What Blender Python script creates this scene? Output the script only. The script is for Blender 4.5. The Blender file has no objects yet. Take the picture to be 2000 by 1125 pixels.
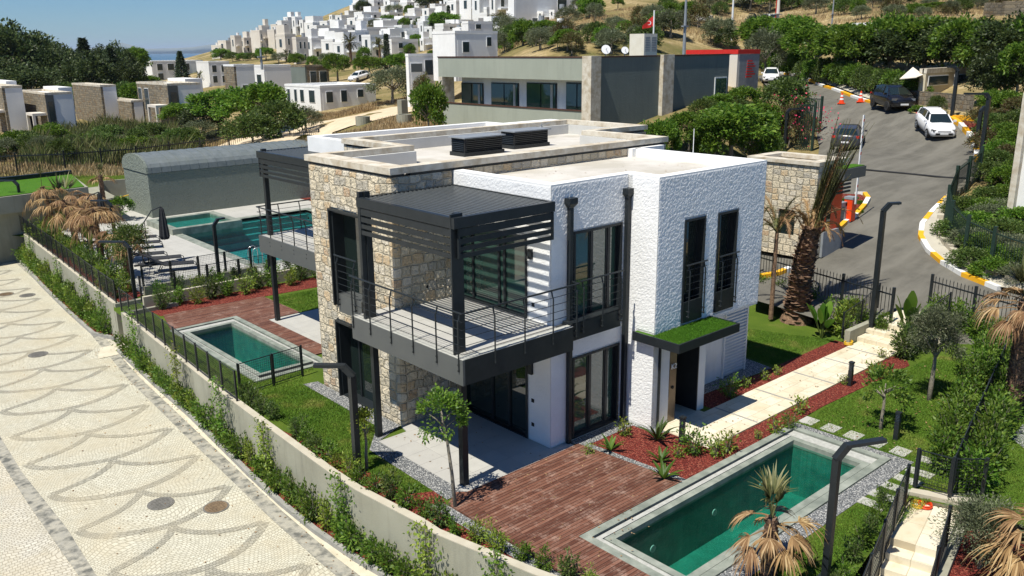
import bpy, bmesh, math, random
import numpy as np
from mathutils import Vector, Matrix
from mathutils.geometry import delaunay_2d_cdt, tessellate_polygon
random.seed(7); RN = np.random.RandomState(7)
S = bpy.context.scene
COL = S.collection
# ------------------------------------------------------------------ camera
F, YAW, PITCH, ROLL = 1693.58, 0.84358056, 0.26998827, 0.0099557
fw = np.array([math.cos(YAW)*math.cos(PITCH), math.sin(YAW)*math.cos(PITCH), -math.sin(PITCH)])
rt = np.array([math.sin(YAW), -math.cos(YAW), 0.]); dn = np.cross(fw, rt)
r2 = math.cos(ROLL)*rt+math.sin(ROLL)*dn; d2 = -math.sin(ROLL)*rt+math.cos(ROLL)*dn
RM = np.array([r2, d2, fw]); CP = np.array([0, 0, 10.])
cam = bpy.data.cameras.new("camera"); co = bpy.data.objects.new("camera", cam); COL.objects.link(co)
cam.sensor_width = 36; cam.lens = 36*F/2000; cam.clip_start = .1; cam.clip_end = 60000
co.matrix_world = Matrix(((r2[0], -d2[0], -fw[0], 0), (r2[1], -d2[1], -fw[1], 0), (r2[2], -d2[2], -fw[2], 10), (0, 0, 0, 1)))
S.camera = co
# ------------------------------------------------------------------ sky, sun, exposure
SUNV = Vector((0.516, 0.05, -1)).normalized()          # direction the light travels
elev = math.asin(-SUNV.z)
W = bpy.data.worlds.new("World"); S.world = W; W.use_nodes = True
nt = W.node_tree; bg = nt.nodes["Background"]; sky = nt.nodes.new("ShaderNodeTexSky")
sky.sky_type = 'NISHITA'; sky.sun_disc = False; sky.sun_elevation = elev
sky.sun_rotation = math.atan2(-SUNV.x, -SUNV.y)
sky.altitude = 0; sky.air_density = 1.0; sky.dust_density = 0.0; sky.ozone_density = 6
HAZE = 0.00004
tn = nt.nodes.new('ShaderNodeMix'); tn.data_type = 'RGBA'; tn.blend_type = 'MULTIPLY'; tn.inputs[0].default_value = 1; tn.inputs[7].default_value = (.56, .80, 1.06, 1)
nt.links.new(sky.outputs[0], tn.inputs[6]); nt.links.new(tn.outputs[2], bg.inputs[0]); bg.inputs[1].default_value = 0.068
sl = bpy.data.lights.new("sun", 'SUN'); sl.energy = 5.0; sl.angle = math.radians(.5); sl.color = (1, .955, .85)
so = bpy.data.objects.new("sun", sl); COL.objects.link(so); so.rotation_euler = SUNV.to_track_quat('-Z', 'Y').to_euler()
S.view_settings.view_transform = 'Standard'; S.view_settings.look = 'None'; S.view_settings.exposure = 0.36; S.view_settings.gamma = 1
S.cycles.max_bounces = 8; S.cycles.transparent_max_bounces = 24; S.cycles.caustics_reflective = False; S.cycles.caustics_refractive = False
# ------------------------------------------------------------------ pixel <-> world (positions measured on the photograph's ground planes)
def ray(px, py): return RM.T @ np.array([(px-1000)/F, (py-562.5)/F, 1.])
def P(px, py, z=0.):
    v = ray(px, py); t = (z-10)/v[2]; return (v[0]*t, v[1]*t, z)
def PY(px, py, y): v = ray(px, py); t = y/v[1]; return (v[0]*t, y, 10+v[2]*t)
def PX(px, py, x): v = ray(px, py); t = x/v[0]; return (x, v[1]*t, 10+v[2]*t)
CY, SY = math.cos(YAW), math.sin(YAW)
def AT(px, py, d):
    v = ray(px, py); t = d/(v[0]*CY+v[1]*SY); return (v[0]*t, v[1]*t, 10+v[2]*t)
def PP(*pts, z=0.): return [P(a, b, z)[:2] for a, b in pts]
# ------------------------------------------------------------------ object helpers
ORG = {}
def tag(o, label=None, cat=None, group=None, kind=None):
    if label: o['label'] = label
    if cat: o['category'] = cat
    if group: o['group'] = group
    if kind: o['kind'] = kind
    return o
def empty(name, loc=(0, 0, 0), label=None, cat=None, group=None, rz=0):
    o = bpy.data.objects.new(name, None); COL.objects.link(o); o.location = loc; o.rotation_euler = (0, 0, rz)
    o.empty_display_size = .2; ORG[o.name] = Vector(loc); return tag(o, label, cat, group)
def link(name, me, mat, parent=None):
    o = bpy.data.objects.new(name, me); COL.objects.link(o)
    for m in (mat if isinstance(mat, (list, tuple)) else [mat]): me.materials.append(m)
    if parent is not None:
        o.parent = parent; org = ORG[parent.name]; ORG[o.name] = org
        if org.length > 0: me.transform(Matrix.Translation(-org))
    else: ORG[o.name] = Vector((0, 0, 0))
    return o
class MB:
    def __init__(s): s.v = []; s.f = []; s.m = []
    def add(s, v, f, m=0):
        n = len(s.v); s.v += [tuple(a) for a in v]; s.f += [tuple(n+i for i in q) for q in f]; s.m += [m]*len(f); return s
    def box(s, x0, y0, z0, x1, y1, z1, m=0):
        if x0 > x1: x0, x1 = x1, x0
        if y0 > y1: y0, y1 = y1, y0
        if z0 > z1: z0, z1 = z1, z0
        return s.add([(x0, y0, z0), (x1, y0, z0), (x1, y1, z0), (x0, y1, z0), (x0, y0, z1), (x1, y0, z1), (x1, y1, z1), (x0, y1, z1)],
                     [(0, 3, 2, 1), (4, 5, 6, 7), (0, 1, 5, 4), (1, 2, 6, 5), (2, 3, 7, 6), (3, 0, 4, 7)], m)
    def obox(s, c, d, rz=0, m=0, ry=0, rx=0):
        M = Matrix.Translation(c) @ Matrix.Rotation(rz, 4, 'Z') @ Matrix.Rotation(ry, 4, 'Y') @ Matrix.Rotation(rx, 4, 'X')
        v = [M @ Vector((a*d[0]/2, b*d[1]/2, e*d[2]/2)) for e in (-1, 1) for a, b in ((-1, -1), (1, -1), (1, 1), (-1, 1))]
        return s.add(v, [(0, 3, 2, 1), (4, 5, 6, 7), (0, 1, 5, 4), (1, 2, 6, 5), (2, 3, 7, 6), (3, 0, 4, 7)], m)
    def bar(s, a, b, w, h=None, m=0):
        a, b = Vector(a), Vector(b); h = h or w; d = b-a; L = d.length
        if L < 1e-5: return s
        q = d.to_track_quat('X', 'Z').to_matrix().to_4x4(); M = Matrix.Translation((a+b)/2) @ q
        v = [M @ Vector((i*L/2, j*w/2, k*h/2)) for k in (-1, 1) for i, j in ((-1, -1), (1, -1), (1, 1), (-1, 1))]
        return s.add(v, [(0, 3, 2, 1), (4, 5, 6, 7), (0, 1, 5, 4), (1, 2, 6, 5), (2, 3, 7, 6), (3, 0, 4, 7)], m)
    def tube(s, pts, r, n=6, m=0, cap=True):
        pts = [Vector(p) for p in pts]; R = r if isinstance(r, (list, tuple)) else [r]*len(pts)
        base = len(s.v); u = None
        for i, p in enumerate(pts):
            t = (pts[min(i+1, len(pts)-1)]-pts[max(i-1, 0)]).normalized()
            if u is None: u = t.orthogonal().normalized()
            u = (u-t*u.dot(t)); u = u.normalized() if u.length > 1e-6 else t.orthogonal().normalized()
            w = t.cross(u)
            for k in range(n):
                a = 2*math.pi*k/n; s.v.append(tuple(p+(u*math.cos(a)+w*math.sin(a))*R[i]))
        for i in range(len(pts)-1):
            for k in range(n):
                a = base+i*n+k; b = base+i*n+(k+1) % n; s.f.append((a, b, b+n, a+n)); s.m.append(m)
        if cap:
            s.f.append(tuple(base+k for k in range(n))[::-1]); s.f.append(tuple(base+(len(pts)-1)*n+k for k in range(n))); s.m += [m, m]
        return s
    def prism(s, poly, z0, z1, m=0):
        n = len(poly); ar = sum(poly[i][0]*poly[(i+1) % n][1]-poly[(i+1) % n][0]*poly[i][1] for i in range(n))
        if ar < 0: poly = poly[::-1]
        v = [(a[0], a[1], z0) for a in poly]+[(a[0], a[1], z1) for a in poly]
        return s.add(v, [tuple(range(n))[::-1], tuple(range(n, 2*n))]+[(i, (i+1) % n, n+(i+1) % n, n+i) for i in range(n)], m)
    def sheet(s, outer, holes=(), z=0., m=0):
        loops = [outer]+list(holes); pts = [p for l in loops for p in l]
        tri = tessellate_polygon([[Vector((p[0], p[1], 0)) for p in l] for l in loops])
        f = []
        for t in tri:
            a, b, c = [pts[i] for i in t]
            f.append(t if (b[0]-a[0])*(c[1]-a[1])-(c[0]-a[0])*(b[1]-a[1]) > 0 else (t[0], t[2], t[1]))
        return s.add([(p[0], p[1], z) for p in pts], f, m)
    def loft(s, secs, m=0, cap=True):          # secs: equal-length loops
        n = len(secs[0]); b = len(s.v)
        for q in secs: s.v += [tuple(p) for p in q]
        for i in range(len(secs)-1):
            for k in range(n):
                a = b+i*n+k; c = b+i*n+(k+1) % n; s.f.append((a, c, c+n, a+n)); s.m.append(m)
        if cap: s.f.append(tuple(b+k for k in range(n))[::-1]); s.f.append(tuple(b+(len(secs)-1)*n+k for k in range(n))); s.m += [m, m]
        return s
    def build(s, name, mat, parent=None, smooth=False, bev=0):
        me = bpy.data.meshes.new(name); me.from_pydata(s.v, [], s.f)
        if any(s.m): me.polygons.foreach_set('material_index', s.m)
        bm = bmesh.new(); bm.from_mesh(me); bmesh.ops.recalc_face_normals(bm, faces=bm.faces[:]) if not getattr(s, 'raw', False) else None
        if bev: bmesh.ops.bevel(bm, geom=bm.edges[:], offset=bev, segments=2, affect='EDGES', clamp_overlap=True)
        bm.to_mesh(me); bm.free()
        if smooth: me.shade_smooth()
        return link(name, me, mat, parent)
    def flat(s, name, mat, parent=None):      # open sheets: keep winding
        s.raw = True; return s.build(name, mat, parent)
def dup(root, loc, rz=0., sc=1., label=None, group=None, szz=None):
    def cp(o, par):
        c = o.copy(); COL.objects.link(c); c.parent = par
        for ch in KIDS.get(o.name, [x for x in o.children]): cp(ch, c)
        return c
    c = cp(root, None); c.location = loc; c.rotation_euler = (root.rotation_euler[0], root.rotation_euler[1], rz)
    c.scale = (sc, sc, szz or sc)
    if label: c['label'] = label
    if group: c['group'] = group
    ORG[c.name] = Vector(loc); return c
KIDS = {}
class Proto:                                    # first placement moves the prototype itself
    def __init__(s, root): s.r = root; s.used = False
    def put(s, loc, rz=0., sc=1., label=None, group=None, szz=None):
        if not s.used:
            s.used = True; s.r.location = loc; s.r.rotation_euler = (0, 0, rz); s.r.scale = (sc, sc, szz or sc)
            if label: s.r['label'] = label
            if group: s.r['group'] = group
            return s.r
        return dup(s.r, loc, rz, sc, label, group, szz)
    def done(s):
        if not s.used:
            for c in list(s.r.children_recursive): bpy.data.objects.remove(c)
            bpy.data.objects.remove(s.r)
ONES = 'zeroth first second third fourth fifth sixth seventh eighth ninth tenth eleventh twelfth thirteenth fourteenth fifteenth sixteenth seventeenth eighteenth nineteenth'.split()
TENS = ['', '', 'twenty', 'thirty', 'forty', 'fifty', 'sixty', 'seventy', 'eighty', 'ninety']
def nth(i):
    if i >= 100: return 'hundred' + ('th' if i == 100 else '-and-'+nth(i-100))
    if i < 20: return ONES[i]
    t, o = divmod(i, 10)
    return TENS[t][:-1]+'ieth' if o == 0 else TENS[t]+'-'+ONES[o]
# ------------------------------------------------------------------ materials
MATS = {}
class NT:
    def __init__(s, name):
        s.m = bpy.data.materials.new(name); s.m.use_nodes = True; s.t = s.m.node_tree; s.b = s.t.nodes['Principled BSDF']; s.o = s.t.nodes['Material Output']
    def n(s, t, **k):
        x = s.t.nodes.new('ShaderNode'+t)
        for a, b in k.items():
            if a.startswith('i_'): x.inputs[a[2:].replace('_', ' ')].default_value = b
            else: setattr(x, a, b)
        return x
    def l(s, a, b): s.t.links.new(a, b)
    def coord(s, kind='Object', scale=(1, 1, 1)):
        c = s.n('TexCoord'); m = s.n('Mapping'); m.inputs['Scale'].default_value = scale; s.l(c.outputs[kind], m.inputs[0]); return m.outputs[0]
    def noise(s, v, sc, det=3, rough=.5): x = s.n('TexNoise', i_Scale=sc, i_Detail=det, i_Roughness=rough); s.l(v, x.inputs['Vector']); return x.outputs['Fac']
    def ramp(s, f, stops, interp='LINEAR'):
        r = s.n('ValToRGB'); r.color_ramp.interpolation = interp; e = r.color_ramp.elements
        while len(e) < len(stops): e.new(.5)
        for q, (p, c) in zip(e, stops): q.position = p; q.color = (*c, 1) if len(c) == 3 else c
        s.l(f, r.inputs[0]); return r.outputs[0]
    def mix(s, f, a, b, mode='MIX'):
        x = s.n('Mix', data_type='RGBA', blend_type=mode)
        for i, q in ((0, f), (6, a), (7, b)):
            if isinstance(q, (int, float)): x.inputs[i].default_value = q
            elif isinstance(q, tuple): x.inputs[i].default_value = (*q, 1)
            else: s.l(q, x.inputs[i])
        return x.outputs[2]
    def math(s, op, a, b=0.):
        x = s.n('Math', operation=op)
        for i, q in enumerate((a, b)):
            if isinstance(q, (int, float)): x.inputs[i].default_value = q
            else: s.l(q, x.inputs[i])
        return x.outputs[0]
    def bump(s, h, dist=.01, strg=1.):
        x = s.n('Bump'); x.inputs['Distance'].default_value = dist; x.inputs['Strength'].default_value = strg; s.l(h, x.inputs['Height']); s.l(x.outputs[0], s.b.inputs['Normal'])
    def fin(s, col=None, rough=.8, metal=0., spec=.5):
        if col is not None:
            if isinstance(col, tuple): s.b.inputs['Base Color'].default_value = (*col, 1)
            else: s.l(col, s.b.inputs['Base Color'])
        if isinstance(rough, (int, float)): s.b.inputs['Roughness'].default_value = rough
        else: s.l(rough, s.b.inputs['Roughness'])
        s.b.inputs['Metallic'].default_value = metal; s.b.inputs['Specular IOR Level'].default_value = spec
        return s.m
def noisy(name, c1, c2, sc=3., rough=.8, bsc=0, bd=.005, spec=.4, metal=0, big=None, streak=None):
    s = NT(name); v = s.coord(); f = s.noise(v, sc, 5, .6)
    c = s.ramp(f, [(.3, c1), (.7, c2)])
    if big: c = s.mix(s.ramp(s.noise(v, big[0], 4, .6), [(.45, (0, 0, 0)), (.65, (1, 1, 1))]), c, big[1])
    if streak: c = s.mix(s.ramp(s.noise(s.coord('Object', (1, 1, .12)), 2.6, 5, .65), [(.5, g(0)), (.74, g(.6))]), c, streak)
    if bsc: s.bump(s.noise(v, bsc, 3, .6), bd)
    return s.fin(c, rough, metal, spec)
def g(v): return (v, v, v)
M = MATS
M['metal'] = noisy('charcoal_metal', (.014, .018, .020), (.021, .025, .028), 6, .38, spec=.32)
M['slat'] = noisy('slat_metal', (.085, .095, .10), (.11, .12, .125), 6, .3, spec=.6)
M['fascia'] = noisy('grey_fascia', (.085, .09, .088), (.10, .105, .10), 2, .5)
M['stucco'] = None
def stucco(name, c, sc=26, dist=.03, d2=.0):
    s = NT(name); v = s.coord(); n1 = s.noise(v, sc, 4, .75); s.bump(s.math('ADD', n1, s.math('MULTIPLY', s.noise(v, sc*.45, 2, .5), .6)), dist, 1)
    f = s.noise(v, 1.1, 5, .65); cc = s.ramp(f, [(.3, tuple(x*.93 for x in c)), (.7, c)])
    return s.fin(cc, .9, spec=.25)
M['stucco'] = stucco('white_rough_stucco', (.80, .80, .79), 34, .075)
M['stucco_skin'] = noisy('white_stucco_relief', (.76, .76, .75), (.84, .84, .83), 1.1, .75, spec=.5)
M['plaster'] = noisy('white_smooth_plaster', (.70, .70, .69), (.78, .78, .77), 1.2, .9, 60, .004, streak=(.62, .61, .57))
M['parapet'] = noisy('white_parapet', (.76, .76, .74), (.84, .84, .82), 1.5, .85)
M['roofw'] = noisy('roof_screed', (.50, .47, .42), (.60, .57, .52), 1.3, .9, 8, .004, big=(.5, (.44, .41, .35)))
M['roofin'] = noisy('grey_upstand', (.50, .50, .48), (.56, .56, .54), 2, .9)
def stone(name, bw=.36, bh=.27, warm=1., mortar=(.47, .43, .35), dist=.06):
    s = NT(name); c = s.n('TexCoord'); sp = s.n('SeparateXYZ'); s.l(c.outputs['Object'], sp.inputs[0])
    gx = s.math('ADD', sp.outputs[0], sp.outputs[1]); cb = s.n('CombineXYZ'); s.l(gx, cb.inputs[0]); s.l(sp.outputs[2], cb.inputs[1])
    nz = s.n('TexNoise', i_Scale=2.6, i_Detail=2.); s.l(cb.outputs[0], nz.inputs['Vector'])
    w = s.n('VectorMath', operation='MULTIPLY_ADD'); s.l(nz.outputs['Color'], w.inputs[0]); w.inputs[1].default_value = (.14, .20, 0); s.l(cb.outputs[0], w.inputs[2])
    b = s.n('TexBrick', offset=.5, squash=.8, squash_frequency=2); b.inputs['Scale'].default_value = 1; b.inputs['Brick Width'].default_value = bw; b.inputs['Row Height'].default_value = bh
    b.inputs['Mortar Size'].default_value = .03; b.inputs['Mortar Smooth'].default_value = .7; b.inputs['Bias'].default_value = 0
    b.inputs['Color1'].default_value = (0, 0, 0, 1); b.inputs['Color2'].default_value = (1, 1, 1, 1); b.inputs['Mortar'].default_value = (.5, .5, .5, 1)
    s.l(w.outputs[0], b.inputs['Vector'])
    k = warm
    col = s.ramp(b.outputs['Color'], [(0, (.38, .34, .26)), (.18, (.52, .46, .35)), (.34, (.33, .31, .27)), (.5, (.58, .51, .39)), (.66, (.46, .34, .20)), (.8, (.52, .48, .41)), (.93, (.36, .24, .14))], 'CONSTANT')
    v = s.coord(); col = s.mix(s.ramp(s.noise(v, 9, 5, .7), [(.3, g(0.)), (.75, g(.55))]), col, (.64, .61, .54))
    col = s.mix(b.outputs['Fac'], col, mortar)
    col = s.mix(1., col, (1.16, 1.12, 1.04), 'MULTIPLY')
    if warm != 1: col = s.mix(1., col, (warm, warm*.97, warm*.93), 'MULTIPLY')
    h = s.math('ADD', s.math('MULTIPLY', b.outputs['Fac'], -1.), s.math('MULTIPLY', s.noise(v, 11, 4, .65), 1.3)); s.bump(h, dist, 1)
    return s.fin(col, .92, spec=.2)
M['stone'] = stone('rubble_stone_wall')
M['stone_grey'] = stone('grey_rubble_stone', .5, .3, .42, mortar=(.36, .34, .30), dist=.08)
M['travertine'] = noisy('travertine_coping', (.52, .46, .36), (.66, .62, .53), 5, .8, 40, .004, big=(2.2, (.42, .35, .25)))
def glass(name, c=(.012, .02, .018), rough=.02, ior=1.85):
    s = NT(name); s.b.inputs['IOR'].default_value = ior; v = s.coord(); s.bump(s.noise(v, 1.2, 1), .004, .6); return s.fin(c, rough, spec=.5)
M['glass'] = glass('dark_window_glass'); M['glassg'] = glass('green_tinted_glass', (.03, .07, .055), .03, 2.0)
M['curtain'] = noisy('net_curtain', (.3, .31, .3), (.42, .43, .41), 9, .9)
def tiles(name, c1, c2, mort, bw, bh, off=.5, ms=.008, rough=.75, rot=0., vary=.5, bd=.004, stain=None, dk=.82):
    s = NT(name); c = s.n('TexCoord'); mp = s.n('Mapping'); mp.inputs['Rotation'].default_value = (0, 0, rot); s.l(c.outputs['Object'], mp.inputs[0])
    b = s.n('TexBrick', offset=off); b.inputs['Scale'].default_value = 1; b.inputs['Brick Width'].default_value = bw; b.inputs['Row Height'].default_value = bh
    b.inputs['Mortar Size'].default_value = ms; b.inputs['Mortar Smooth'].default_value = .1
    b.inputs['Color1'].default_value = (*c1, 1); b.inputs['Color2'].default_value = (*c2, 1); b.inputs['Mortar'].default_value = (*mort, 1); s.l(mp.outputs[0], b.inputs['Vector'])
    v = s.coord(); f = s.noise(v, 2.3, 6, .65)
    col = s.mix(s.ramp(f, [(.3, g(.0)), (.7, g(vary))]), b.outputs['Color'], tuple(x*dk for x in c1))
    if stain: col = s.mix(s.ramp(s.noise(v, stain[0], 5, .7), [(.52, g(0)), (.68, g(.7))]), col, stain[1])
    s.bump(s.math('MULTIPLY', b.outputs['Fac'], -1), bd); return s.fin(col, rough, spec=.3)
M['porcelain'] = tiles('patio_porcelain', (.42, .41, .38), (.47, .46, .42), (.33, .32, .30), 1.2, .6, 0, .004, .6)
M['pooldeck'] = tiles('pool_deck_tiles', (.43, .42, .385), (.48, .47, .43), (.36, .35, .32), .9, .9, 0, .004, .65)
M['traver'] = tiles('travertine_paving', (.62, .55, .40), (.74, .68, .54), (.45, .38, .26), .62, .41, .37, .006, .7, 0, .5, stain=(1.3, (.50, .41, .26)))
M['traverskew'] = tiles('travertine_stair_slabs', (.62, .55, .40), (.74, .68, .54), (.45, .38, .26), .9, .5, .37, .006, .7, -.225, .5, stain=(1.3, (.50, .41, .26)))
M['deck'] = None
def deckmat(name, ang=0.):
    s = NT(name); c = s.n('TexCoord'); mp = s.n('Mapping'); mp.inputs['Rotation'].default_value = (0, 0, ang); s.l(c.outputs['Object'], mp.inputs[0])
    b = s.n('TexBrick', offset=.37, squash=1.); b.inputs['Scale'].default_value = 1; b.inputs['Brick Width'].default_value = 2.2; b.inputs['Row Height'].default_value = .1
    b.inputs['Mortar Size'].default_value = .0055; b.inputs['Mortar Smooth'].default_value = .05; b.inputs['Color1'].default_value = (.085, .030, .018, 1); b.inputs['Color2'].default_value = (.19, .082, .052, 1)
    b.inputs['Mortar'].default_value = (.022, .011, .008, 1); s.l(mp.outputs[0], b.inputs['Vector'])
    m2 = s.n('Mapping'); m2.inputs['Scale'].default_value = (1.6, 9, 1); s.l(mp.outputs[0], m2.inputs[0]); f = s.noise(m2.outputs[0], 1.6, 6, .7)
    col = s.mix(s.ramp(f, [(.48, g(0)), (.76, g(.6))]), b.outputs['Color'], (.30, .19, .14))
    col = s.mix(s.ramp(s.noise(s.coord(), 2.2, 7, .8), [(.52, g(0)), (.70, g(.7))]), col, (.42, .29, .23))
    col = s.mix(b.outputs['Fac'], col, (.03, .014, .01)); s.bump(s.math('MULTIPLY', b.outputs['Fac'], -1), .006); return s.fin(col, .7, spec=.3)
M['deck'] = deckmat('wet_red_wood_deck')
def grassm(name, a, b, d):
    s = NT(name); v = s.coord(); f = s.noise(v, .9, 5, .6); f2 = s.noise(v, 45, 4, .8)
    c = s.ramp(f, [(.3, a), (.55, b), (.75, d)]); c = s.mix(s.ramp(f2, [(.35, g(0)), (.65, g(.75))]), c, tuple(x*.45 for x in a)); s.bump(f2, .03); return s.fin(c, .95, spec=.15)
M['lawn'] = grassm('lawn', (.075, .135, .014), (.115, .18, .02), (.20, .21, .05))
M['blade'] = None
M['turf'] = grassm('artificial_turf', (.06, .17, .012), (.08, .20, .015), (.09, .21, .02))
def specks(name, cols, sc, rough=.9, bd=.03, dark=.35):
    s = NT(name); v = s.coord(); vo = s.n('TexVoronoi', i_Scale=sc); s.l(v, vo.inputs['Vector']); sp = s.n('SeparateColor'); s.l(vo.outputs['Color'], sp.inputs[0])
    c = s.ramp(sp.outputs[0], [(i/len(cols), q) for i, q in enumerate(cols)], 'CONSTANT')
    c = s.mix(s.ramp(vo.outputs['Distance'], [(.35, g(0)), (.8, g(1))]), c, tuple(x*dark for x in cols[0])); s.bump(s.math('MULTIPLY', vo.outputs['Distance'], -1), bd); return s.fin(c, rough, spec=.2)
M['gravel'] = specks('grey_gravel', [(.17, .18, .185), (.28, .29, .29), (.40, .40, .39), (.22, .23, .24), (.62, .61, .58)], 34)
M['mulch'] = specks('red_bark_mulch', [(.20, .035, .025), (.30, .06, .04), (.13, .022, .018), (.36, .11, .07), (.24, .05, .035)], 26, .95, .04)
M['soil'] = noisy('dry_soil', (.30, .21, .12), (.42, .31, .19), 1.5, .95, 14, .03)
M['conc'] = noisy('sage_concrete_render', (.285, .28, .215), (.335, .33, .26), .8, .9, 30, .004, big=(.5, (.26, .25, .19)), streak=(.19, .185, .145))
M['conccap'] = noisy('wall_cap', (.42, .38, .29), (.50, .46, .37), 3, .9)
M['sagewall'] = noisy('sage_render', (.30, .325, .27), (.335, .36, .30), .5, .9, 20, .006, streak=(.25, .27, .225))
M['tealwall'] = noisy('teal_grey_render', (.13, .16, .15), (.155, .185, .172), .6, .9, 8, .02, streak=(.105, .125, .12))
M['poolbldg'] = stucco('grey_textured_render', (.23, .26, .225), 8, .16)
M['leadroof'] = noisy('zinc_roof', (.11, .13, .135), (.17, .19, .195), 2.5, .5, spec=.4, big=(1.5, (.14, .16, .155)))
def cobble(name, c1, c2, mort, bw=.11, rot=0.):
    s = NT(name); c = s.n('TexCoord'); nz = s.n('TexNoise', i_Scale=.55, i_Detail=1.); s.l(c.outputs['Object'], nz.inputs['Vector'])
    w = s.n('VectorMath', operation='MULTIPLY_ADD'); s.l(nz.outputs['Color'], w.inputs[0]); w.inputs[1].default_value = (1.2, 1.2, 0); s.l(c.outputs['Object'], w.inputs[2])
    b = s.n('TexBrick', offset=.5); b.inputs['Scale'].default_value = 1; b.inputs['Brick Width'].default_value = bw*1.15; b.inputs['Row Height'].default_value = bw
    b.inputs['Mortar Size'].default_value = .009; b.inputs['Mortar Smooth'].default_value = .3; b.inputs['Color1'].default_value = (*c1, 1); b.inputs['Color2'].default_value = (*c2, 1); b.inputs['Mortar'].default_value = (*mort, 1)
    s.l(w.outputs[0], b.inputs['Vector']); v = s.coord()
    col = s.mix(s.ramp(s.noise(v, .55, 6, .65), [(.42, g(0)), (.72, g(.65))]), b.outputs['Color'], (.50, .43, .29))
    col = s.mix(s.ramp(s.noise(s.coord('Object', (1.6, .22, 1)), 1.1, 6, .7), [(.50, g(0)), (.72, g(.5))]), col, (.40, .36, .26))
    col = s.mix(s.ramp(s.noise(v, 7, 5, .75), [(.5, g(0)), (.8, g(.5))]), col, tuple(x*.6 for x in c1))
    s.bump(s.math('MULTIPLY', b.outputs['Fac'], -1), .008); return s.fin(col, .8, spec=.3)
M['cobble'] = cobble('cream_cobbles', (.50, .475, .375), (.61, .585, .475), (.38, .355, .27), .09)
M['cobdark'] = cobble('grey_cobbles', (.29, .275, .22), (.40, .38, .31), (.22, .21, .165), .09)
M['cobleft'] = cobble('beige_cobbles', (.50, .47, .39), (.60, .57, .48), (.33, .30, .24), .1)
M['gutter'] = noisy('stained_gutter_stone', (.30, .29, .25), (.42, .39, .31), 5, .8, 20, .006, big=(3.4, (.12, .12, .105)))
M['kerb'] = noisy('kerb_stone', (.24, .24, .22), (.34, .33, .30), 4, .85, 20, .006)
M['gutlite'] = noisy('sandy_gutter', (.50, .45, .33), (.62, .57, .45), 2, .85, 20, .004)
M['asphalt'] = noisy('worn_asphalt', (.075, .070, .058), (.13, .122, .10), .8, .9, 90, .006, big=(.3, (.17, .16, .132)))
s = NT('asphalt_with_wheel_tracks'); c_ = s.n('TexCoord'); mp = s.n('Mapping'); mp.inputs['Rotation'].default_value = (0, 0, -.75); mp.inputs['Scale'].default_value = (.10, .8, 1); s.l(c_.outputs['Object'], mp.inputs[0]); v = s.coord()
c = s.ramp(s.noise(v, .8, 6, .7), [(.3, (.078, .073, .060)), (.7, (.132, .124, .102))]); c = s.mix(s.ramp(s.noise(mp.outputs[0], 1.3, 5, .6), [(.42, g(0)), (.66, g(.8))]), c, (.175, .165, .138))
c = s.mix(s.ramp(s.noise(v, 2.1, 7, .8), [(.58, g(0)), (.7, g(.45))]), c, (.055, .052, .045)); c = s.mix(s.ramp(s.noise(v, 40, 3, .8), [(.4, g(0)), (.7, g(.35))]), c, (.2, .19, .165)); s.bump(s.noise(v, 70, 3, .7), .008); M['asphalt'] = s.fin(c, .9, spec=.3)
M['paver'] = noisy('beige_pavement', (.40, .37, .30), (.47, .44, .36), 1.2, .9)
M['ykerb'] = noisy('yellow_kerb_paint', (.72, .36, .01), (.80, .42, .02), 4, .6)
M['wkerb'] = noisy('white_kerb_paint', (.66, .66, .64), (.78, .78, .76), 4, .6)
M['pooledge'] = noisy('green_grey_pool_stone', (.20, .225, .185), (.33, .35, .30), 3, .55, 25, .003, big=(1.7, (.17, .19, .16)))
M['grate'] = noisy('pale_overflow_grate', (.34, .34, .31), (.48, .48, .44), 9, .6)
M['dark'] = noisy('dark_slot', (.012, .012, .012), (.02, .02, .02), 4, .8)
M['basin'] = tiles('pool_mosaic', (.035, .24, .17), (.065, .34, .25), (.03, .17, .13), .05, .05, 0, .004, .4, vary=1., dk=.55)
M['basin2'] = tiles('big_pool_mosaic', (.05, .34, .33), (.07, .40, .39), (.04, .26, .26), .05, .05, 0, .004, .4, vary=1., dk=.6)
def water(name, tint):
    s = NT(name); t = s.t; t.nodes.remove(s.b)
    tr = s.n('BsdfTransparent'); tr.inputs[0].default_value = (*tint, 1); gl = s.n('BsdfGlossy'); gl.inputs['Roughness'].default_value = .03
    fr = s.n('Fresnel'); fr.inputs[0].default_value = 1.33; v = s.coord(); b = s.n('Bump'); b.inputs['Distance'].default_value = .035; b.inputs['Strength'].default_value = .8
    s.l(s.noise(v, 7, 4, .65), b.inputs['Height']); s.l(b.outputs[0], gl.inputs['Normal']); s.l(b.outputs[0], fr.inputs['Normal'])
    mx = s.n('MixShader'); s.l(fr.outputs[0], mx.inputs[0]); s.l(tr.outputs[0], mx.inputs[1]); s.l(gl.outputs[0], mx.inputs[2]); s.l(mx.outputs[0], s.o.inputs[0]); return s.m
M['water'] = water('pool_water', (.50, .86, .80)); M['water2'] = water('big_pool_water', (.58, .92, .93))
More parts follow.
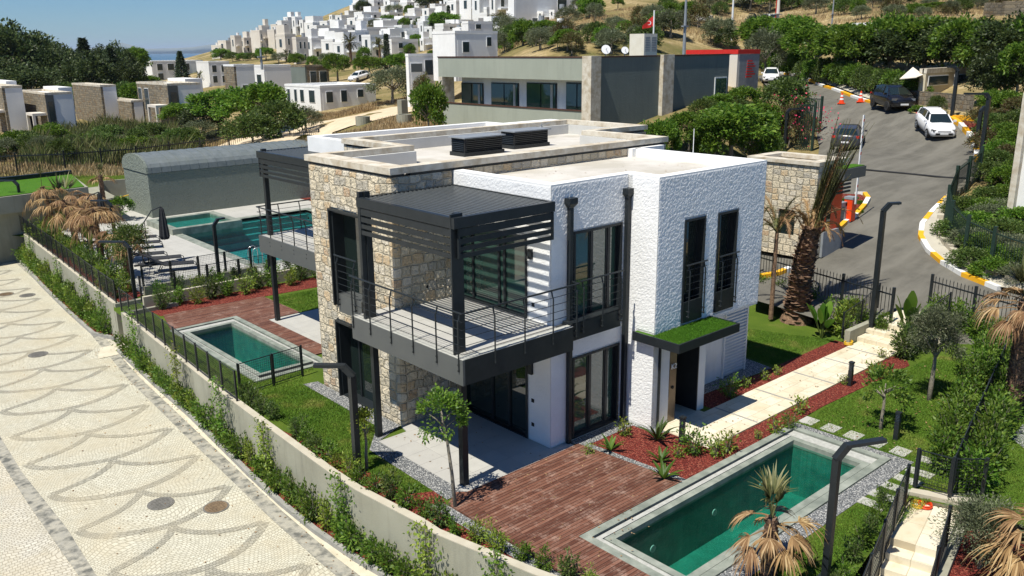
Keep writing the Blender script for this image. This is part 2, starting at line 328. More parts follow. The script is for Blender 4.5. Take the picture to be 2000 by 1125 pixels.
def leaf(name, c1, c2, c3, tr=.35, rough=.5):
    s = NT(name); ge = s.n('NewGeometry'); oi = s.n('ObjectInfo'); v = s.coord()
    f = s.math('ADD', s.math('MULTIPLY', ge.outputs['Random Per Island'], .6), s.math('MULTIPLY', s.noise(v, 1.7, 2), .55))
    c = s.ramp(f, [(.25, c1), (.55, c2), (.9, c3)]); hs = s.n('HueSaturation'); s.l(c, hs.inputs['Color'])
    s.l(s.math('ADD', s.math('MULTIPLY', oi.outputs['Random'], .35), .82), hs.inputs['Value']); s.l(s.math('ADD', s.math('MULTIPLY', oi.outputs['Random'], .02), .49), hs.inputs['Hue'])
    s.fin(hs.outputs[0], rough, spec=.35)
    tl = s.n('BsdfTranslucent'); s.l(hs.outputs[0], tl.inputs[0]); mx = s.n('MixShader'); mx.inputs[0].default_value = tr
    s.l(s.b.outputs[0], mx.inputs[1]); s.l(tl.outputs[0], mx.inputs[2]); s.l(mx.outputs[0], s.o.inputs[0]); return s.m
M['leaf'] = leaf('glossy_green_leaves', (.05, .11, .014), (.10, .185, .022), (.22, .30, .045), .42)
M['leafy'] = leaf('yellow_green_leaves', (.10, .17, .02), (.19, .27, .03), (.32, .36, .06))
M['leafd'] = leaf('dark_green_leaves', (.042, .085, .016), (.085, .14, .028), (.16, .21, .05), .38)
M['leafo'] = leaf('olive_leaves', (.075, .095, .045), (.13, .155, .08), (.22, .24, .14), .3)
M['leafpine'] = leaf('dull_evergreen_leaves', (.026, .046, .016), (.052, .082, .026), (.115, .145, .045), .3)
M['leafc'] = leaf('conifer_needles', (.020, .04, .018), (.04, .065, .028), (.07, .10, .04), .15)
M['leafr'] = leaf('reddish_shrub_leaves', (.10, .04, .02), (.12, .11, .04), (.16, .18, .06), .3)
M['leafg'] = leaf('hedge_leaves', (.05, .12, .012), (.105, .20, .02), (.21, .31, .04), .42)
M['reed'] = leaf('reed_leaves', (.09, .13, .03), (.16, .20, .06), (.30, .27, .13), .35)
M['straw'] = leaf('dry_grass_blades', (.30, .20, .09), (.46, .34, .17), (.60, .47, .27), .3, .8)
M['frond'] = leaf('green_palm_frond', (.06, .07, .025), (.12, .13, .045), (.24, .22, .09), .25)
M['dead'] = leaf('dead_palm_frond', (.16, .085, .035), (.32, .19, .085), (.52, .37, .20), .25, .75)
M['bark'] = noisy('grey_bark', (.15, .13, .10), (.30, .27, .21), 8, .95, 30, .02)
M['palmbark'] = noisy('palm_bark', (.095, .055, .035), (.32, .20, .125), 7, .95, 25, .04)
M['white'] = noisy('white_paint', (.70, .70, .69), (.80, .80, .79), 3, .5)
M['village'] = noisy('village_whitewash', (.70, .70, .685), (.82, .82, .80), .35, .9)
M['villageb'] = noisy('village_beige', (.60, .55, .48), (.70, .66, .59), .35, .9)
M['wind'] = glass('far_window', (.03, .045, .05), .1, 1.5)
M['red'] = noisy('red_paint', (.52, .02, .015), (.62, .03, .02), 3, .5)
M['orange'] = noisy('orange_red_panel', (.72, .055, .008), (.80, .07, .012), 3, .4)
M['steel'] = noisy('brushed_steel', (.45, .46, .47), (.6, .61, .62), 12, .3, metal=.9)
M['greym'] = noisy('grey_metal', (.20, .22, .24), (.28, .30, .32), 3, .45)
M['green_fence'] = noisy('dark_green_metal', (.012, .03, .022), (.02, .042, .03), 5, .5)
M['brownwood'] = noisy('brown_door', (.06, .025, .015), (.09, .04, .025), 5, .5)
M['bronze'] = noisy('bronze_panel', (.16, .12, .08), (.22, .17, .12), 3, .35, metal=.6)
M['fabric'] = noisy('charcoal_fabric', (.020, .022, .026), (.035, .037, .042), 9, .9)
M['canvas'] = noisy('cream_canvas', (.66, .60, .48), (.74, .69, .58), 2, .9)
M['yellow'] = noisy('yellow_hose', (.75, .45, .02), (.82, .52, .03), 5, .5)
M['manhole'] = noisy('rusty_iron', (.13, .09, .055), (.24, .17, .10), 12, .7, 60, .01)
M['manhole2'] = noisy('grey_iron', (.12, .115, .10), (.20, .19, .17), 12, .7, 60, .01)
M['crimson'] = noisy('bougainvillea_bracts', (.45, .02, .07), (.65, .05, .12), 5, .7)
M['path'] = noisy('dirt_track', (.52, .41, .27), (.64, .52, .36), .7, .95, 10, .02)
M['sea'] = noisy('sea', (.045, .115, .19), (.055, .13, .21), .01, .6)
M['farland'] = noisy('distant_coast', (.16, .19, .18), (.22, .24, .22), .003, 1)
M['brick'] = tiles('red_clay_block', (.42, .13, .06), (.5, .17, .08), (.3, .25, .2), .25, .2, .5, .01)
# ================================================================== TERRAIN
def wxy(c):
    if c[3] == 'd': return AT(*c[:3])
    return P(*c[:3])
CT = [(60,345,68,'d'),(60,290,85,'d'),(120,262,112,'d'),(300,262,110,'d'),(100,200,180,'d'),(300,160,280,'d'),(20,150,300,'d'),(480,270,76,'d'),(700,232,88,'d'),(830,205,98,'d'),(620,218,104,'d'),(450,196,125,'d'),
 (420,125,260,'d'),(450,108,330,'d'),(520,100,300,'d'),(600,110,240,'d'),(700,128,190,'d'),(800,150,150,'d'),(760,110,200,'d'),(560,60,390,'d'),(700,40,380,'d'),(800,70,260,'d'),(850,20,330,'d'),(950,60,190,'d'),(940,-10,330,'d'),(800,-40,480,'d'),(1000,40,170,'d'),(1080,-10,200,'d'),
 (1150,60,112,'d'),(1050,100,95,'d'),(1300,20,140,'d'),(1450,62,122,'d'),(1390,50,140,'d'),(1250,90,95,'d'),(1600,40,120,'d'),(1700,62,98,'d'),(1900,45,95,'d'),(1990,30,100,'d'),(1480,46,135,'d'),(1850,0,135,'d'),(1650,0,150,'d'),(1400,-60,220,'d'),(1700,-80,220,'d'),(2100,-60,160,'d'),
 (1800,150,78,'d'),(1900,205,62,'d'),(2000,240,55,'d'),(2150,260,48,'d'),(1430,190,70,'d'),(1350,250,52,'d'),(900,280,62,'d'),(1150,320,56,'d'),(1000,200,80,'d'),
 (1600,640,.3,'z'),(1700,600,.5,'z'),(1800,600,.5,'z'),(1950,620,.4,'z'),(2100,680,.3,'z'),(1560,560,.7,'z'),(1750,500,1.2,'z'),(1650,470,1.5,'z'),(1830,440,1.9,'z'),(1700,380,2.5,'z'),(1870,370,2.7,'z'),(1640,300,3.4,'z'),(1800,290,3.5,'z'),(1900,285,3.8,'z'),(1740,215,5.1,'z'),(1600,165,6.3,'z'),(1515,143,6.9,'z'),(1940,450,2.0,'z'),(1990,560,1.1,'z'),(1990,400,2.6,'z'),
 (1500,330,1.6,'z'),(1480,420,1.4,'z'),
 (300,330,.5,'z'),(600,292,.9,'z'),(450,306,1.,'z'),(0,350,.3,'z'),(-300,340,0.,'z'),(-400,200,140,'d')]
_c = np.array([wxy(c) for c in CT]); 
far = []
for a in (-900, -500, -200, 0, 200, 380): far += [AT(a, 103, 700), AT(a, 103, 700)]
def _far(px, d, z): q = AT(px, 300, d); return (q[0], q[1], z)
FC = np.array([_far(a, 600, -6) for a in (-700, -300, 0, 200, 350)]+[_far(a, 1100, -26) for a in (-700, -200, 200, 600)]+[_far(700, 700, 22), _far(760, 1000, 20), _far(1000, 500, 62), _far(1300, 500, 62), _far(1800, 400, 60), _far(2300, 300, 50), _far(1200, 1100, 60), _far(2200, 1000, 60), _far(850, 1100, 25), _far(400, 700, 3), _far(500, 560, 8)])
_c = np.vstack([_c, FC])
def _q(x, y):
    d = np.maximum(x*CY+y*SY, 4.); lat = x*SY-y*CY
    return np.stack([lat/d*F/260., 4.2*np.log(d)], -1)
def _U(r2): return np.where(r2 > 1e-12, .5*r2*np.log(np.maximum(r2, 1e-12)), 0.)
_Q = _q(_c[:, 0], _c[:, 1]); _n = len(_Q)
_K = _U(((_Q[:, None]-_Q[None])**2).sum(-1))+np.eye(_n)*.02; _Pm = np.hstack([np.ones((_n, 1)), _Q])
_w = np.linalg.solve(np.block([[_K, _Pm], [_Pm.T, np.zeros((3, 3))]]), np.concatenate([_c[:, 2], np.zeros(3)]))
def TZ(x, y):
    x = np.atleast_1d(np.asarray(x, float)); y = np.atleast_1d(np.asarray(y, float)); Q = _q(x, y)
    r = _U(((Q[:, None]-_Q[None])**2).sum(-1)) @ _w[:_n]+_w[_n]+Q @ _w[_n+1:]
    return r
def tz(x, y): return float(TZ(x, y)[0])
def GP(px, py, lo=24., hi=900.):
    v = ray(px, py); k = 1/(v[0]*CY+v[1]*SY); ds = np.exp(np.linspace(math.log(lo), math.log(hi), 500)); t = ds*k
    x, y, z = v[0]*t, v[1]*t, 10+v[2]*t; h = z-TZ(x, y); i = np.where(h < 0)[0]
    if len(i) == 0: j = int(np.argmin(np.abs(h)/ds)); 
    else: j = int(i[0])
    return (float(x[j]), float(y[j]), float(TZ(x[j], y[j])[0]))
# ---- wall line along the street (top outer edge)
WTOP = .16
wallA = [P(a, b, WTOP)[:2] for a, b in ((239,612),(297.6,660.5),(354.6,705),(426,762),(506,822),(640,920),(692.5,955),(815,1019.5),(846.5,1040.5),(900,1063),(1042,1121))]
wallA += [(10.35, 9.75), (11.0, 8.5), (12.1, 7.35), (13.6, 6.45)]
wallB = [P(a, b, WTOP)[:2] for a, b in ((46,457),(110,506),(170,553),(221,592))]
fL0, fL1 = P(1478, 556, .3)[:2], P(1738, 640, .3)[:2]; fR0, fR1 = P(1813, 610, .3)[:2], P(1990, 668, .3)[:2]
bk0, bk1 = P(-60, 352, .2)[:2], P(625, 292, .2)[:2]
site = wallB+[(wallA[0][0]+.05, wallA[0][1]+1.2)]+wallA+[(18.6, 7.3), (19.0, 6.3), (19.4, 3.5), (34, 3.5), (fR1[0]+4, fR1[1]-5), fR1, fR0, fL1, fL0, (27.5, 24), (31, 32), bk1, bk0, (10.5, 66), (9.5, 58)]
def inside(x, y, poly):
    r = np.zeros(np.shape(x), bool); n = len(poly)
    for i in range(n):
        (x1, y1), (x2, y2) = poly[i], poly[(i+1) % n]
        c = ((y1 > y) != (y2 > y)) & (x < (x2-x1)*(y-y1)/((y2-y1) if y2 != y1 else 1e-9)+x1); r ^= c
    return r
NA, ND = 230, 210
an = np.linspace(-1700, 3600, NA); dd = np.exp(np.linspace(math.log(6), math.log(1500), ND))
AA, DD = np.meshgrid(an, dd); lat = (AA-1000)/F*DD
gx_, gy_ = CY*DD+SY*lat, SY*DD-CY*lat; gz_ = TZ(gx_.ravel(), gy_.ravel()).reshape(gx_.shape)
low = inside(gx_, gy_, site) | ((gx_ < 12) & (gy_ < 63)) | (gy_ < 5) | (DD < 26)
road_px = [(1480,150),(1520,132),(1570,150),(1640,182),(1700,203),(1790,226),(1850,238),(1875,252),(1895,275),(1908,305),(1912,335),(1880,375),(1850,392),(1822,420),(1800,446),(1797,470),(1812,497),(1840,521),(1880,547),(1950,574),(2060,600),(2060,720),(1900,690),(1810,650),(1735,670),(1600,630),(1470,590),(1470,500),(1530,420),(1590,330),(1600,290),(1590,240),(1560,200),(1500,172)]
gz_ = gz_+(np.sin(gx_*.9)*np.cos(gy_*.8)+np.sin(gx_*.37+gy_*.5))*.06*np.clip(DD/60, 0, 3)
gz_[low] = np.minimum(gz_[low], -2.7)
_rw = [GP(a, b)[:2] for a, b in road_px]; _rm = inside(gx_, gy_, _rw); gz_[_rm] -= .35
v = np.stack([gx_.ravel(), gy_.ravel(), gz_.ravel()], -1); idx = np.arange(NA*ND).reshape(ND, NA)
fc = np.stack([idx[:-1, :-1].ravel(), idx[:-1, 1:].ravel(), idx[1:, 1:].ravel(), idx[1:, :-1].ravel()], -1)
me = bpy.data.meshes.new('terrain'); me.from_pydata(v.tolist(), [], fc.tolist()); me.shade_smooth()
s = NT('dry_hillside'); vv = s.coord()
c = s.ramp(s.noise(vv, .09, 6, .62), [(.36, (.10, .11, .035)), (.46, (.24, .19, .085)), (.56, (.42, .32, .17)), (.7, (.50, .40, .25))])
c = s.mix(s.ramp(s.noise(vv, 1.1, 5, .75), [(.35, g(0)), (.62, g(.7))]), c, (.17, .14, .055)); s.bump(s.noise(vv, 1.5, 5, .7), .25); M['hill'] = s.fin(c, .97, spec=.1)
tag(link('hillside_terrain', me, M['hill']), kind='structure')
def drape(name, poly, mat, dz=.05, res=1.5, kind='structure', zf=None):
    xs = [p[0] for p in poly]; ys = [p[1] for p in poly]; pts = [Vector(p) for p in poly]; n = len(pts)
    # subdivide border
    bp = []
    for i in range(n):
        a, b = pts[i], pts[(i+1) % n]; k = max(1, int((b-a).length/res)); bp += [a+(b-a)*j/k for j in range(k)]
    nb = len(bp); ed = [(i, (i+1) % nb) for i in range(nb)]
    X, Y = np.meshgrid(np.arange(min(xs), max(xs), res), np.arange(min(ys), max(ys), res)); m = inside(X, Y, [tuple(p) for p in bp])
    ins = [Vector((a, b)) for a, b in zip(X[m], Y[m])]
    r = delaunay_2d_cdt(bp+ins, ed, [list(range(nb))], 1, 1e-4)
    vs = np.array([tuple(p) for p in r[0]]); z = (TZ(vs[:, 0], vs[:, 1]) if zf is None else np.array([zf(a, b) for a, b in vs]))+dz
    b = MB(); b.v = [(p[0], p[1], q) for p, q in zip(vs, z)]; b.f = [tuple(f) for f in r[2]]; b.m = [0]*len(b.f)
    o = b.build(name, mat, smooth=True); tag(o, kind=kind); return o
def rs(pts): return [GP(a, b)[:2] for a, b in pts]
roadw = rs(road_px)
drape('asphalt_road', roadw, M['asphalt'], .07, 1.2)
# sea and far coast
b = MB(); b.sheet([(-40000, -2000), (40000, -2000), (40000, 45000), (-40000, 45000)], z=-30); o = b.flat('sea_water', M['sea']); tag(o, kind='structure')
pts = []; b = MB()
for i in range(60):
    px = -1200+i*45; d = 16000; q = AT(px, 100, d); h = 35+150*abs(math.sin(i*.37)+.6*math.sin(i*.91+1)+.3*math.sin(i*2.1))/1.4*(1 if 200 < px < 620 else .7)
    pts.append((q, h))
L = [[(q[0], q[1], -31), (q[0]-300*0, q[1], h-30), (q[0]*1.12, q[1]*1.12, h*.8-30), (q[0]*1.2, q[1]*1.2, -31)] for q, h in pts]
b.loft(L); tag(b.build('distant_coast_hills', M['farland'], smooth=True), kind='structure')
# dirt track across the empty lot
drape('dirt_track', rs([(400,296),(470,268),(560,248),(640,238),(700,226),(760,212),(850,192),(860,204),(790,224),(720,240),(650,262),(560,290),(470,306),(420,306)]), M['path'], .10, 2)
# ================================================================== SITE GROUND
R1 = (11.82, 8.45, 20.12, 11.24); R1i = (12.36, 8.85, 19.35, 10.68)
R2 = (10.85, 24.25, 13.45, 31.3); R2i = (11.32, 24.9, 12.93, 30.6)
bigp = PP((985,475-0),(1310,640)) and None
def rect(r): return [(r[0], r[1]), (r[2], r[1]), (r[2], r[3]), (r[0], r[3])]
def z5(*p): return [P(a/2.678, 280+b/2.678, 0)[:2] for a, b in p]
BP = [(17.45, 38.2), (27.5, 38.2), (27.5, 50.9), (17.75, 50.9)]     # big pool outer
BPi = [(17.95, 38.75), (27.0, 38.75), (27.0, 50.4), (18.2, 50.4)]
b = MB(); b.sheet(site, [rect(R1), rect(R2), BP], z=0); o = b.flat('garden_lawn', M['lawn']); tag(o, kind='structure')
Z0 = [0]
def sheet(name, poly, mat, z=None, holes=(), kind='structure'):
    b = MB(); b.sheet(poly, holes, z); return tag(b.flat(name, mat), kind=kind)
def slab(name, poly, mat, z0, z1, kind='structure'):
    b = MB(); b.prism(poly, z0, z1); return tag(b.build(name, mat), kind=kind)
# pool deck of the shared pool
sheet('pool_terrace_paving', [(11.9, 36.95), (31, 36.95), (31, 62), (13.5, 62), (11.6, 54)], M['pooldeck'], .012, [BP])
sheet('white_gravel_strip', [(12.2, 36.0), (30, 35.7), (30, 37.0), (12.2, 36.7)], M['gravel'], .020)
slab('patio_paving', [(11.26, 14.34), (14.9, 14.34), (14.9, 18.7), (12.6, 18.7), (12.6, 18.42), (12.28, 18.42), (12.2, 18.05), (11.3, 18.05)], M['porcelain'], -.1, .03)
slab('second_patio_paving', [(14.15, 22.4), (15.6, 22.4), (18.6, 26), (18.6, 29.98), (14.15, 29.98)], M['porcelain'], -.1, .03)
# decks
tag(slab('wooden_deck', [(10.62, 9.15), (11.815, 9.15), (11.815, 11.25), (15.35, 11.25), (15.02, 14.33), (11.3, 14.33), (11.1, 14.5), (10.62, 14.2)], M['deck'], -.1, .05), kind='structure')
slab('second_wooden_deck', [(10.9, 31.32), (13.47, 31.32), (13.47, 25.2), (14.14, 25.2), (14.14, 30.0), (15.5, 30.0), (15.5, 33.15), (11.4, 33.4)], M['deck'], -.1, .045)
# mulch beds
sheet('front_mulch_bed', [(15.2, 14.30), (15.55, 11.26), (20.2, 11.26), (22.0, 11.3), (27.0, 11.1), (27.6, 11.5), (27.75, 11.88), (17.4, 11.88), (17.3, 13.4), (16.9, 14.3)], M['mulch'], .016)
sheet('shaded_mulch_bed', [(19.5, 13.37), (27.6, 13.37), (27.6, 14.0), (23.5, 14.0), (22.9, 14.0), (19.5, 14.2)], M['mulch'], .012)
sheet('fence_mulch_bed', [fL1, fL0, (fL0[0]-.8, fL0[1]-.3), (fL1[0]-.8, fL1[1]-.5)], M['mulch'], .010)
sheet('wall_mulch_bed', [(p[0]+.2, p[1]) for p in wallA[4:11]]+[(10.62, 9.3), (10.6, 14.2), (10.9, 14.9), (10.3, 15.2), (10.1, 18.5)], M['mulch'], .008)
sheet('second_pool_mulch_bed', [(11.3, 33.42), (15.5, 33.2), (19, 32.9), (19, 34.6), (11.2, 34.9)], M['mulch'], .010)
sheet('far_mulch_bed', [(29, 50), (31, 50), (31, 58), (28.8, 58)], M['mulch'], .024)
sheet('palm_mulch_bed', [(p[0]+.15, p[1]) for p in wallB]+[(11.9, 37), (12.2, 41), (12.6, 54.5)], M['mulch'], .030)
# gravel strips
sheet('pool_gravel_strip', [(15.2, 8.0), (20.4, 8.0), (20.4, 11.3), (20.13, 11.24), (20.13, 8.44), (11.5, 8.44), (11.5, 8.0)], M['gravel'], .014)
sheet('house_gravel_strip', [(15.02, 14.33), (15.34, 11.26), (15.55, 11.26), (15.28, 14.15), (16.95, 14.15), (17.0, 13.3), (17.3, 13.3), (17.3, 14.6), (14.9, 14.6)], M['gravel'], .022)
sheet('patio_gravel_strip', [(10.75, 14.4), (11.28, 14.4), (11.28, 18.05), (12.3, 18.5), (12.3, 23), (11.85, 23.1), (11.8, 18.9), (10.85, 17.8)], M['gravel'], .018)
sheet('louvre_gravel_strip', [(19.4, 14.2), (23.6, 14.0), (23.8, 15.4), (19.4, 15.4)], M['gravel'], .018)
sheet('deck_gravel_strip', [(10.3, 9.2), (10.61, 9.2), (10.61, 14.3), (10.3, 14.5)], M['gravel'], .014)
sheet('neighbour_gravel_strip', [(23.6, 6.9), (24.8, 7.0), (23.2, 4.9), (21.9, 4.9)], M['gravel'], .014)
sheet('neighbour_paving', [(24.8, 6.6), (25.6, 5.2), (24, 4.9), (23.3, 5)], M['porcelain'], .010)
# entry path and steps
slab('entry_path', [(17.31, 11.9), (28.0, 11.9), (28.0, 13.35), (19.1, 13.35), (19.1, 14.6), (17.7, 14.6), (17.7, 13.56), (17.31, 13.56)], M['traver'], -.1, .035)
b = MB()
for x in (19.55, 21.6, 23.7, 25.6, 27.1): b.box(x, 11.93, .036, x+.07, 13.32, .04)
tag(b.build('path_drain_strips', M['kerb']), kind='structure')
for i, x in enumerate((28.0, 28.6, 29.2)): slab('entry_step', [(x, 11.9), (x+.62, 11.9), (x+.62, 13.4), (x, 13.4)], M['traver'], -.1, .19+.15*i)
slab('entry_landing', [(29.8, 11.3), (31.5, 11.3), (31.5, 13.6), (29.8, 13.6)], M['traver'], -.1, .5)
# stepping stones
SS = [(20.75, 11.05), (20.76, 10.4), (20.76, 9.76), (20.75, 9.14), (20.74, 8.49)]
for p in SS: slab('stepping_stone', [(p[0]-.24, p[1]-.2), (p[0]+.24, p[1]-.2), (p[0]+.24, p[1]+.2), (p[0]-.24, p[1]+.2)], M['traver2'] if 'traver2' in M else M['porcelain'], -.05, .02)
for p in [(20.73, 7.75), (19.95, 7.66), (19.36, 7.68), (18.78, 7.70), (18.2, 7.72), (17.68, 7.72)]: slab('stepping_stone', [(p[0]-.15, p[1]-.3), (p[0]+.17, p[1]-.3), (p[0]+.17, p[1]+.3), (p[0]-.15, p[1]+.3)], M['porcelain'], -.05, .02)
# ---- pools
def pool(name, ro, ri, depth, basin, wat, label, wz=-.1):
    r = empty(name, (ro[0], ro[1], 0), label, 'pool')
    x0, y0, x1, y1 = ri[0]-.012, ri[1]-.012, ri[2]+.012, ri[3]+.012; b = MB()
    b.add([(x0, y0, -depth), (x1, y0, -depth), (x1, y1, -depth), (x0, y1, -depth), (x0, y0, -.02), (x1, y0, -.02), (x1, y1, -.02), (x0, y1, -.02)], [(0, 1, 2, 3), (0, 4, 5, 1), (1, 5, 6, 2), (2, 6, 7, 3), (3, 7, 4, 0)])
    b.flat('basin', basin, r)
    b = MB(); b.sheet(rect(ins(ri, .002)), z=wz); b.flat('water', wat, r)
    return r
def ring(b, o, i, z0, z1):
    b.box(o[0], o[1], z0, o[2], i[1], z1); b.box(o[0], i[3], z0, o[2], o[3], z1); b.box(o[0], i[1], z0, i[0], i[3], z1); b.box(i[2], i[1], z0, o[2], i[3], z1)
def ins(r, a, b=None, c=None, d=None): b = a if b is None else b; return (r[0]+a, r[1]+b, r[2]-(a if c is None else c), r[3]-(b if d is None else d))
p1 = pool('swimming_pool', R1, R1i, 1.5, M['basin'], M['water'], 'rectangular green tiled plunge pool in the front garden beside the brown deck')
def rim(r, ro, ri, plain):
    # plain: side(s) left as a single wide coping ('y0')
    a = (ro[0]+.2, ro[1] if not plain else ri[1]-.18, ro[2]-.2, ro[3]-.2)
    b = MB(); ring(b, ro, (ro[0]+.2, ro[1]+.2, ro[2]-.2, ro[3]-.2), -.15, .045); b.build('outer_coping', M['pooledge'], r)
    c = (ri[0]-.17, ri[1]-.17, ri[2]+.17, ri[3]+.17)
    b = MB(); ring(b, c, ri, -.16, .02); b.build('inner_coping', M['pooledge'], r)
    ch = (ro[0]+.2, ro[1]+.2, ro[2]-.2, ro[3]-.2)
    b = MB()
    if ch[1] >= c[1]-.02: ch = (ch[0], c[1], ch[2], ch[3])
    b.box(ch[0], ch[1], -.3, c[0], ch[3], -.05); b.box(c[2], ch[1], -.3, ch[2], ch[3], -.05); b.box(c[0], c[3], -.3, c[2], ch[3], -.05)
    if c[1]-ch[1] > .03: b.box(c[0], ch[1], -.3, c[2], c[1], -.05)
    b.build('overflow_channel', M['dark'], r)
    b = MB(); e = (ch[0]+.045, ch[1]+.0, ch[2]-.045, ch[3]-.045); b.box(e[0], ch[1]+.01, -.05, c[0]-.03, e[3], .012); b.box(c[2]+.03, ch[1]+.01, -.05, e[2], e[3], .012); b.box(c[0]-.029, c[3]+.03, -.05, c[2]+.029, e[3]-.001, .012)
    b.build('overflow_grate', M['grate'], r)
rim(p1, R1, R1i, True)
for x, z in ((13.6, -.75), (15.9, -.75), (17.9, -.75)):
    b = MB(); b.tube([(x, R1i[3]-.004, z), (x, R1i[3]-.03, z)], .09, 12); b.build('pool_lamp', M['grate'], p1)
p2 = pool('swimming_pool', R2, R2i, 1.4, M['basin'], M['water'], 'green tiled plunge pool between the mesh fence and the second wooden deck')
rim(p2, R2, R2i, False)
p3 = empty('shared_pool', (BP[0][0], BP[0][1], 0), 'large turquoise shared pool in front of the grey windowless pool building', 'pool')
b = MB(); n = 4
b.add([(p[0], p[1], -1.5) for p in BPi]+[(p[0], p[1], .0) for p in BPi], [(0, 1, 2, 3), (0, 4, 5, 1), (1, 5, 6, 2), (2, 6, 7, 3), (3, 7, 4, 0)]); b.flat('basin', M['basin2'], p3)
b = MB()
for i in range(4): b.box(19.0, 50.4-.38*(i+1), -1.45, 26.9, 50.39-.38*i, -.22-.3*i)
b.build('pool_steps', M['basin2'], p3)
b = MB(); b.sheet(BPi, z=-.06); b.flat('water', M['water2'], p3)
b = MB()
for i in range(4):
    j = (i+1) % 4; b.prism([BP[i], BP[j], BPi[j], BPi[i]], -.15, .03)
b.build('coping', M['pooledge'], p3)
kp = empty('shallow_pool', (17.6, 48.5, 0), 'raised shallow children pool with green stone rim at the big pool corner', 'pool')
K = (17.6, 48.45, 21.75, 52.5); b = MB(); ring(b, K, ins(K, .42), -.3, .34); b.build('rim', M['pooledge'], kp)
b = MB(); b.box(K[0]+.42, K[1]+.42, -.2, K[2]-.42, K[3]-.42, .05); b.build('basin', M['basin2'], kp); b = MB(); b.sheet(rect(ins(K, .425)), z=.27); b.flat('water', M['water'], kp)
b = MB()
for y in (38.62, 39.12): b.tube([(17.7, y, .03), (17.7, y, .62), (17.78, y, .80), (17.98, y, .88), (18.16, y, .78), (18.2, y, .55), (18.2, y, -.9)], .022, 8)
ld = empty('pool_ladder', (17.7, 38.87, 0), 'polished steel pool ladder at the near edge of the shared pool', 'ladder'); b.build('handrail', M['steel'], ld, True); [MB().box(18.17, 38.63, z, 18.25, 39.11, z+.03).build('rung', M['steel'], ld) for z in (-.35, -.62)]
# ================================================================== STREET
ST = -1.5
sheet('street_base', [(-40, -30), (22, -30), (22, 6.2), (14, 6.4), (9.8, 12), (9.5, 20), (10.1, 34), (11, 45), (11.6, 60), (-40, 60)], M['cobleft'], ST-.012)
redge = [(9.9, 38.3), (9.2, 31.3), (8.85, 25.4), (8.7, 22.6), (8.5, 19.0), (8.42, 16.1), (8.5, 12), (8.9, 8)]
ledge = [(4.5, 8), (4.4, 19.4), (4.5, 22.0), (4.45, 26), (4.55, 28.8), (5.0, 36), (6.2, 60)]
sheet('cobbled_street', [(10.9, 56), (10.3, 44)]+redge+ledge, M['cobble'], ST)
sheet('left_drain_band', ledge+[(5.8, 60), (4.6, 36), (4.2, 28.8), (4.1, 24), (4.05, 8)], M['gutter'], ST+.004)
def off(line, d): return [(p[0]+d, p[1]) for p in line]
sheet('right_gutter', [(11.3, 56), (10.7, 44)]+off(redge, .38)+redge[::-1]+[(10.3, 44), (10.9, 56)], M['gutter'], ST+.004)
k0 = [P(a, b, ST)[:2] for a, b in ((228,688),(295.5,751),(367,814.6),(422,869.5),(481,928.6),(544.5,987.7),(612,1042.6),(692,1098),(738,1125))]+[(9.15, 12.5), (9.6, 9.8), (10.4, 7.9), (11.9, 6.5), (13.4, 5.8)]
sheet('sandy_gutter_strip', off(redge, .38)[1:-1]+[(9.6, 9.8), (9.15, 12.5)]+k0[:9][::-1], M['gutlite'], ST+.008)
# fan arcs
b = MB()
def band(pts, w, mi=0):
    n = len(b.v)
    for i, p in enumerate(pts):
        a, c = pts[max(i-1, 0)], pts[min(i+1, len(pts)-1)]; t = Vector((c[0]-a[0], c[1]-a[1])).normalized(); q = Vector((-t.y, t.x))*w/2
        b.v.append((p[0]+q.x, p[1]+q.y, ST+zz)); b.v.append((p[0]-q.x, p[1]-q.y, ST+zz))
    for i in range(len(pts)-1): b.f.append((n+2*i, n+2*i+1, n+2*i+3, n+2*i+2)); b.m.append(mi)
for k in range(-3, 16):
    y = 19.2+2.43*k; xl = 4.66+.09*max(0, y-27); xr = 8.2+.056*(y-17.4); xm = (xl+xr)/2
    def arc(P_, w_, z_):
        global zz
        zz = z_; ts = np.linspace(0, len(P_)-1, 9*(len(P_)-1)); A_ = np.array(P_); out = []
        for t in ts:
            i = min(int(t), len(P_)-2); f = t-i; p0, p1, p2, p3 = A_[max(i-1, 0)], A_[i], A_[i+1], A_[min(i+2, len(P_)-1)]
            q = .5*((2*p1)+(-p0+p2)*f+(2*p0-5*p1+4*p2-p3)*f*f+(-p0+3*p1-3*p2+p3)*f**3); out.append((xl+(q[0]-4.7)/3.8*(xr-xl), y+q[1]-24.1))
        band(out, w_)
    arc([(4.72, 24.1), (4.82, 23.75), (5.1, 23.4), (5.6, 23.1), (6.3, 22.82), (6.9, 22.8), (7.6, 23.02), (8.15, 23.38), (8.5, 23.72)], .24, .004)
    arc([(6.58, 25.05), (6.45, 24.85), (6.2, 24.62), (5.8, 24.38), (5.2, 24.2), (4.74, 24.1)], .2, .006)
    arc([(6.6, 25.05), (6.75, 24.7), (7.05, 24.35), (7.45, 24.05), (7.95, 23.86), (8.45, 23.76)], .2, .009)
tag(b.flat('paving_fan_arcs', M['cobdark']), kind='structure')
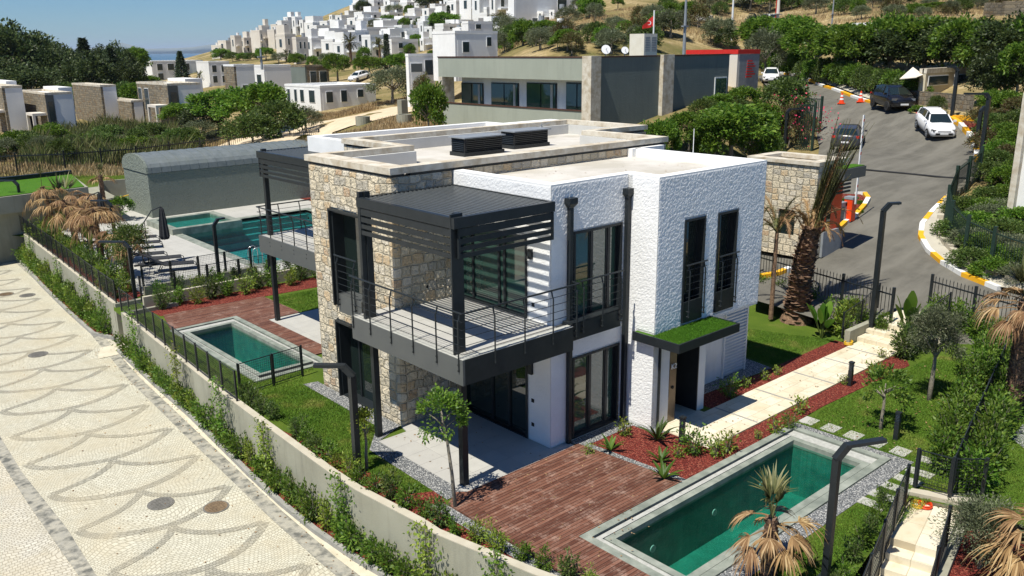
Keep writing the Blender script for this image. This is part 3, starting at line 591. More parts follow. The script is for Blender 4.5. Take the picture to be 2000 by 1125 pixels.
for (x, y, r, mt, lb) in ((6.7, 21.55, .34, 'manhole2', 'round grey iron manhole cover set in the pale fan paving'), (7.7, 20.38, .33, 'manhole', 'round rusty brown manhole cover near the planted strip'),
    (7.52, 36.66, .36, 'manhole2', 'dark round manhole cover ringed with grey cobbles further up the street'), (9.5, 46.54, .36, 'manhole2', 'small far manhole cover near the end of the planted strip'), (8.76, 47.5, .36, 'manhole', 'far manhole cover at the left edge of the photo')):
    r_ = empty('manhole_cover', (x, y, ST), lb, 'manhole cover'); b = MB(); zz = .012
    b.tube([(x, y, ST+.0), (x, y, ST+.016)], [r, r], 28); b.build('frame', M['manhole2'], r_)
    b = MB(); b.tube([(x, y, ST+.005), (x, y, ST+.022)], r*.88, 28)
    for i in range(-3, 4):
        w = math.sqrt(max(0, .8-(i/4.5)**2))*r*.8; b.box(x-w, y+i*r*.22-.012, ST+.02, x+w, y+i*r*.22+.012, ST+.03)
    b.build('lid', M[mt], r_)
# strip below wall
kx = [(p[0]+.13, p[1]) for p in k0]
def strip(name, line, w, z0, z1, mat, dirx=True):
    b = MB(); 
    for i in range(len(line)-1):
        p, q = line[i], line[i+1]; b.prism([p, q, (q[0]+w, q[1]), (p[0]+w, p[1])], z0, z1)
    return tag(b.build(name, mat), kind='structure')
strip('street_kerb', k0, .13, ST-.1, ST+.13, M['kerb'])
sheet('street_mulch_strip', kx+[(14, 6.2)]+[(p[0]+.1, p[1]) for p in wallA[::-1]], M['mulch'], ST+.09)
k1 = [P(a, b, ST)[:2] for a, b in ((38,512),(80,560),(130,610),(180,655),(222,664))]
strip('upper_street_kerb', k1, .13, ST-.1, ST+.13, M['kerb'])
sheet('upper_mulch_strip', off(k1, .13)+[(wallB[3][0]+.1, wallB[3][1]), (wallB[0][0]+.1, wallB[0][1]), (wallB[0][0]-.8, wallB[0][1]+3)], M['mulch'], ST+.09)
# ================================================================== WALLS
def wall(name, line, th, z0, z1, mat, label, cap=None, side=1):
    r = empty(name, (*line[0], z0), label, 'wall'); b = MB(); c = MB()
    L = [Vector(p) for p in line]; nn = []
    for i in range(len(L)):
        t = (L[min(i+1, len(L)-1)]-L[max(i-1, 0)]).normalized(); nn.append(Vector((-t.y, t.x))*side)
    for i in range(len(L)-1):
        p, q = L[i], L[i+1]; a, e = p+nn[i]*th, q+nn[i+1]*th
        b.prism([tuple(p), tuple(q), tuple(e), tuple(a)], z0, z1-.02)
        if cap: c.prism([tuple(p-nn[i]*.0), tuple(q-nn[i+1]*.0), tuple(e), tuple(a)], z1-.02, z1)
    b.build('render', mat, r)
    if cap: c.build('cap', cap, r)
    return r
wall('retaining_wall', wallA, .2, ST-.3, WTOP, M['conc'], 'long curved grey retaining wall rendered smooth, between street planting and villa garden', M['conccap'])
wall('retaining_wall', wallB, .2, ST-.3, WTOP, M['conc'], 'grey retaining wall beside the dead palms, further up the street', M['conccap'])
b = MB(); x, y = wallA[0]; b.box(x, y-.001, ST, x+2.2, y+.18, WTOP-.003); wr = wallB[3]; b.box(wr[0]+.01, wr[1]-.2, ST, wr[0]+2.3, wr[1]+.01, WTOP-.003)
tag(b.build('side_stair_wall', M['conc']), 'pair of grey side walls flanking the narrow opening in the retaining wall', 'wall')
sheet('side_passage_paving', [(x-1.1, y+.1), (x+2.5, y+.1), (wr[0]+2.5, wr[1]-.1), (wr[0]-.8, wr[1]-.3)], M['gutlite'], ST+.016)
# planter walls behind second deck
b = MB(); b.box(11.2, 34.85, 0, 19.5, 35.0, .5); tag(b.build('planter_wall', M['conccap']), 'low cream planter wall behind the second wooden deck', 'wall')
b = MB(); b.box(11.9, 36.75, 0, 17.0, 36.95, .42); tag(b.build('terrace_edge_wall', M['conc']), 'low grey wall along the near edge of the pool terrace', 'wall')
# ================================================================== VILLA
def cells(b, lo, hi, z0, z1, ops, mk):
    us = sorted({lo, hi, *[o[0] for o in ops], *[o[1] for o in ops]}); zs = sorted({z0, z1, *[o[2] for o in ops], *[o[3] for o in ops]})
    for i in range(len(us)-1):
        for j in range(len(zs)-1):
            cu, cz = (us[i]+us[i+1])/2, (zs[j]+zs[j+1])/2
            if any(o[0] < cu < o[1] and o[2] < cz < o[3] for o in ops): continue
            mk(us[i], us[i+1], zs[j], zs[j+1])
def wallX(b, x, y0, y1, z0, z1, th, ops=()): cells(b, y0, y1, z0, z1, ops, lambda a, c, e, f: b.box(x, a, e, x+th, c, f))
def wallY(b, y, x0, x1, z0, z1, th, ops=()): cells(b, x0, x1, z0, z1, ops, lambda a, c, e, f: b.box(a, y, e, c, y+th, f))
def fuse(b):                                  # weld a cell wall so that no inner seams stay
    return b
V = empty('villa', (12.32, 13.62, 0), 'modern two-storey villa of rubble stone and white stucco with charcoal balcony and pergola', 'house')
w = MB(); wallX(w, 12.32, 18.42, 22.64, 0, 6.85, .4, [(19.55, 21.5, 0, 2.35), (19.5, 21.47, 2.85, 5.65)]); w.box(12.72, 18.42, 0, 14.6, 18.8, 6.85); w.box(12.72, 22.3, 0, 15.9, 22.64, 6.85)
w.box(14.6, 18.42, 6.3, 23.35, 18.72, 6.85); w.box(23.05, 18.72, 0, 23.35, 22.0, 6.85); w.box(23.35, 21.75, 0, 26.35, 22.0, 6.85); w.box(26.05, 22, 0, 26.35, 26.0, 6.85); w.box(15.55, 22.64, 5.9, 15.9, 26.0, 6.85); w.box(15.9, 25.7, 6.3, 26.05, 26.0, 6.85)
w.build('stone_wall', M['stone'], V)
w = MB(); wallX(w, 15.6, 22.64, 28.6, 0, 5.9, .3, [(24, 28, 3.4, 5.6), (24, 28, 0, 2.5)]); w.box(15.9, 25.9, 0, 26, 26.3, 6.3); w.box(15.6, 28.3, 0, 24, 28.55, 6.4); w.box(23.9, 26, 0, 24.05, 28.55, 6.4); w.build('rear_wall', M['plaster'], V)
b = MB(); b.box(15.85, 24.05, 3.4, 15.9, 27.95, 5.6); b.box(15.85, 24.05, 0, 15.9, 27.95, 2.5); b.build('rear_glazing', M['glass'], V)
c = MB(); u = MB(); z0, z1 = 6.93, 7.1
ed = [(12.26, 18.36, 12.85, 22.75), (12.85, 18.36, 23.41, 18.76), (23.08, 18.76, 23.41, 22.06), (23.41, 21.73, 26.41, 22.06), (26.08, 22.06, 26.41, 26.06), (15.49, 25.74, 26.08, 26.06), (15.49, 22.75, 15.92, 25.74), (12.85, 22.42, 15.92, 22.75)]
for e in ed: c.box(e[0], e[1], z0, e[2], e[3], z1); u.box(e[0]+.1, e[1]+.1, 6.85, e[2]-.1, e[3]-.1, 6.93)
c.build('coping', M['travertine'], V); u.build('shadow_gap', M['metal'], V)
b = MB(); I = .03
for e in ((12.72, 18.75, 12.83, 22.43), (12.72, 18.74, 23.06, 18.745+.0), (15.9, 22.7, 15.905, 25.72)): pass
b.box(12.73, 18.73, 6.5, 12.84, 22.41, 6.925); b.box(12.84, 22.28, 6.5, 15.89, 22.41, 6.925); b.box(15.80, 22.41, 6.5, 15.91, 25.7, 6.925); b.box(15.91, 25.6, 6.5, 26.04, 25.73, 6.925); b.box(26.0, 22.07, 6.5, 26.07, 25.6, 6.925); b.box(23.0, 22.0, 6.5, 26.0, 22.07, 6.925); b.box(23.0, 18.73, 6.5, 23.07, 22.0, 6.925)
b.build('roof_upstand', M['roofin'], V)
b = MB(); b.prism([(12.8, 18.7), (23.05, 18.7), (23.05, 22.05), (26.05, 22.05), (26.05, 25.7), (15.85, 25.7), (15.85, 22.35), (12.8, 22.35)], 6.35, 6.55); b.build('upper_roof', M['roofw'], V)
# white rear roof
b = MB(); ring(b, (15.6, 26.1, 24.1, 28.6), (15.9, 26.3, 23.8, 28.3), 6.4, 7.0); b.box(24.1, 26.1, 6.3, 27.3, 28.0, 6.95); b.build('rear_parapet', M['parapet'], V)
b = MB(); b.box(15.9, 26.3, 6.3, 23.8, 28.3, 6.6); b.build('rear_roof', M['roofw'], V)
# --- white stucco volume
w = MB(); TW = 6.82
wallX(w, 14.3, 14.64, 18.42, 0, TW, .25, [(15.49, 18.3, 3.37, 5.5), (15.49, 18.3, 0, 2.6)])
wallY(w, 14.64, 14.55, 17.12, 0, TW, .25, [(15.08, 16.87, 3.25, 5.62), (15.08, 16.87, .05, 2.32)])
w.box(17.09, 13.62, 0, 17.34, 14.64, TW)
wallY(w, 13.62, 17.34, 21.89, 2.64, TW, .3, [(18.19, 19.08, 2.8, 5.63), (19.66, 20.57, 2.8, 5.62)])
w.box(21.64, 13.92, 2.64, 21.89, 18.42, TW); w.build('stucco_wall', M['stucco'], V)
b = MB(); b.box(14.3, 14.64, TW, 14.62, 18.41, TW+.04); b.box(14.62, 14.64, TW, 17.09, 14.92, TW+.04); b.box(17.09, 13.62, TW, 17.45, 14.92, TW+.04); b.box(17.45, 13.62, TW, 21.89, 13.92, TW+.04); b.box(21.6, 13.92, TW, 21.89, 18.3, TW+.04)
b.box(14.54, 14.88, 6.5, 14.62, 18.41, TW); b.box(14.62, 14.88, 6.5, 17.34, 14.92, TW); b.box(17.34, 13.9, 6.5, 17.45, 14.92, TW); b.box(17.45, 13.9, 6.5, 21.6, 13.93, TW); b.box(21.58, 13.93, 6.5, 21.65, 18.3, TW); b.box(21.4, 18.2, 6.5, 23.0, 18.41, TW+.04); b.build('parapet', M['parapet'], V)
b = MB(); b.prism([(14.6, 14.9), (17.4, 14.9), (17.4, 13.9), (21.6, 13.9), (21.6, 18.42), (14.6, 18.42)], 6.35, 6.6); b.build('lower_roof', M['roofw'], V)
def relief(name, mat, axis, c, u0, u1, z0, z1, ops, cell, amp, seed, parent, big=0.):
    # rough render modelled as a displaced skin just in front of the flat wall
    nu, nz_ = max(2, int((u1-u0)/cell)), max(2, int((z1-z0)/cell)); r = np.random.RandomState(seed); H_ = r.uniform(0, 1, (nz_+1, nu+1))
    H_ = H_*.75+.25*(np.roll(H_, 1, 0)+np.roll(H_, 1, 1))/2; us, zs = np.linspace(u0, u1, nu+1), np.linspace(z0, z1, nz_+1); U, Z_ = np.meshgrid(us, zs)
    if big: H_ = H_*(1-big)+big*(.5+.5*np.sin(U*7.3+np.sin(Z_*5.1))*np.sin(Z_*9.7+np.cos(U*4.3)))
    D_ = .002+H_*amp; D_[0] = D_[-1] = .001; D_[:, 0] = D_[:, -1] = .001; us2 = U+r.uniform(-.25, .25, U.shape)*cell; us2[:, 0] = u0; us2[:, -1] = u1
    V_ = np.stack([us2, c-D_, Z_] if axis == 'y' else [c-D_, us2, Z_], -1).reshape(-1, 3); idx = np.arange((nu+1)*(nz_+1)).reshape(nz_+1, nu+1)
    cu, cz = (us[:-1]+us[1:])/2, (zs[:-1]+zs[1:])/2; CU, CZ = np.meshgrid(cu, cz); k = np.ones(CU.shape, bool)
    for o in ops: k &= ~((CU > o[0]-cell*.5) & (CU < o[1]+cell*.5) & (CZ > o[2]-cell*.5) & (CZ < o[3]+cell*.5))
    q = np.stack([idx[:-1, :-1], idx[:-1, 1:], idx[1:, 1:], idx[1:, :-1]], -1)[k]
    if axis == 'x': q = q[:, ::-1]
    me = bpy.data.meshes.new(name); me.from_pydata(V_.tolist(), [], q.tolist()); return link(name, me, M[mat], parent)
relief('stucco_relief', 'stucco_skin', 'y', 13.62, 17.10, 21.885, 2.65, TW, [(18.17, 19.1, 2.75, 5.66), (19.64, 20.59, 2.75, 5.65)], .034, .0115, 1, V)
relief('stucco_relief', 'stucco_skin', 'y', 14.64, 14.31, 17.08, .05, TW, [(15.06, 16.89, 3.2, 5.65), (15.06, 16.89, .0, 2.36)], .034, .0115, 2, V)
relief('stucco_relief', 'stucco_skin', 'x', 17.09, 13.63, 14.5, .05, TW, [(13.6, 14.2, 2.48, 2.76)], .034, .011, 3, V)
relief('stucco_relief', 'stucco_skin', 'x', 14.30, 14.65, 18.40, .05, TW, [(15.46, 18.3, 3.3, 5.53), (15.46, 18.3, 0, 2.63)], .034, .009, 4, V)
relief('stone_relief', 'stone', 'x', 12.32, 18.44, 22.62, .02, 6.84, [(19.4, 21.55, 0, 2.42), (19.4, 21.55, 2.8, 5.72)], .05, .035, 5, V, .35)
relief('stone_relief', 'stone', 'y', 18.42, 12.34, 14.28, .05, 6.84, [], .05, .035, 6, V, .35)
# ground floor right side
b = MB(); b.box(17.345, 13.60, 0, 17.76, 13.9, 2.62); b.box(19.04, 13.57, 0, 19.36, 14.7, 2.62); b.box(19.36, 14.6, 0, 21.7, 14.85, 2.62); b.box(17.5, 13.63, 2.6, 21.88, 18, 2.66); b.box(22.86, 14.58, 0, 22.92, 18, 2.3); b.build('smooth_wall', M['plaster'], V)
b = MB(); b.box(17.762, 13.585, 0, 18.05, 13.75, 2.62); b.build('bronze_panel', M['bronze'], V)
b = MB(); b.box(18.055, 14.25, .05, 18.6, 14.3, 2.5); d_ = b.build('door', M['brownwood'], V)
b = MB(); b.tube([(18.55, 14.2, .4), (18.55, 14.2, 2.2)], .02, 8); b.build('door_handle', M['steel'], d_)
b = MB(); b.box(18.62, 14.24, 0, 18.68, 14.32, 2.6); b.box(18.05, 14.24, 2.5, 19.04, 14.32, 2.6); b.box(19.0, 13.56, 0, 19.035, 14.3, 2.6); b.box(17.30, 13.56, 0, 17.345, 13.66, 2.62); b.box(18.051, 13.7, 0, 18.08, 14.3, 2.6); b.build('door_frame', M['metal'], V)
b = MB(); b.box(18.69, 14.26, .05, 18.99, 14.28, 2.5); b.build('door_side_glass', M['glass'], V)
b = MB(); b.tube([(17.9, 13.585, 1.05), (17.9, 13.56, 1.05)], .045, 12); b.build('doorbell', M['dark'], V)
b = MB(); k = 21
for i in range(k): b.obox((22.27, 14.56, .1+i*.105), (1.14, .02, .075), 0, 0, 0, .6)
b.box(21.7, 14.6, 0, 22.86, 14.63, 2.6); b.box(21.66, 14.52, 0, 21.7, 14.6, 2.6); b.box(22.84, 14.52, 0, 22.88, 14.6, 2.6); b.build('louvre_screen', M['white'], V)
# windows
def windowY(x0, x1, z0, z1, y, dep, split=(.5,), name='window', sill=.05, gm='glass'):
    b = MB(); t = .06; b.box(x0, y-.03, z0, x0+t, y+dep+.05, z1); b.box(x1-t, y-.03, z0, x1, y+dep+.05, z1); b.box(x0+t, y-.03, z1-t, x1-t, y+dep+.05, z1); b.box(x0+t, y-.03, z0, x1-t, y+dep+.05, z0+t)
    for s_ in split: xm = x0+(x1-x0)*s_; b.box(xm-.035, y+dep-.03, z0+t, xm+.035, y+dep+.04, z1-t)
    for a, c_ in zip((0,)+tuple(split), tuple(split)+(1,)):
        xa, xb = x0+(x1-x0)*a+(t if a == 0 else .035), x0+(x1-x0)*c_-(t if c_ == 1 else .035)
        b.box(xa, y+dep-.01, z0+t, xa+.045, y+dep+.03, z1-t); b.box(xb-.045, y+dep-.01, z0+t, xb, y+dep+.03, z1-t); b.box(xa+.045, y+dep-.01, z1-t-.05, xb-.045, y+dep+.03, z1-t); b.box(xa+.045, y+dep-.01, z0+t, xb-.045, y+dep+.03, z0+t+.05)
    f = b.build(name, M['metal'], V); b = MB(); b.box(x0+t, y+dep+.01, z0+t, x1-t, y+dep+.02, z1-t); b.build('pane', M[gm], f); return f
def windowX(y0, y1, z0, z1, x, dep, split=(.5,), name='window', gm='glass'):
    b = MB(); t = .06; b.box(x-.03, y0, z0, x+dep+.05, y0+t, z1); b.box(x-.03, y1-t, z0, x+dep+.05, y1, z1); b.box(x-.03, y0+t, z1-t, x+dep+.05, y1-t, z1); b.box(x-.03, y0+t, z0, x+dep+.05, y1-t, z0+t)
    for s_ in split: ym = y0+(y1-y0)*s_; b.box(x+dep-.03, ym-.04, z0+t, x+dep+.04, ym+.04, z1-t)
    f = b.build(name, M['metal'], V); b = MB(); b.box(x+dep+.01, y0+t, z0+t, x+dep+.02, y1-t, z1-t); b.build('pane', M[gm], f); return f
windowY(15.08, 16.87, 3.25, 5.62, 14.64, .12, (.42, .78), gm='glassg'); windowY(15.08, 16.87, .05, 2.32, 14.64, .12, (.42, .78), 'sliding_window', gm='glassg')
windowY(18.19, 19.08, 2.8, 5.63, 13.62, .22, ()); windowY(19.66, 20.57, 2.8, 5.62, 13.62, .22, ())
windowX(15.49, 18.3, 3.37, 5.5, 14.3, .10, (.34, .42, .8), 'sliding_door', 'glassg'); windowX(15.49, 18.3, .0, 2.6, 14.3, .12, (.3, .55), 'sliding_door')
windowX(19.5, 21.47, 2.85, 5.65, 12.32, .3, (.5,)); windowX(19.55, 21.5, 0, 2.35, 12.32, .3, (.35, .7), 'sliding_window')
b = MB()                                                   # deep reveals of the stone-wall windows
for z0, z1 in ((2.85, 5.65), (0., 2.35)): b.box(12.2, 21.47, z0, 12.35, 21.53, z1); b.box(12.2, 19.44, z0, 12.35, 19.5, z1); b.box(12.2, 19.44, z1, 12.35, 21.53, z1+.05)
b.build('window_reveal', M['metal'], V)
# --- railings
def railing(name, line, zf, parent, step=.95, zt=None, bars=5, zb=None, out=None, ends=True):
    zt = zt or zf+1.07; b = MB(); zb = zf-.3 if zb is None else zb
    L = [Vector((p[0], p[1], 0)) for p in line]
    b.tube([(p.x, p.y, zt) for p in L], .024, 8)
    for k in range(bars): z = zf+.13+k*(.75/(bars-1)); b.tube([(p.x, p.y, z) for p in L], .0085, 6)
    for i in range(len(L)-1):
        p, q = L[i], L[i+1]; n = max(1, round((q-p).length/step)); t = (q-p).normalized(); o = Vector((t.y, -t.x, 0))*(.05 if out is None else out)
        for k in range(n+1):
            if (k == 0 and i > 0): continue
            c = p+(q-p)*((k if 0 < k < n else (.12 if k == 0 else n-.12))/n)
            b.tube([(c+o*-.6+Vector((0, 0, zt-.02))), (c+Vector((0, 0, zt-.15))), (c+o*.6+Vector((0, 0, zt-.2))), (c+o*.6+Vector((0, 0, zb)))], .02, 6)
            for dz in (.03, .17): b.tube([(c+o*-.6+Vector((0, 0, zb+dz))), (c+o*1.2+Vector((0, 0, zb+dz)))], .022, 6)
    return b.build(name, M['metal'], parent)
# --- balcony (main)
B = MB(); B.box(11.24, 14.29, 3.0, 14.3, 18.40, 3.33); B.box(11.24, 18.40, 3.0, 12.3, 18.80, 3.33); B.box(14.3, 14.29, 3.0, 14.66, 14.62, 3.33); BAL = B.build('balcony', M['fascia'], V)
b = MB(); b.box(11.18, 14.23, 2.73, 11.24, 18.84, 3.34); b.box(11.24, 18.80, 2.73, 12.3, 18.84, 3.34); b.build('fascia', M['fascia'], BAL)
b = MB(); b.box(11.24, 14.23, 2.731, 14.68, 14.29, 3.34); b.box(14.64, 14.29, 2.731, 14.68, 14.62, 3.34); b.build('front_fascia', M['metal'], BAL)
b = MB(); b.box(11.182, 14.232, 3.34, 14.678, 14.44, 3.35); b.box(11.182, 14.44, 3.34, 11.39, 18.838, 3.35); b.build('edge_trim', M['grate'], BAL)
b = MB(); b.box(11.39, 14.44, 3.33, 14.29, 18.40, 3.365); b.box(11.39, 18.41, 3.33, 12.29, 18.79, 3.365); b.build('floor_tiles', M['porcelain'], BAL)
railing('railing', [(11.2, 18.86), (11.2, 14.25), (14.9, 14.25), (14.9, 14.6)], 3.34, BAL)
# --- pergola on posts
P0 = MB(); P0.box(11.41, 14.60, .03, 11.57, 14.76, 6.56); P0.box(11.24, 14.60, 3.36, 11.41, 14.64, 6.56); P0.build('pergola_post', M['metal'], V)
P0 = MB(); P0.box(11.41, 18.26, .03, 11.57, 18.40, 6.62); P0.box(11.27, 18.30, 3.36, 11.4, 18.40, 6.62); P0.build('pergola_post', M['metal'], V)
def pergola(x0, y0, x1, y1, zt, parent, sides):
    b = MB(); b.box(x0, y0, zt-.24, x0+.12, y1, zt); b.box(x0+.12, y0, zt-.24, x1, y0+.12, zt); b.box(x0+.12, y1-.12, zt-.24, x1, y1, zt); b.box(x1-.08, y0+.12, zt-.24, x1, y1-.12, zt); fr = b.build('pergola_frame', M['metal'], parent)
    b = MB(); n = int((x1-x0-.2)/.135)
    for i in range(n): x = x0+.18+i*.135; b.box(x-.016, y0+.125, zt-.10, x+.016, y1-.125, zt-.012)
    b.build('roof_slats', M['slat'], fr)
    b = MB(); hs = [(zt-.26, zt-.43), (zt-.48, zt-.60), (zt-.66, zt-.76), (zt-.82, zt-.92)]
    for s_ in sides:
        for a, c_ in hs:
            if s_ == 'x': b.box(x0+.02, y0+.17, c_, x0+.06, y1-.14, a)
            if s_ == 'y': b.box(x0+.17, y0+.02, c_, x1-.08, y0+.06, a)
            if s_ == 'Y': b.box(x0+.17, y1-.06, c_, x1-.08, y1-.02, a)
    if 'x' in sides: b.box(x0+.01, y0+.121, zt-.92, x0+.07, y0+.17, zt-.25); b.box(x0+.01, y1-.14, zt-.92, x0+.07, y1-.1, zt-.25)
    if 'y' in sides: b.box(x0+.121, y0+.01, zt-.92, x0+.17, y0+.07, zt-.25); b.box(x1-.08, y0+.01, zt-.92, x1-.03, y0+.07, zt-.25)
    b.build('side_louvres', M['metal'], fr); return fr
pergola(11.25, 14.49, 14.29, 18.41, 6.49, V, 'xy')
# --- second balcony and pergola
B = MB(); B.box(14.1, 22.7, 3.0, 15.6, 29.9, 3.33); B.box(15.6, 28.62, 3.0, 19.4, 29.9, 3.33); B2 = B.build('balcony', M['fascia'], V)
b = MB(); b.box(14.04, 22.7, 2.73, 14.1, 29.96, 3.37); b.box(14.1, 29.9, 2.73, 19.4, 29.96, 3.37); b.build('fascia', M['fascia'], B2)
b = MB(); b.box(14.1, 22.7, 3.331, 15.59, 29.9, 3.365); b.box(15.59, 28.63, 3.331, 19.4, 29.9, 3.365); b.build('floor_tiles', M['porcelain'], B2)
railing('railing', [(19.3, 29.98), (14.06, 29.98), (14.06, 22.8)], 3.36, B2, out=-.05)
b = MB(); b.box(14.3, 29.6, .03, 14.46, 29.76, 6.56); b.build('pergola_post', M['metal'], V)
pergola(14.15, 23.2, 17.6, 29.8, 6.49, V, 'x')
# --- window boxes with rails
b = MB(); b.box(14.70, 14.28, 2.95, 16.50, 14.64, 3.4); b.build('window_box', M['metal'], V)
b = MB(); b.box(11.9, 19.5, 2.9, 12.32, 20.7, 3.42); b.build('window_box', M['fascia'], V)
railing('window_railing', [(14.95, 14.26), (16.55, 14.26)], 3.42, V, .75, 4.45, zb=3.1); railing('window_railing', [(11.88, 20.75), (11.88, 19.6)], 3.42, V, .9, 4.53, zb=3.1)
for x0, x1 in ((18.19, 19.08), (19.66, 20.57)):
    b = MB(); b.box(x0+.02, 13.57, 2.8, x1-.02, 13.62, 3.38); pz = b.build('window_panel', M['metal'], V)
    railing('window_railing', [(x0+.02, 13.5), (x1+.02, 13.5)], 3.40, V, .75, 4.42, zb=2.95)
b = MB(); b.box(16.2, 14.47, 3.45, 16.85, 14.63, 3.47); 
# --- downpipes
for x in (14.88, 17.0):
    b = MB(); b.box(x-.055, 14.5, -.05 if x < 15 else 0, x+.055, 14.61, 6.28); dp = b.build('downpipe', M['metal'], V)
    b = MB(); y = 14.56; b.add([(x-.14, y-.12, 6.36), (x+.14, y-.12, 6.36), (x+.14, y+.07, 6.36), (x-.14, y+.07, 6.36), (x-.14, y-.12, 6.5), (x+.14, y-.12, 6.5), (x+.14, y+.07, 6.5), (x-.14, y+.07, 6.5), (x-.06, y-.06, 6.26), (x+.06, y-.06, 6.26), (x+.06, y+.06, 6.26), (x-.06, y+.06, 6.26)],
        [(4, 5, 6, 7), (0, 1, 5, 4), (1, 2, 6, 5), (2, 3, 7, 6), (3, 0, 4, 7), (8, 9, 1, 0), (9, 10, 2, 1), (10, 11, 3, 2), (11, 8, 0, 3), (8, 11, 10, 9)]); b.build('rainwater_hopper', M['metal'], dp)
# --- entrance canopy
cz0, cz1 = 2.5, 2.74
b = MB(); Lp = [(16.88, 12.64), (19.52, 12.64), (19.52, 13.61), (17.08, 13.61), (17.08, 14.18), (16.88, 14.18)]
b.prism(Lp, cz0, cz1-.06); b.box(16.88, 12.64, cz1-.06, 19.52, 12.69, cz1); b.box(16.88, 12.69, cz1-.06, 16.92, 14.18, cz1); b.box(19.47, 12.69, cz1-.06, 19.52, 13.61, cz1); CN = b.build('entrance_canopy', M['metal'], V)
b = MB(); b.prism([(16.93, 12.70), (19.46, 12.70), (19.46, 13.60), (17.07, 13.60), (17.07, 14.17), (16.93, 14.17)], cz1-.06, cz1-.015)
for i in range(9000):
    x, y = random.uniform(16.93, 19.46), random.uniform(12.7, 13.6); a = random.uniform(0, 6.28); h = random.uniform(.02, .05); dx, dy = math.cos(a)*.005, math.sin(a)*.005; z = cz1-.015
    b.add([(x-dx, y-dy, z), (x+dx, y+dy, z), (x+random.uniform(-.02, .02), y+random.uniform(-.02, .02), z+h)], [(0, 1, 2)])
b.build('turf', M['turf'], CN)
# --- small fittings
def fit(name, box, mat): b = MB(); b.box(*box); b.build(name, M[mat], V)
fit('wall_lamp', (14.22, 15.27, 4.95, 14.3, 15.4, 5.2), 'metal'); fit('wall_lamp', (14.22, 15.27, 1.9, 14.3, 15.4, 2.2), 'metal')
fit('wall_socket', (14.285, 15.22, 3.72, 14.3, 15.32, 3.82), 'dark'); fit('wall_socket', (14.285, 15.24, 1.12, 14.3, 15.34, 1.22), 'dark'); fit('wall_socket', (14.285, 15.24, .45, 14.3, 15.34, .55), 'dark'); fit('wall_socket', (13.2, 18.4, 3.75, 13.34, 18.42, 3.85), 'dark')
def text(name, body, size, mw, mat, parent, ext=.01):
    cu = bpy.data.curves.new(name, 'FONT'); cu.body = body; cu.size = size; cu.extrude = ext; to = bpy.data.objects.new(name, cu); COL.objects.link(to)
    bpy.context.view_layer.update(); me = bpy.data.meshes.new_from_object(to.evaluated_get(bpy.context.evaluated_depsgraph_get())); bpy.data.objects.remove(to); me.transform(mw); me.materials.clear()
    return link(name, me, mat, parent)
text('house_number', 'K2', .21, Matrix.Translation((PY(1311, 722, 13.55)[0], 13.55, PY(1311, 722, 13.55)[2])) @ Matrix.Rotation(math.pi/2, 4, 'X'), M['white'], V)
# --- things on the roof
for i, (x, y, lb) in enumerate(((18.0, 22.5, 'dark louvred ventilation housing on the villa roof, left one of two'), (20.6, 22.95, 'dark louvred ventilation housing on the villa roof, right one of two'))):
    r_ = empty('ventilation_housing', (x, y, 6.55), lb, 'roof vent'); b = MB(); b.box(x-.05, y-.05, 6.55, x+1.7, y+.75, 6.68); b.build('base', M['greym'] if 0 else M['metal'], r_)
    b = MB(); b.box(x+.02, y+.02, 6.68, x+1.63, y+.68, 7.14)
    for a in (x, x+.8, x+1.58): b.box(a, y-.005, 6.68, a+.06, y+.05, 7.14)
    b.box(x-.002, y+.62, 6.68, x+.05, y+.7, 7.14); b.build('cabinet', M['dark'], r_)
    b = MB()
    for k in range(7): z = 6.73+k*.062; b.obox((x+.81, y-.0, z), (1.55, .035, .03), 0, 0, 0, .5); b.obox((x-.0, y+.35, z), (.035, .62, .03), 0, 0, .5)
    b.build('louvres', M['metal'], r_); b = MB(); b.box(x-.08, y-.1, 7.14, x+1.72, y+.78, 7.18); b.build('top', M['greym'], r_)
b = MB(); x, y = PX(1440, 290, 21.8)[:2]; b.tube([(21.75, 16.1, 6.6), (21.75, 16.1, 7.6)], .012, 6); tag(b.build('lightning_rod', M['white']), 'thin white rod standing on the white villa parapet', 'lightning rod')
b = MB(); b.tube([(23.8, 24.9, 6.55), (23.8, 24.9, 7.15)], .02, 6); b.tube([(22.2, 24.3, 6.6), (23.8, 24.9, 7.1), (24.4, 25.0, 7.15)], .012, 5); b.tube([(23.8, 24.9, 7.0), (24.1, 24.7, 7.2)], .01, 5); tag(b.build('roof_cable_stand', M['greym']), 'bent cable on a small stand on the villa roof', 'cable stand')
# ================================================================== POOL BUILDING
x0, y0, x1, y1 = 18.72, 54.6, 30.5, 58.9; H = 2.75
PB = empty('pool_building', (x0, y0, 0), 'windowless grey textured building with curved zinc roof beside the shared pool', 'building')
b = MB(); b.box(x0, y0, 0, x1, y1, H); b.build('wall', M['poolbldg'], PB)
b = MB(); n = 14; zh = 1.05; secs = []
prof = [(y0-.03+(y1-y0+.06)*(1-math.cos(math.pi*k/n))/2, H+.02+zh*math.sin(math.pi*k/n)**.75) for k in range(n+1)]
b.loft([[(x, p[0], p[1]) for p in prof] for x in (x0+.02, x1)]); b.build('roof', M['leadroof'], PB)
b = MB()
for i in range(20): x = x0+.25+i*.6; b.tube([(x, p[0], p[1]+.01) for p in prof], .022, 4)
b.build('roof_seams', M['leadroof'], PB)
b = MB(); pr_ = [(x0-.06, p[0], p[1]+(.03 if 0 < k < n else 0)) for k, p in enumerate(prof)]; b.loft([pr_, [(x0+.06, a[1], a[2]) for a in pr_]]); b.build('gable', M['poolbldg'], PB)
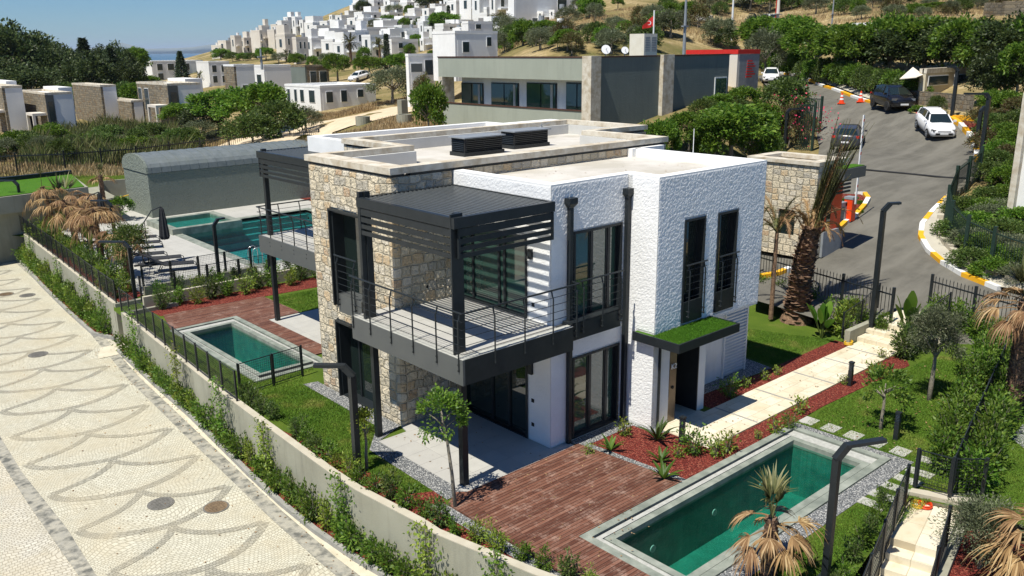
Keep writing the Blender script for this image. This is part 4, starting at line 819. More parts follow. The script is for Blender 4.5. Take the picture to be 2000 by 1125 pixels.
# green roofed building at far left
GB = empty('terrace_building', (10, 56, ST), 'low grey building with a bright turf roof at the left edge of the photo', 'building'); zt_ = 2.3
q = [P(0, 386, zt_), P(172, 365, zt_), P(150, 350, zt_), P(-60, 368, zt_)]; q = [(a[0], a[1]) for a in q]; e0 = P(-160, 405, zt_)[:2]
q = [e0, q[1], (q[1][0]+.9, q[1][1]+6.5), (e0[0]-1, e0[1]+6)]
b = MB(); b.prism(q, zt_-.95, zt_); b.build('fascia', M['conc'], GB)
dv = Vector(q[1])-Vector(q[0]); nv = Vector((-dv.y, dv.x)).normalized()
if nv.dot(Vector((0, 1))) < 0: nv = -nv
b = MB(); q2 = [tuple(Vector(q[0])+nv*.8), tuple(Vector(q[1])+nv*.8+Vector((1.9, -.3))), (q[2][0]+1.5, q[2][1]), q[3]]; b.prism(q2, ST-.2, zt_-.95); b.build('wall', M['plaster'] if 0 else M['conc'], GB)
b = MB(); b.prism([tuple(Vector(q[0])+nv*.15), tuple(Vector(q[1])+nv*.15-dv.normalized()*.15), q[2], q[3]], zt_, zt_+.04); b.build('roof_turf', M['turf'], GB)
a_, c_ = Vector(q[0])+nv*.78+dv*.30, Vector(q[0])+nv*.78+dv*.62
b = MB(); b.prism([tuple(a_), tuple(c_), tuple(c_+nv*.1), tuple(a_+nv*.1)], ST, zt_-1.0); b.build('glazing', M['glass'], GB)
b = MB(); b.bar((q[3][0], q[3][1], zt_+.15), (q[2][0], q[2][1], zt_+.15), .25, .3); b.build('roof_kerb', M['metal'], GB)
# boundary wall between green roof and pool building
bw = [q[1], (q[1][0]+1.6, q[1][1]+1.2), P(270, 338, 1.6)[:2], P(300, 336, 1.6)[:2]]
wall('boundary_wall', [(q[1][0]+.9, q[1][1]+1), P(200, 353, 1.7)[:2], P(285, 346, 1.7)[:2]], .2, -.2, 1.7, M['conc'], 'plain grey boundary wall left of the pool building, with a yellow hose', None)
# ================================================================== VEGETATION
def unit(a): return a/np.maximum(np.linalg.norm(a, axis=-1, keepdims=True), 1e-9)
def kites(Cn, L, w, D=None, up=.3, rs_=RN, fold=.15):
    N = len(Cn); r = unit(rs_.normal(size=(N, 3)))
    D = r if D is None else unit(D+r*.7); D = unit(D+np.array([0, 0, up])*0)
    sd = unit(np.cross(D, unit(rs_.normal(size=(N, 3))*.8+np.array([0, 0, 1.])))); nrm = np.cross(sd, D)
    Ls = (L*rs_.uniform(.65, 1.25, N))[:, None]; ws = (w*rs_.uniform(.7, 1.2, N))[:, None]
    a = Cn; b_ = Cn+D*Ls*.45+sd*ws/2+nrm*ws*fold; c = Cn+D*Ls+nrm*Ls*-.1; d = Cn+D*Ls*.45-sd*ws/2+nrm*ws*fold
    return np.stack([a, b_, c, d], 1).reshape(-1, 3)
def mk(name, V4, mat, parent=None, extra=None):
    V4 = np.asarray(V4, float); n = len(V4)//4; me = bpy.data.meshes.new(name); me.vertices.add(len(V4)); me.vertices.foreach_set('co', V4.ravel())
    me.loops.add(len(V4)); me.loops.foreach_set('vertex_index', np.arange(len(V4))); me.polygons.add(n); me.polygons.foreach_set('loop_start', np.arange(n)*4); me.polygons.foreach_set('loop_total', np.full(n, 4)); me.update(calc_edges=True)
    return link(name, me, mat, parent)
def blob_pts(N, R, clumps, cr, seed, shell=.55, zc=0., flat_=1., bias=0.):
    r = np.random.RandomState(seed); cd = unit(r.normal(size=(clumps, 3))); cd[:, 2] = np.where(cd[:, 2] < -.45, -cd[:, 2], cd[:, 2])
    cc = cd*(r.uniform(shell, 1., clumps)**.7)[:, None]*np.array(R); k = r.randint(0, clumps, N)
    crs = r.uniform(.6, 1.3, clumps)*cr
    off_ = unit(r.normal(size=(N, 3)))*(r.uniform(0, 1, N)**.45)[:, None]*crs[k][:, None]
    p = cc[k]+off_*np.array([1, 1, flat_]); p[:, 2] += zc
    return p, unit(off_+cc[k]*.4/np.max(R))
def limbs(b, base, top, n, spread, r0, seed, up=.6):
    rd = random.Random(seed); base, top = Vector(base), Vector(top)
    for i in range(n):
        a = 6.28*i/n+rd.uniform(-.4, .4); s_ = base.lerp(top, rd.uniform(.45, .9)); e = s_+Vector((math.cos(a)*spread[0], math.sin(a)*spread[1], spread[2]*rd.uniform(.4, 1)))*rd.uniform(.6, 1)
        m_ = s_.lerp(e, .5)+Vector((0, 0, .05*spread[2])); b.tube([s_, m_, e], [r0*.55, r0*.35, r0*.12], 5)
def tree(name, label, cat, H, R, zc, mat, trunk=.12, N=2600, L=.3, w=.17, clumps=34, cr=.55, seed=1, flat_=.8, group=None, shell=.55, tm='bark', lean=(0, 0), nl=7):
    r_ = empty(name, (0, 0, 0), label, cat, group); b = MB(); zb = zc-R[2]*.8
    b.tube([(0, 0, -.4), (lean[0]*.3, lean[1]*.3, zb*.5), (lean[0]*.7+.03, lean[1]*.7, max(zb, .2)), (lean[0], lean[1], zc+R[2]*.3)], [trunk*1.25, trunk, trunk*.8, trunk*.3], 8)
    limbs(b, (lean[0]*.5, lean[1]*.5, zb*.7), (lean[0], lean[1], zc), nl, (R[0]*.75, R[1]*.75, R[2]*.8), trunk, seed)
    t = b.build('trunk', M[tm], r_, True); p, d = blob_pts(N, R, clumps, cr, seed, shell, zc, flat_); p[:, 0] += lean[0]; p[:, 1] += lean[1]
    c = mk('crown', kites(p, L, w, d), M[mat], r_); KIDS[r_.name] = [t, c]; return Proto(r_)
def conifer(name, label, cat, H, R, mat, N=2600, seed=3, L=.35, w=.12, pw=1., group=None, ragged=.25):
    r_ = empty(name, (0, 0, 0), label, cat, group); b = MB(); b.tube([(0, 0, -.4), (0, 0, H*.5), (0, 0, H*.96)], [.13*H/6, .09*H/6, .02], 7); t = b.build('trunk', M['bark'], r_, True)
    rr = np.random.RandomState(seed); z = rr.uniform(.06, 1, N)**.9; lay = np.floor(z*14)/14; rad = R*(1-z)**pw*(.55+.45*np.abs(np.sin(z*44)))+.05; a = rr.uniform(0, 6.28, N); br = np.floor(a*2.2+lay*31); a2 = a*.4+br/2.2*.6+rr.normal(size=N)*.05
    rad = rad*(1-ragged+ragged*np.abs(np.sin(br*7.7+lay*19))*1.6); q = np.sqrt(rr.uniform(.12, 1, N)); p = np.stack([np.cos(a2)*rad*q, np.sin(a2)*rad*q, z*H-rad*q*.18], -1)
    d = np.stack([np.cos(a2), np.sin(a2), -.3+0*a2], -1); c = mk('crown', kites(p, L, w, d), M[mat], r_); KIDS[r_.name] = [t, c]; return Proto(r_)
def shrub(name, label, H, R, mat, N=620, L=.11, w=.055, seed=1, group=None, cat='shrub', clumps=14, stems=7, low=.12):
    r_ = empty(name, (0, 0, 0), label, cat, group); rd = random.Random(seed); b = MB(); tips = []
    for i in range(stems):
        a = rd.uniform(0, 6.28); q = R*rd.uniform(.2, .9); e = (math.cos(a)*q, math.sin(a)*q, H*rd.uniform(.55, 1)); b.tube([(0, 0, -.02), (e[0]*.45, e[1]*.45, e[2]*.5), e], [.014, .01, .005], 4); tips.append(e)
    t = b.build('stem', M['bark'], r_); rr = np.random.RandomState(seed); T = np.array(tips); k = rr.randint(0, len(T), N); f = rr.uniform(low, 1.05, N)[:, None]
    p = T[k]*np.concatenate([f**.7, f**.7, f], 1)+rr.normal(size=(N, 3))*np.array([R*.2, R*.2, H*.06]); p[:, 2] = np.maximum(p[:, 2], .04)
    d = unit(p-np.array([0, 0, H*.35])); c = mk('foliage', kites(p, L, w, d, rs_=rr), M[mat], r_); KIDS[r_.name] = [t, c]; return Proto(r_)
def bladeplant(name, label, n, L, w, mat, seed=1, cat='plant', arch=.5, upr=.6, seg=5, group=None, stalk=.0, stem=None):
    r_ = empty(name, (0, 0, 0), label, cat, group); rd = random.Random(seed); b = MB(); st = MB()
    for i in range(n):
        a = 6.28*i/n+rd.uniform(-.5, .5); el = math.radians(rd.uniform(35, 85))*upr+.3; l = L*rd.uniform(.65, 1.1); p = Vector((0, 0, 0)); dv = Vector((math.cos(a)*math.cos(el), math.sin(a)*math.cos(el), math.sin(el)))
        sd = Vector((-math.sin(a), math.cos(a), 0)); pts = []
        if stalk: q = p+dv*l*stalk; st.tube([p, q], [.018, .012], 5); p = q
        for s_ in range(seg+1): t = s_/seg; pts.append((p.copy(), w*math.sin(math.pi*min(.97, .06+t*.94))**.7*rd.uniform(.9, 1.1))); p = p+dv*l*(1-stalk)/seg; dv = (dv+Vector((0, 0, -arch/seg))).normalized()
        k = len(b.v)
        for q, ww in pts: b.v += [tuple(q-sd*ww/2+Vector((0, 0, ww*.15))), tuple(q), tuple(q+sd*ww/2+Vector((0, 0, ww*.15)))]
        for s_ in range(seg):
            o = k+3*s_; b.f += [(o, o+1, o+4, o+3), (o+1, o+2, o+5, o+4)]; b.m += [0, 0]
    lf = b.flat('leaves', M[mat], r_); ks = [lf]
    if stalk: ks.append(st.build('stem', M['leafd'], r_))
    KIDS[r_.name] = ks; return Proto(r_)
def fanfrond(b, org, dv, L, w, droop, rd, nb=22, tilt=0., up=None):
    # a fan palm leaf: petiole plus pleated blade made of narrow segments that hang from it
    org = Vector(org); dv = Vector(dv).normalized(); pe = org+dv*L*.45; b.tube([org, org.lerp(pe, .5)+Vector((0, 0, .03)), pe], [.022, .016, .01], 4, 1)
    sd = dv.cross(Vector((0, 0, 1))); sd = sd.normalized() if sd.length > .05 else Vector((1, 0, 0))
    for i in range(nb):
        a = (i/(nb-1)-.5)*2.5; d0 = (dv*math.cos(a)+sd*math.sin(a)).normalized(); l = L*.62*rd.uniform(.55, 1.2)*(1-.25*abs(a)/1.25); p = pe.copy(); k = len(b.v); ns = 4
        for s_ in range(ns+1):
            t = s_/ns; ww = w*(.35+.9*t if t < .4 else (1.05-t)*1.2)*.5; q = d0.cross(Vector((rd.uniform(-.3, .3), rd.uniform(-.3, .3), 1))).normalized()
            b.v += [tuple(p-q*ww), tuple(p+q*ww)]; p = p+d0*l/ns; d0 = (d0+Vector((rd.uniform(-.06, .06), rd.uniform(-.06, .06), -droop/ns*(1+t)))).normalized()
        for s_ in range(ns): o = k+2*s_; b.f.append((o, o+1, o+3, o+2)); b.m.append(0)
def ptrunk(b, pts, r, rough=.25, rd=random):
    # trunk ringed with old leaf bases
    b.tube(pts, r, 9)
    P_ = [Vector(p) for p in pts]; n = len(P_)-1
    for i in range(n):
        L = (P_[i+1]-P_[i]).length; m = int(L/.075)
        for j in range(m):
            c = P_[i].lerp(P_[i+1], j/m); rr = r[i]+(r[i+1]-r[i])*j/m
            for k in range(7):
                a = 6.28*k/7+j*.55+rd.uniform(-.15, .15); u = Vector((math.cos(a), math.sin(a), 0)); q = c+u*rr*.92; s_ = Vector((-math.sin(a), math.cos(a), 0))*rr*.42
                t = q+u*rr*rough*.62*rd.uniform(.4, 1.4)+Vector((0, 0, .10*rd.uniform(.6, 1.5)))
                b.add([q-s_, q+s_, t+s_*.35, t-s_*.35, q-s_+Vector((0, 0, .06)), q+s_+Vector((0, 0, .06))], [(0, 1, 2, 3), (3, 2, 5, 4)])
def deadpalm(label, loc, H, lean, seed, nd=16, ng=3, L=1.25, tr=.13, show=True, group=None, droop=1.5, nbk=None):
    rd = random.Random(seed); x, y, z = loc; r_ = empty('fan_palm', loc, label, 'palm tree', group); b = MB(); tp = Vector((x+lean[0], y+lean[1], z+H))
    ptrunk(b, [(x, y, z-.1), (x+lean[0]*.45, y+lean[1]*.45, z+H*.55), tuple(tp)], [tr*1.15, tr, tr*.85], .45, rd); b.build('trunk', M['palmbark'], r_)
    for i in range(nd):
        a = 6.28*i/nd+rd.uniform(-.3, .3); el = rd.uniform(-.75, .25); b = MB(); fanfrond(b, tp+Vector((0, 0, rd.uniform(-.25, .1))), (math.cos(a)*math.cos(el), math.sin(a)*math.cos(el), math.sin(el)), L*rd.uniform(.65, 1.25), .055, rd.uniform(.7, 1.5)*droop, rd, nbk or 26)
        b.flat('dead_frond', [M['dead'], M['dead']], r_)
    for i in range(ng):
        a = rd.uniform(0, 6.28); el = rd.uniform(.75, 1.45); b = MB(); fanfrond(b, tp, (math.cos(a)*math.cos(el), math.sin(a)*math.cos(el), math.sin(el)), L*rd.uniform(.8, 1.), .075, .25, rd, 22); b.flat('green_frond', [M['frond'], M['frond']], r_)
    return r_
def feather(b, org, dv, L, rd, droop=.4, lw=.028, ll=.42, nl=34, m=0):
    p = Vector(org); dv = Vector(dv).normalized(); pts = [p.copy()]; n = 8
    for i in range(n): p = p+dv*L/n; dv = (dv+Vector((0, 0, -droop/n*(i/n+.3)*1.6))).normalized(); pts.append(p.copy())
    b.tube(pts, [.03*(1-.85*i/n) for i in range(n+1)], 4, m)
    for i in range(nl):
        t = .18+.82*i/nl; f = t*n; k = min(int(f), n-1); q = pts[k].lerp(pts[k+1], f-k); ax = (pts[k+1]-pts[k]).normalized(); sd = ax.cross(Vector((.1, .2, 1))).normalized(); un = sd.cross(ax)
        for sg in (-1, 1):
            d0 = (ax*1.0+sd*sg*rd.uniform(.35, .75)+un*rd.uniform(-.1, .35)).normalized(); l = ll*math.sin(math.pi*(.2+.75*t))*rd.uniform(.8, 1.1); e = q+d0*l+Vector((0, 0, -.05*l)); ww = un.cross(d0).normalized()*lw/2
            b.add([q-ww, q+ww, e], [(0, 1, 2)], m)
# ---- line helpers
def xat(line, y):
    L = sorted(line, key=lambda p: p[1])
    if y <= L[0][1]: return L[0][0]
    for i in range(len(L)-1):
        if L[i][1] <= y <= L[i+1][1]: f = (y-L[i][1])/(L[i+1][1]-L[i][1]+1e-9); return L[i][0]+f*(L[i+1][0]-L[i][0])
    return L[-1][0]
# ---- planting strip under the street wall
lb0 = 'glossy green shrub in the red bark strip below the curved street wall'
sA = [shrub('street_shrub', lb0, .95, .42, 'leaf', 640, .13, .055, 11), shrub('street_shrub', lb0, .8, .46, 'leaf', 600, .12, .055, 12), shrub('street_shrub', lb0, 1.05, .38, 'leafy', 560, .12, .05, 13), shrub('street_shrub', lb0, .7, .4, 'leafg', 560, .12, .055, 14)]
ys = np.arange(33.9, 9.2, -.64); gA = 'shrubs planted below the retaining wall'
for i, y in enumerate(ys):
    xk, xw = xat(k0, y)+.13, xat(wallA, y); sA[[0, 1, 3, 0, 2, 1, 0][i*5 % 7]].put((xk+(xw-xk)*random.uniform(.45, .62), y+random.uniform(-.1, .1), ST+.08), random.uniform(0, 6), random.uniform(.72, 1.02), f'green shrub below the curved street wall, {nth(i+1)} from its far end', gA)
gB = 'shrubs planted below the upper retaining wall'
ysB = np.arange(37.2, 54.5, .75)
for i, y in enumerate(ysB):
    xk, xw = xat(k1, y)+.13, xat(wallB, y); sA[[0, 3, 1, 2][i % 4]].put((xk+(xw-xk)*random.uniform(.35, .6), y, ST+.08), random.uniform(0, 6), random.uniform(.85, 1.15), f'green shrub below the upper street wall, {nth(i+1)} from the side passage', gB)
# ---- shrubs inside along the wall
sI = [shrub('garden_shrub', 'x', .85, .42, 'leafd', 620, .11, .05, 21), shrub('garden_shrub', 'x', .8, .4, 'leafg', 640, .11, .05, 22), shrub('garden_shrub', 'x', .75, .4, 'leafy', 520, .12, .04, 23)]
gI = 'shrubs along the inner side of the retaining wall'
yy_ = [y for i, y in enumerate(np.arange(23.0, 9.6, -.55)) if not 19.2 < y < 21.4 or i % 3 == 0]
for i, y in enumerate(yy_):
    k = 0 if y > 19.3 else (2 if (16.6 < y < 17.8 or 11.6 < y < 12.6 or y < 10.3) else (1 if i % 3 else 0)); sI[k].put((xat(wallA, y)+.2+random.uniform(.12, .3), y, 0.), random.uniform(0, 6), random.uniform(.5, .78), f'leafy shrub inside the garden wall, {nth(i+1)} from the plunge pool end', gI)
# ---- shrubs behind second deck and pool fence
gP = 'shrubs in the planter behind the second deck'
for i, x in enumerate(np.arange(11.7, 19.4, .7)): sI[i % 3].put((x, 34.35+.25*math.sin(i*2.2), 0.05), i*1.3, random.uniform(.85, 1.1), f'shrub behind the second wooden deck, {nth(i+1)} from the street side', gP)
gQ = 'shrubs between the two mesh fences'
for i, x in enumerate(np.arange(12.3, 20, .85)): sI[(i*2+1) % 3].put((x, 36.2, 0.05), i*1.7, random.uniform(.8, 1.), f'shrub between the two mesh fence rows, {nth(i+1)} from the street side', gQ)
# ---- climbers on walls and fences
def vine(label, x, y, z0, z1, wd, mat='leafg', N=260, seed=1, outx=-.06):
    r_ = empty('climbing_vine', (x, y, z1), label, 'climber', 'climbers hanging on the garden walls'); rr = np.random.RandomState(seed); rd = random.Random(seed); b = MB()
    for k in range(3): b.tube([(x+outx*.5, y+rd.uniform(-wd, wd)*.3, z1), (x+outx*.5, y+rd.uniform(-wd, wd)*.3, (z0+z1)/2), (x+outx*.5, y+rd.uniform(-wd, wd)*.3, z0)], .008, 4)
    b.build('stem', M['bark'], r_); t = rr.uniform(0, 1, N)**.75; p = np.stack([x+outx+rr.normal(size=N)*.05, y+rr.normal(size=N)*wd*(.25+.3*np.abs(np.sin(t*5))), z1-(z1-z0)*t*.95+rr.normal(size=N)*.05], -1)
    mk('foliage', kites(p, .09, .06, rs_=rr), M[mat], r_)
for i, (px, py) in enumerate(((262,640),(345,712),(432,780),(516,835),(664,940),(832,1035),(975,1095))):
    q = P(px, py, WTOP); vine(f'leafy climber trailing down the curved street wall, {nth(i+1)} from its far end', q[0]-.02, q[1], ST+.25, WTOP+(.75 if i < 3 else .25), .5, ['leafg', 'leafy'][i % 2], 420, 40+i)
for i, (px, py) in enumerate(((60,470),(112,512),(165,552),(196,576))): q = P(px, py, WTOP); vine(f'thin climber on the upper street wall, {nth(i+1)} from its far end', q[0]-.02, q[1], ST+.3, WTOP+.3, .6, 'leafg', 240, 60+i)
# ---- hedge on both sides of the skewed garden fence
h0, h1 = Vector((19.6, 6.75)), Vector((29.3, 9.15)); hd = (h1-h0).normalized(); hn = Vector((-hd.y, hd.x)); sH = [shrub('hedge_bush', 'x', 1.1, .5, 'leafg', 1200, .12, .055, 31, stems=12), shrub('hedge_bush', 'x', 1.2, .48, 'leaf', 1200, .12, .055, 32, stems=12)]
for side, nm in ((1, 'villa'), (-1, 'neighbour')):
    for i in range(15):
        if side == 1 and i == 0: continue
        c = h0+(h1-h0)*(i+.3)/15+hn*side*random.uniform(.38, .5); sH[i % 2].put((c.x, c.y, 0), i*1.1, random.uniform(.85, 1.1), f'leafy hedge bush on the {nm} side of the garden fence, {nth(i+1)} from the stairs', 'hedge bushes along the garden fence')
# ---- shrubs by the spiked road fences
for i in range(8):
    f = (i+.4)/8; x, y = fL0[0]+(fL1[0]-fL0[0])*f-.55, fL0[1]+(fL1[1]-fL0[1])*f-.4; sH[i % 2].put((x, y, 0), i, random.uniform(.7, .9), f'bush behind the left spiked road fence, {nth(i+1)} from the villa', 'bushes along the road fence')
for i in range(7):
    f = i/6; x, y = fR0[0]+(fR1[0]-fR0[0])*f-.6, fR0[1]+(fR1[1]-fR0[1])*f-.5; sH[(i+1) % 2].put((x, y, 0), i, random.uniform(.85, 1.05), f'bush behind the right spiked road fence, {nth(i+1)} from the entry steps', 'bushes along the road fence')
for i, (px, py) in enumerate(((1690,668),(1703,652),(1716,640),(1675,660))): x, y, _ = P(px, py, 0); sA[2].put((x-.2, y+.7, 0), i, 1.05, f'yellow-green bush beside the entry steps railing, {nth(i+1)} from the left', 'bushes by the entry steps')
for i, (px, py) in enumerate(((1775,690),(1765,700),(1790,680))): x, y, _ = P(px, py, 0); sI[0].put((x, y, 0), i, 1.25, f'dark green bush below the paddle leaf plant, {nth(i+1)} of three from the right', 'dark bushes by the entry path')
for i in range(7):
    c = Vector((17.7, 7.35))-Vector((.974, .223))*i*.62+Vector((-.223, .974))*.12; sI[i % 2].put((c.x, c.y, 0), i*2., random.uniform(.5, .7), f'dark shrub along the left stair fence, {nth(i+1)} from the landing', 'shrubs along the stair fence')
# ---- mulch bed plants
bl = [bladeplant('strap_leaf_plant', 'x', 16, .62, .07, 'leafd', 5, arch=.9), bladeplant('strap_leaf_plant', 'x', 12, .5, .09, 'leaf', 6, arch=.7)]
for (px, py, sc, lb) in ((1192,882,.95,'strap-leaved plant in red bark nearest the sliding window'), (1283,862,1.25,'large dark strap-leaved plant beside the stucco corner'), (1290,905,.95,'strap-leaved plant with small white flowers in the middle of the red bark bed'), (1296,938,1.1,'long-leaved clump in the red bark nearest the plunge pool')):
    x, y, _ = P(px, py, 0); bl[int(sc*10) % 2].put((x, y, .02), px*.1, sc, lb)
sM = [shrub('bed_shrub', 'x', .55, .34, 'leafg', 420, .07, .04, 51), shrub('bed_shrub', 'x', .4, .28, 'leafy', 170, .08, .04, 52)]
for (px, py, k, sc, lb) in ((1219,850,1,1.1,'small yellow-green shrub at the foot of the downpipe'), (1354,888,0,1.25,'rounded green shrub beside the near bollard lamp'), (1398,893,1,1.2,'thin shrub left of the pair before the plunge pool'), (1421,884,1,1.4,'taller thin shrub before the plunge pool corner'), (1324,893,1,.8,'small shrub at the foot of the bollard lamp'),
    (1152,888,1,.7,'tiny shrub at the gravel corner of the red bark bed'), (1513,846,1,1.1,'low shrub beside the pool corner stepping stones'), (1560,808,1,1.2,'low shrub on the path side of the lawn'), (1541,838,0,.8,'dark low shrub where the bark bed meets the lawn'), (1492,742,1,.8,'small shrub in the shaded bark bed by the path'), (1517,732,1,.7,'second small shrub in the shaded bark bed'), (1425,775,0,1.1,'dark red-green shrub in deep shade beside the entrance'), (1455,757,1,.8,'small bright shrub at the sunny edge of the shaded bed'),
    (1650,752,1,.8,'small twiggy shrub left of the middle bollard lamp'), (1712,738,1,1.3,'low spreading shrub along the lawn side of the path'), (1722,700,1,.8,'small shrub at the lawn side of the path near the steps'), (1480,858,1,.6,'tiny shrub by the pool channel')):
    x, y, _ = P(px, py, 0); sM[k].put((x, y, .01), px*.3, sc, lb)
# ---- garden trees
t = tree('ornamental_tree', 'slim young tree with lopsided light green crown beside the wooden deck', 'tree', 2.6, (.55, .45, .62), 2.15, 'leafg', .04, 1500, .085, .05, 26, .22, 71, .9, lean=(-.12, .30)); t.put((10.68, 13.95, 0))
q = P(724, 925, 0); t = tree('ornamental_tree', 'small yellow-leaved tree beside the tall lamp post near the patio', 'tree', 1.7, (.24, .24, .5), 1.15, 'leafy', .04, 800, .08, .045, 16, .17, 72, 1.); t.put((q[0]+.05, q[1]+.25, 0))
q = P(1720, 838, 0); t = tree('fruit_tree', 'small broad-leaved fruit tree on the lawn beside the bollard lamp', 'tree', 1.8, (.62, .62, .55), 1.15, 'leaf', .05, 900, .13, .06, 22, .22, 73); t.put(q)
q = P(1815, 782, 0); t = tree('olive_tree', 'grey-green olive tree with forked trunk on the right lawn', 'tree', 2.9, (.72, .72, 1.0), 1.85, 'leafo', .07, 9500, .085, .024, 60, .30, 74, nl=13, shell=.25); t.put(q)
q = P(1935, 1040, 0); t = tree('olive_tree', 'bushy grey-green olive beside the travertine stairs', 'tree', 1.7, (.72, .72, .7), .8, 'leafo', .05, 8000, .08, .024, 50, .3, 75, nl=9, shell=.2); t.put((q[0]-.7, q[1]-.1, -.5))
bp_ = bladeplant('paddle_leaf_plant', 'upright paddle-leaved plant on the left lawn beside the big palm', 9, 1.6, .34, 'leafg', 81, arch=.5, upr=1., seg=6, stalk=.5)
q = P(1605, 662, 0); bp_.put(q, 0, .95); q = P(1772, 668, 0); bp_.put(q, 2, 1.2, 'broad paddle-leaved plant standing above the entry steps')
for i, (px, py, s_) in enumerate(((120,470,1.1), (150,500,1.2), (98,455,1.), (180,520,1.2), (205,545,1.1))):
    x, y, _ = P(px, py, 0); bp_.put((x+.8, y, 0), i*1.3, s_, f'leafy paddle plant behind the upper mesh fence, {nth(i+1)} of five', 'paddle plants under the dead palms')
gG = 'shrubs among the dead palms'
for i in range(26):
    y = 37.3+i*.68; x = xat(wallB, y)+.35+(.75 if i % 2 else .15)+.25*math.sin(i*3.3); sI[(i*2) % 3].put((x, y, .02), i*1.9, 1.0+.3*abs(math.sin(i*1.3)), f'shrub under the dead palms behind the upper wall, {nth(i+1)} from the side passage', gG)
# ---- palms
def px_palm(px, py, z, *a, **k): return P(px, py, z)
q = P(1499, 1128, 0); deadpalm('browned fan palm with drooping dead leaves in front of the plunge pool', (q[0], q[1], 0), 1.3, (0, 0), 5, 12, 4, 1.02, .13)
q = P(1975, 815, 0); deadpalm('tall fan palm with hanging straw skirt on the right neighbour lawn', (q[0], q[1], 0), 3.3, (.1, .1), 8, 15, 3, 1.5, .2, droop=2.2)
q = P(2008, 1085, 0); deadpalm('fan palm with folded dry leaves at the bottom right corner', (q[0]-.3, q[1]-.5, -.4), 1.2, (0, 0), 11, 16, 2, 1.6, .16, droop=1.2, nbk=26)
for i, (px, py, H, ln, nd, ng, L, lb) in enumerate(((178,520,2.7,(-.1,0),26,0,1.75,'largest brown dead palm behind the upper mesh fence'), (133,492,2.6,(-.4,.3),20,4,1.7,'dead palm with one yellow-green leaf, left of the largest'), (88,455,2.6,(-.3,.2),16,1,1.6,'dead palm beside the turf-roofed building'), (190,440,2.9,(0,0),5,2,1.0,'thin palm with red-brown trunk behind the dead palms'), (226,548,2.0,(0,0),18,0,1.5,'short straw-coloured dead palm nearest the loungers'), (155,470,2.4,(.2,.4),18,0,1.6,'drooping dead palm behind the lamp post'))):
    x, y, _ = P(px, py, 0); deadpalm(lb, (x+.6, y+.2, 0), H, ln, 20+i, nd, ng, L, .13, group=None, droop=1.9)
q = P(242, 575, 0); t = tree('leafy_tree', 'dense green tree between the dead palms and the nearest loungers', 'tree', 3, (.9, .9, 1.), 1.9, 'leafd', .07, 3200, .11, .05, 36, .35, 77); t.put((q[0]+.6, q[1]+.5, 0)); 
q = P(238, 430, 0); t = tree('leafy_tree', 'rounded bush tree beside the far closed parasol', 'tree', 1.5, (.7, .7, .6), .8, 'leafg', .06, 1300, .14, .07, 24, .3, 78); t.put(q)
# big date palm with tied-up fronds
q = Vector(P(1556, 622, .1)); rp = empty('date_palm', q, 'massive date palm trunk with fronds tied upright, left of the road fence', 'palm tree'); rd = random.Random(5); b = MB()
tp = q+Vector((.28, -.17, 3.5)); ptrunk(b, [q+Vector((0, 0, -.2)), q+Vector((.02, 0, 1.2)), q+Vector((.14, -.08, 2.5)), tp], [.50, .37, .36, .27], .55, rd); b.build('trunk', M['palmbark'], rp)
b = MB(); n = 18; b.tube([q+Vector((0, 0, -.1)), q+Vector((0, 0, .25)), q+Vector((0, 0, .5))], [.62, .50, .4], 14); b.build('root_mound', M['palmbark'], rp)
for i in range(46):
    a = 6.28*i/46*3+rd.uniform(-.2, .2); rr_ = rd.uniform(.02, .2); b = MB(); feather(b, tp+Vector((math.cos(a)*rr_, math.sin(a)*rr_, -.3)), Vector((math.cos(a)*.08+.24, math.sin(a)*.08-.14, 1)), rd.uniform(2.2, 4.5), rd, rd.uniform(-.1, .9), .045, .42, 46); b.build('tied_frond', M['frond' if i % 4 else 'dead'], rp)
for i in range(22):
    a = 6.28*i/22*2; b = MB(); feather(b, tp+Vector((math.cos(a)*.2, math.sin(a)*.2, rd.uniform(-.5, .3))), Vector((math.cos(a)*.45+.1, math.sin(a)*.45-.08, rd.uniform(.5, 1.3))), rd.uniform(.9, 1.9), rd, rd.uniform(2.2, 3.8), .035, .3, 26); b.build('dry_frond', M['dead'], rp)
q = Vector(P(1530, 640, .1))+Vector((.6, .9, 0)); rp = empty('date_palm', q, 'slender palm with limp grey-green fronds left of the massive palm', 'palm tree'); b = MB(); tp = q+Vector((0, 0, 3.3)); b.tube([q, tp], [.09, .07], 8); b.build('trunk', M['palmbark'], rp)
for i in range(14):
    a = 6.28*i/14; up = rd.uniform(.4, 1.6); b = MB(); feather(b, tp, Vector((math.cos(a)*.5, math.sin(a)*.5, up)), rd.uniform(1.2, 2.1), rd, rd.uniform(1.2, 3.8), .03, .35, 30); b.build('limp_frond', M['frond' if i % 3 else 'dead'], rp)
q = Vector(P(1680, 0, 1)); 
# lawn blades: a few strips near the camera
def lawnblades(name, poly, N, seed):
    xs = [p[0] for p in poly]; ys_ = [p[1] for p in poly]; r = np.random.RandomState(seed); x = r.uniform(min(xs), max(xs), N); y = r.uniform(min(ys_), max(ys_), N); m = inside(x, y, poly); x, y = x[m], y[m]; n = len(x)
    a = r.uniform(0, 6.28, n); h = r.uniform(.02, .045, n); w_ = .008; dx, dy = np.cos(a)*w_, np.sin(a)*w_; lx, ly = r.normal(size=n)*.015, r.normal(size=n)*.015; z = np.full(n, .003)
    V4 = np.stack([np.stack([x-dx, y-dy, z], -1), np.stack([x+dx, y+dy, z], -1), np.stack([x+lx+dx*.3, y+ly+dy*.3, z+h], -1), np.stack([x+lx-dx*.3, y+ly-dy*.3, z+h], -1)], 1).reshape(-1, 3)
    o = mk(name, V4, M['lawnblade']); tag(o, kind='stuff'); return o
